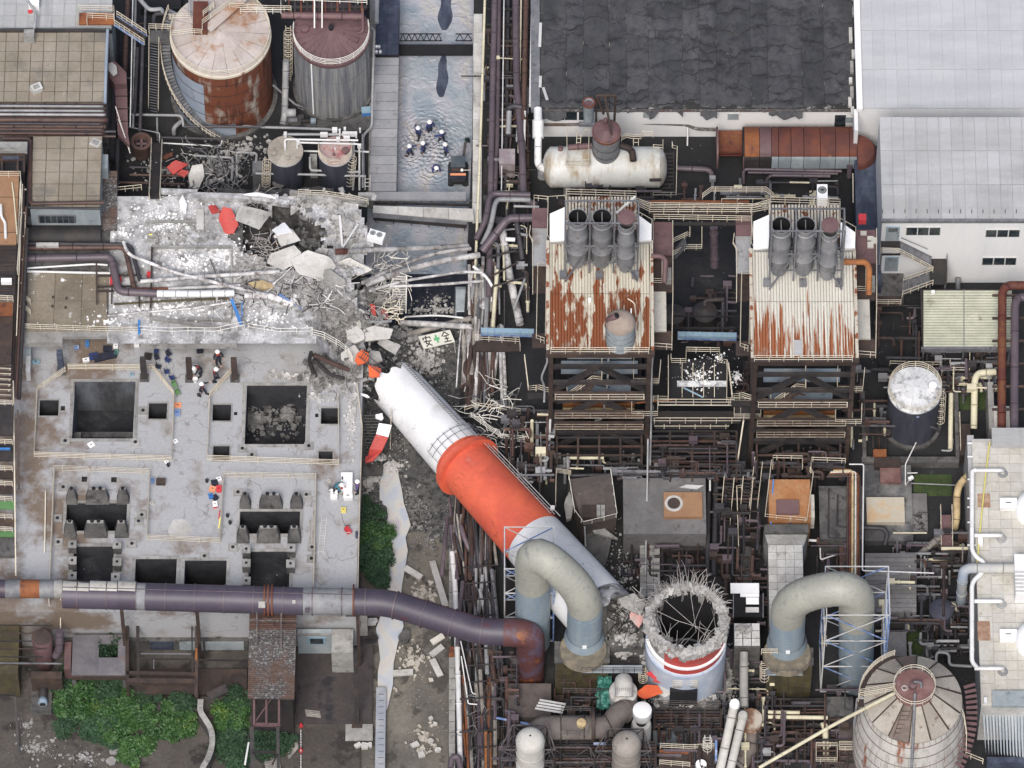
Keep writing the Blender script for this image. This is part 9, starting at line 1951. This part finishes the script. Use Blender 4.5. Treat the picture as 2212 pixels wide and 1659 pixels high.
PI([(1560,650,.5),(1640,655,.5),(1650,560,.5)],.1,'pipe_grey','small valve line inside the bund');IB('strut',P(1430,370,4),P(1500,460,1.4),.16,'steel_brown',None,lab='brown strut leaning on the dark tank wall',cat='strut')
BX([(1020,640,1125,700,1.3,.2,'rust_orange','plate','small orange rusty plate at the bund corner'),(1030,710,1235,780,1.6,.1,'steel_brown','plate','brown rusty plate below the bund, upper'),(1075,780,1238,900,1.4,.1,'rust_dull','plate','dull red plate below the bund, lower'),(945,765,1328,1365,.9,0,'stained_slab','slab','stained dark slab round the pale panel'),(968,1020,1268,1218,1.5,.9,'pale_panel','panel','pale cream panel with a tan ring stain'),(595,932,940,1350,3.4,0,'concrete_dark','roof','dark flat roof with a square pipe loop'),(1330,990,1448,1290,.5,0,'flat_grey','yard box','small walled yard filled with scrap'),(1340,840,1640,1010,.06,.01,'grass','grass','dull grass patch below the bund'),(1700,120,1960,330,.06,.01,'grass','grass','green grass patch by the white upright pipe'),(1700,440,1790,690,1.5,0,'steel_brown','platform','brown steps right of the bund'),(1930,110,1975,480,4,0,'concrete','wall','grey narrow wall left of the thick pipes'),(1975,300,2100,470,4.4,0,'duct_cream','roof','cream tiled ledge under the thick pipes'),(1560,1160,1640,1460,1.6,0,'maroon','platform','mauve platform between two cream rails'),(755,1395,845,1640,2.2,0,'pipe_brown','platform','brown ribbed strip left of the rusty pipe bundle')])
TNG(1340,1130,1440,1280,.3,.9,30,.8,'steel_dark','scrap_bars','dark scrap inside the small walled yard',.03)
for i,(x,m,r)in enumerate(((838,'rust_red',.09),(858,'yellow_duct',.12),(882,'duct_cream',.1),(900,'rust_orange',.08),(820,'steel_brown',.1),(915,'pipe_brown',.08))):PI([(700-i*10,800+i*12,4),(x,800+i*10,4),(x-4,1980,3.4)],r,m,('red rusty','yellowish','cream','orange rusty','dark brown outer','brown outer right')[i]+' pipe of the long bundle beside the pale panel',bnd=4)
PP([([(830,760,4.4),(945,760,4.4),(935,1600,4),(1500,1620,4)],.07,'pipe_white','thin pale pipe framing the pale panel slab',0),([(940,1260,1.4),(1100,1265,1.4),(1135,1310,1.2),(1110,1400,.8)],.22,'pipe_dark','dark hooked pipe below the pale panel',0),([(740,1000,3.7),(735,1250,3.7),(830,1260,3.7)],.07,'steel_dark','thin dark square pipe loop on the dark flat roof',0),([(670,950,3.7),(665,1340,3.7),(820,1345,3.7)],.06,'steel_dark','outer thin dark pipe loop on the dark flat roof',0),([(1990,30,3),(1850,40,3),(1822,90,3),(1815,480,1)],.34,'pipe_yellow','cream rust spotted pipe bending down right of the bund',2),([(1790,830,3),(1700,920,3),(1680,1000,2.6),(1680,1180,1.8),(1665,1260,.6)],.36,'yellow_duct','tan elbow pipe left of the light roofed building',2),([(1550,1330,1.6),(1380,1480,.8)],.34,'wood_grey','tan cylinder lying slanted below the mauve platform',1.2),([(1420,1515,1),(1700,1505,1)],.14,'pipe_yellow','pale horizontal pipe below the slanted cylinder',0),([(1290,830,3),(1370,828,3)],.05,'pipe_white','thin arm of the white floodlight',0),([(1320,910,2),(1780,930,2)],.06,'pipe_grey','thin grey line across the grass patch',0),([(510,1360,2),(600,1365,2)],.14,'pipe_white','short pale pipe by the stone block duct',0),([(600,1380,1.6),(605,1515,1.4),(735,1470,1.4)],.08,'pipe_white','white angle bar right of the stone block duct',0),([(2000,1490,.8),(1720,1490,.8)],.05,'rail_dark','thin dark line at the edge of the light roofed building',0)])
p=P(1315,870,3);t=TG('floodlight','white floodlight on a bent pole below the bund','lamp',p);IB('housing',P(1300,880,3.2),P(1335,862,3.2),.3,'white_paint',t);IB('pole',P(1310,875,3),P(1270,940,0.5),.07,'rail_white',t)
for k,(x0,y0,x1,y1)in enumerate(((1550,1110,1555,1430),(1640,1110,1645,1460),(1700,380,1708,660))):RL([(x0,y0,2.2),(x1,y1,1.2)],('left cream rail of the mauve platform','right cream rail of the mauve platform','cream rail of the brown steps by the bund')[k],'rail_cream',.9,1,1.5)
RL([(1150,-20,2),(1560,-10,2),(1560,60,2)],'cream rail behind the white topped tank','rail_cream',.9,2,1.4);RL([(1625,-40,2),(1630,30,2),(1780,35,2),(1780,-100,2)],'cream rail right of the white topped tank','rail_cream',.9,2,1.4)
t=TG('pale_roof_building','building with a light tiled roof and white pipes at the right edge','building',P(2000,2000,0));a=RC(1835,560,2400,2670,7);IX('wall',a[0],a[1],0,a[2],a[3],7,'concrete_light',t)
panels(t,'roof_panel',1837,585,1948,2670,7.02,1,12,'pale_roof',gap=.05,th=.06);panels(t,'roof_tile',1950,610,2400,2540,7.02,5,26,'pale_roof',gap=.04,th=.05,jz=.01)
BK('ledge',1780,530,1832,1560,6.6,0,'roof_grey',pa=t);BK('canopy',1958,472,2400,605,8,7.4,'roof_grey',pa=t)
for i in range(26):x=1962+i*14;IB('canopy_rib',P(x,478,8.05),P(x,600,8.05),.06,'roof_grey',t)
for y,h_ in((1040,60),(1990+1517-1460,105)):BK('rust_sheet',1845,y-48,1945,y+h_,7.12,7.05,'wood_rust',pa=t)
for y in(595,700,880,1030,1100,1220,1400):IB('bracket',P(1765,y,7),P(1835,y,7),.12,'white_paint',t)
t=TG('white_main_pipe','long white pipe with branches along the edge of the light roof','pipe',P(1800,2300,7.5))
for pts in([(1830,805,7.8),(1802,815,7.8),(1800,1440,7.8),(1840,1500,7.8),(1895,1530,7.8),(1890,1610,7.8),(1800,1690,7.8),(1800,2320,7.8),(1840,2368,7.8)],):MB().te_(ft_([P(*q)for q in pts],.7),.22,12).bd_('main','pipe_white',t,smo=True)
for y,x1 in((808,2040),(1322,2030),(1842,2030),(2373,2040)):MB().te_(ft_([P(1820,y,7.8),P(x1,y,7.8),P(x1+5,y,7.1)],.5),.2,12).bd_('branch','pipe_white',t,smo=True);p=P(x1+4,y+25,7.1);MB().le_(p,[(.5,7.1),(.45,7.2),(.2,7.22)],18).bd_('flange','pipe_grey',t,smo=True)
PI([(2150,1583,8),(1780,1582,8),(1735,1600,8),(1725,1680,7),(1715,1850,2)],.5,'pipe_fade','thick pale pipe leaving the light roof and bending down',bnd=2.5,br=1.2);PI([(1940,585,7.5),(1908,850,7.5),(1885,1080,7.5),(1862,1300,7.5),(1840,1560,7.5)],.07,'yellow_paint','yellow pipe slanting across the light roof',n=6)
for i,(cy,r)in enumerate(((1090,155),(2000+1517-1460+70,175))):
 c=P(2300,cy,8);MB().le_(c,[(.01,9.2),(1.0,9.0),(1.7,8.4),(1.9,7.6),(1.9,7)],36).bd_('white_dome','white_paint',smo=True,lab='%s white domed tank at the right edge'%('upper','lower')[i],cat='dome');by_('roof_unit',2085,cy+5,1.6,1.0,.8,'white_paint','%s white equipment box beside the domes'%('upper','lower')[i],'box',z=7.1)
BX([(1850,1310+1,1885,1390,7.6,7.1,'white_paint','box','small white box on the light roof by the second branch'),(2140,1470,2400,1780,9,7.1,'white_paint','vent housing','white louvred housing at the right edge'),(1960,2548,2400,2668,7.5,7.1,'wall_bluegrey','roof strip','blue grey ribbed strip at the foot of the light roof'),(1895,2600,1920,2640,7.6,7.1,'white_paint','box','tiny white box near the foot of the light roof')])
tile(3,3)
for i in range(6):IB('louvre',P(2142,95+i*30,9.1),P(2300,97+i*30,9.1),.14,'steel_light',None,lab='pale louvre blade on the white housing at the right edge',cat='louvre',grp='louvres of the white housing')
t=TG('blue_grey_roof','blue grey ribbed shed roof in the lower right corner','roof',P(2050,1540,4))
for i in range(15):x0,x1=1880+i*25,1903+i*25;p=[P(x0,1170,5.2),P(x1,1170,5.2),P(x1+8,1535+i*2,4.6),P(x0+28-i,1500+i*4,4.6)];b=MB();b.v=[tuple(v)for v in p]+[tuple(v-V((0,0,.12)))for v in p];b.f=[(0,3,2,1),(0,1,5,4),(1,2,6,5),(2,3,7,6),(3,0,4,7)];b.bd_('roof_sheet','wall_bluegrey2',t)
BK('eaves',1920,1555,2400,1600,4.2,0,'blue_dark',pa=t)
c=P(1335,1101,14);t=TG('silo','rust streaked silo with a segmented conical roof and maroon top','silo',(c.x,c.y,0));prof=[(4.7,0),(5.15,3),(5.3,6),(5.15,9),(4.8,12),(4.5,14)]
MB().le_(c,prof,72).bd_('wall','silo_wall',t,smo=True)
for i in range(7):z=3.4+i*1.6;r=[p_[0]+(q_[0]-p_[0])*(z-p_[1])/(q_[1]-p_[1])for p_,q_ in zip(prof,prof[1:])if p_[1]<=z<=q_[1]][0];MB().le_(c,[(r,z-.06),(r+.07,z),(r,z+.06)],72).bd_('hoop','silo_brown',t,smo=True)
for i in range(22):
 a0=rd(190+i*7.6);IB('seam',V((c.x+4.52*math.cos(a0),c.y+4.52*math.sin(a0),13.9)),V((c.x+5.2*math.cos(a0),c.y+5.2*math.sin(a0),8.6)),.03,'silo_brown',t)
for i in range(14):
 a0,a1=2*math.pi*(i+.25)/14+.01,2*math.pi*(i+1.25)/14-.01;MB().le_(c,[(1.9,16.2),(4.6,14.05),(4.6,13.9)],6,a0,a1).bd_('roof_plate','silo_roof' if i not in(3,9)else 'silo_brown',t);IB('roof_rib',(c.x+1.9*math.cos(a0),c.y+1.9*math.sin(a0),16.25),(c.x+4.6*math.cos(a0),c.y+4.6*math.sin(a0),14.1),.1,'steel_brown',t)
MB().le_(c,[(.01,16.75),(1.9,16.5),(1.95,16.1)],40).bd_('top_plate','rust_dull',t,smo=True);RL([(c.x+1.95*math.cos(i*.25),c.y+1.95*math.sin(i*.25),16.4)for i in range(26)],None,'rail_cream',.9,2,1.1,pa=t,wd_=True)
RL([(c.x+5.1*math.cos(rd(a_)),c.y+5.1*math.sin(rd(a_)),13.6)for a_ in range(108,186,6)],None,'rail_cream',1.1,4,1.3,pa=t,wd_=True);b=MB();b.le_(c,[(4.6,13.5),(5.2,13.5)],16,rd(108),rd(186));b.bd_('side_walk','steel_brown',t)
RL([(915,1060,14),(1190,1010,16.4)],None,'rail_cream',1.0,3,1.0,pa=t);RL([(910,1090,14),(1185,1040,16.4)],None,'rail_cream',1.0,3,1.0,pa=t)
LDR(P(1290,1160,16.2),P(1215,1400,14.2),'steel_brown',pa=t,wd=.8,n=7);p=P(1335,1000,16.9);MB().le_(p,[(.01,17.4),(.35,17.3),(.35,16.5)],18).bd_('hatch','maroon',t,smo=True);icyl('top_pipe',P(1350,1050,17.2),P(1320,1750,12),.14,'steel_grey',t);PI([(1340,960,17.6),(1400,965,17.4),(1400,1010,17)],.12,'steel_grey',pa=t,name='vent_bend')
p=P(1268,1015,16.8);MB().le_(p,[(.24,16.8),(.3,16.95),(.24,17)],16).bd_('ring_port','steel_light',t,smo=True)
PI([(120,1640,8),(710,1300,11),(1190,1050,17)],.17,'pipe_yellow','long slanting pale pipe rising to the silo top',bnd=5,br=.5);PI([(885,1540,2),(870,1300,9),(895,1090,14),(955,1090,14)],.12,'pipe_grey','grey upright pipe at the left of the silo',br=.5)
t=TG('silo_stair','curved stair hugging the right side of the silo','stairs',P(1750,1550,6))
for i in range(16):a_=rd(18-i*3.6);z=13.4-i*.42;r=5.55;u=V((math.cos(a_),math.sin(a_),0));IB('tread',V((c.x,c.y,z))+u*5.1,V((c.x,c.y,z))+u*6.2,.3,'maroon',t,h=.06)
RL([(1690,1150,13.4),(1735,1260,11.8),(1755,1400,9.6),(1750,1555,7.2),(1885,1610,7)],None,'rail_cream',1.0,2,1.2,pa=t)
for x0,y0,x1,y1,lb in((568,1478,735,1600,'cream rail square at the bottom left of the silo'),(750,1470,860,1510,'short cream rail left of the silo')):RL([(x0,y0,3),(x1,y0,3),(x1,y1,3),(x0,y1,3)],lb,'rail_cream',1.0,3,1.3,closed=True)
RL([(135,745,7.6),(262,745,7.6)],'short cream railing on the mossy base','rail_cream',1.1,3,.9);LDR(P(160,800,7),P(160,930,3.6),'rail_cream','caged ladder at the left of the right mossy base',cage=5,wd=.5)
PP([([(190,1200,3),(440,1205,3)],.18,'pipe_yellow','upper pale pipe below the right mossy base',0),([(190,1238,3),(660,1245,3)],.2,'pipe_yellow','lower pale pipe below the right mossy base',0),([(650,1600,2),(640,1300,3),(610,1310,3)],.3,'pipe_yellow','short stub pipe left of the silo rails',0),([(1515,840,2),(1520,725,2.6),(1620,735,2.6),(1620,830,2),(1800,840,2)],.15,'pipe_grey','grey looped pipe above the silo, lower',0),([(1520,650,2.6),(1530,640,2.6),(1700,640,2.6)],.15,'pipe_grey','grey looped pipe above the silo, upper',0),([(1470,580,1.5),(1470,500,1.8),(1510,490,1.8),(1510,560,1.5)],.12,'pipe_grey','small U shaped grey pipe above the silo',0)])
BX([(1120,555,1283,760,2.6,0,'flat_grey','roof','small grey ribbed roof right of the scaffold tower'),(955,410,1355,470,2.8,0,'concrete_dark','wall','dark wall under the slatted shed'),(1290,560,1520,760,.06,.01,'grass','grass','weedy patch above the silo'),(650,1080,860,1230,2.2,0,'concrete_dark','duct','grey duct hood left of the silo'),(750,1250,880,1640,2.6,0,'cabin_brown','roof','brown strip roof left of the silo')])
c=P(1560,380,3.4);MB().le_(c,[(1.2,0),(1.2,3.2),(.9,3.5),(.01,3.6)],28).bd_('dark_vessel','tank_dark',smo=True,lab='dark round vessel right of the slatted shed',cat='tank')
tile(2,3)
t=TG('torn_roof','frame with torn white roofing sheets above the square platform','roof',P(1970,460,5));BK('sheet',1852,182,2078,262,6,5.94,'white_paint',pa=t);BK('sheet',1930,264,2078,290,6,5.94,'white_paint',pa=t);BK('sheet',1975,295,2076,348,5.98,5.92,'white_paint',pa=t);BK('sheet',1972,372,2076,412,5.5,5.44,'steel_light',pa=t);rs_([(x,262,5.8,x,455,5.4,.1,'steel_grey')for x in(1875,2110)],'of the torn white roof');BK('pit',1880,270,2110,450,3.5,.2,'black',pa=t)
t=TG('grid_platform','square platform with dusty grid panels right of the stump','platform',P(1980,700,6));panels(t,'panel',1880,500,2085,680,6.4,3,3,'steel_light',gap=.08,th=.06);BK('base',1880,500,2085,690,6.38,.2,'concrete_dark',pa=t)
PP([([(1958,730,6),(1958,1160,4.6)],.42,'pipe_fade2','thick grey upright pipe right of the stump',3),([(1885,1135,6),(1870,1200,5.8),(1760,1700,4)],.44,'pipe_light','long pale sloping pipe with a white ball end, left of two',3),([(1955,1230,6),(1930,1320,5.6),(1840,1700,4)],.42,'pipe_light','long pale sloping pipe, right of two',3)])
for i,(x,y,r,z,m)in enumerate(((1885,1132,.5,6.4,'white_paint'),(1950,1225,.48,6.4,'pipe_light'))):c=P(x,y,z);MB().le_(c,[(.01,z+.25),(r*.8,z+.2),(r,z),(r,z-.5)],22).bd_('pipe_cap',m,smo=True,lab='%s round cap of a sloping pipe'%('white','pale grey')[i],cat='vent')  # round caps on the ends of the sloping pipes, not vents
c=P(2015,1250,4);MB().le_(c,[(.01,4.1),(1.05,4.05),(1.12,3.9),(1.0,0)],30).bd_('rusty_lid','rust_lid',smo=True,lab='round rust centred lid behind the sloping pipes',cat='tank')
t=TG('hood_duct','round pale collar with a barred hood duct below the rubble','duct',P(1010,1140,2));c=P(1005,1035,6);MB().le_(c,[(1.34,2),(1.34,5.9),(1.2,6.0),(.01,6.05)],34).bd_('collar','concrete_light',t,smo=True);pts=ft_([P(1008,1000,6),P(1008,960,7.5),P(1010,1060,7.5)],1.2);MB().te_([P(1008,960,6.4),P(1008,965,7),P(1010,1000,7.2),P(1010,1080,6.8)],.85,20).bd_('hood','pipe_light',t,smo=True)
for i in range(9):x=945+i*16;IB('bar',P(x,1010,8),P(x,1080,7.2),.05,'steel_grey',t)
t=TG('white_capped_column','white flat capped round column below the orange plate','column',P(1150,1400,2));c=P(1155,1180,7.4);MB().le_(c,[(.8,5.9),(.9,6.2),(.9,7.3),(.7,7.42),(.01,7.45)],30).bd_('cap','white_paint',t,smo=True);c2_=P(1148,1290,5.6);MB().le_(c2_,[(.95,0),(.95,5.4),(.85,5.7),(.5,5.8)],30).bd_('column','concrete_light',t,smo=True)
PP([([(310,1440,5),(340,1330,6),(520,1325,6),(760,1325,6)],1.2,'pipe_taupe','thick taupe duct at the bottom, left half with a dark frame',2.2),([(780,1325,6),(900,1320,6),(960,1210,6),(1060,1180,5)],1.1,'pipe_taupe','thick taupe duct at the bottom, curved right half',2.5),([(2020,1380,2),(2000,1500,1.6),(1900,1620,1)],1.0,'pipe_taupe','brown curved duct at the bottom right of the sloping pipes',2)])
p=P(766,1295,6.2);MB().te_([p-V((.15,0,0)),p+V((.15,0,0))],1.65,30).bd_('big_flange','steel_brown',lab='large brown flange joining the two taupe ducts',cat='flange');c=P(675,1290,7.3);MB().le_(c,[(.01,7.5),(.46,7.45),(.46,7.1)],22).bd_('manhole','yellow_duct',smo=True,lab='round ochre manhole cover on the taupe duct',cat='cover')
for x,m,lb in((270,'pipe_light','white domed vertical pipe at the bottom edge'),(1032,'pipe_taupe2','taupe domed vertical pipe at the bottom edge')):
 c=P(x,1425 if x<500 else 1450,10);r=1.34;MB().le_(c,[(r,0),(r,10)]+[(r*math.cos(a_*.15),10+r*.75*math.sin(a_*.15))for a_ in range(1,11)],40).bd_('domed_pipe',m,smo=True,lab=lb,cat='pipe');[MB().le_(c,[(r,z-.04),(r+.03,z),(r,z+.04)],40).bd_('band',m,bpy.data.objects['domed_pipe' if x<500 else 'domed_pipe.001'],smo=True)for z in(4,6,8,10)]
def lattice(x0,x1,y0,y1,z,lb):
 t=TG('lattice_frame',lb,'steel frame',P(x0,y1,0));n=3;q=[P(x0,y0,z),P(x1,y0,z),P(x1+60,y1,z),P(x0-100,y1,z)]
 for i in range(4):IB('beam',q[i],q[(i+1)%4],.12,'rail_dark',t);IB('post',q[i],q[i]-V((0,0,z)),.14,'steel_dark',t)
 for i in range(4):IB('brace',q[i],(q[(i+1)%4]+q[i])/2-V((0,0,2.5)),.08,'rail_dark',t);IB('brace',q[(i+1)%4],(q[(i+1)%4]+q[i])/2-V((0,0,2.5)),.08,'rail_dark',t)
 for k in(1,2,3):[IB('girt',q[i]-V((0,0,2.2*k)),q[(i+1)%4]-V((0,0,2.2*k)),.08,'rail_dark',t)for i in range(4)]
lattice(130,405,1305,1500,9,'dark lattice frame round the white domed pipe');lattice(885,1165,1335,1510,9,'dark lattice frame round the taupe domed pipe');lattice(440,740,1480,1600,6,'low dark lattice frame between the domed pipes')
for pts,lb in(([(515,1240,8),(515,1195,8),(745,1200,8),(745,1240,8)],'dark rail behind the taupe duct'),([(510,1340,7.6),(510,1385,7.6),(735,1390,7.6),(735,1340,7.6)],'dark rail before the taupe duct'),([(530,1055,4),(820,1060,4),(820,1180,4)],'dark rail beside the green netting'),([(1262,1150,2.8),(1770,1160,2.8)],'dark rail on the rubble covered flat roof'),([(1480,1280,2),(1770,1285,2),(1770,1335,2)],'dark rail in the pit below the stump')):RL(pts,lb,'rail_dark',1.1,3,1.2)
t=TG('rust_platform','rust brown platform with cream railings at the bottom edge','platform',P(1500,1640,3));BK('floor',1290,1490,1725,1700,3,2.8,'steel_brown',pa=t);BK('rust_edge',1290,1500,1530,1530,3.1,3,'rust_orange',pa=t);RL([(1295,1490,3),(1530,1500,3),(1720,1490,3)],None,'rail_cream',1.1,3,1.1,pa=t);RL([(1290,1620,3),(1530,1640,3)],None,'rail_cream',1.1,3,1.1,pa=t)
c=P(1620,1612,3.8);MB().le_(c,[(.01,3.8),(.52,3.78),(.52,3)],22).bd_('white_lid','white_paint',t,smo=True);LDR(P(1670,1385,5),P(1670,1500,2.4),'rail_white','white caged ladder above the bottom platform',cage=5,wd=.5);IB('blue_post',P(1738,1410,4),P(1738,1610,3),.22,'steel_blue',None,lab='blue upright post at the bottom platform',cat='post');LDR(P(1160,845,6),P(1160,930,4),'rail_cream','cream caged ladder left of the stump base',cage=5,wd=.5);LDR(P(1545,1110,2.4),P(1545,1180,.6),'rail_cream','short ladder at the edge of the rubble roof',wd=.45)
BX([(95,975,435,1240,2.6,0,'cabin_brown','roof','brown sloped box under the orange elbow'),(1240,1345,1480,1460,.4,0,'stone_deck','deck','bluish cobbled deck below the stump, left'),(1485,1350,1765,1460,.4,0,'concrete_dark','deck','dark slab deck below the stump, right'),(1265,1165,1765,1215,1.4,0,'steel_dark','roof','upper dark ribbed strip below the stump'),(1265,1225,1765,1275,.9,0,'steel_dark','roof','lower dark ribbed strip below the stump'),(900,770,1130,870,5.2,0,'steel_dark','roof','dark hopper roof between the base block and the stump'),(770,1440,870,1455,5,4.8,'steel_blue','beam','short blue beam between the domed pipes')])
for i in range(4):IB('slat',P(345-i*12,1105+i*22,4.8),P(550-i*8,1140+i*22,4.8),.2,'steel_light',None,h=.08,lab='%s pale slat of the fallen board stack left of the green net'%('top','second','third','lowest')[i],cat='board')
b=MB()
for i in range(160):p=P(855+ru(-40,40),1045+ru(-115,115),3.6+ru(0,1.2));b.ck_(p,ru(.12,.4),None,.12)
b.bd_('green_netting','green_net',lab='crumpled green netting beside the round collar',cat='net',kind='stuff')
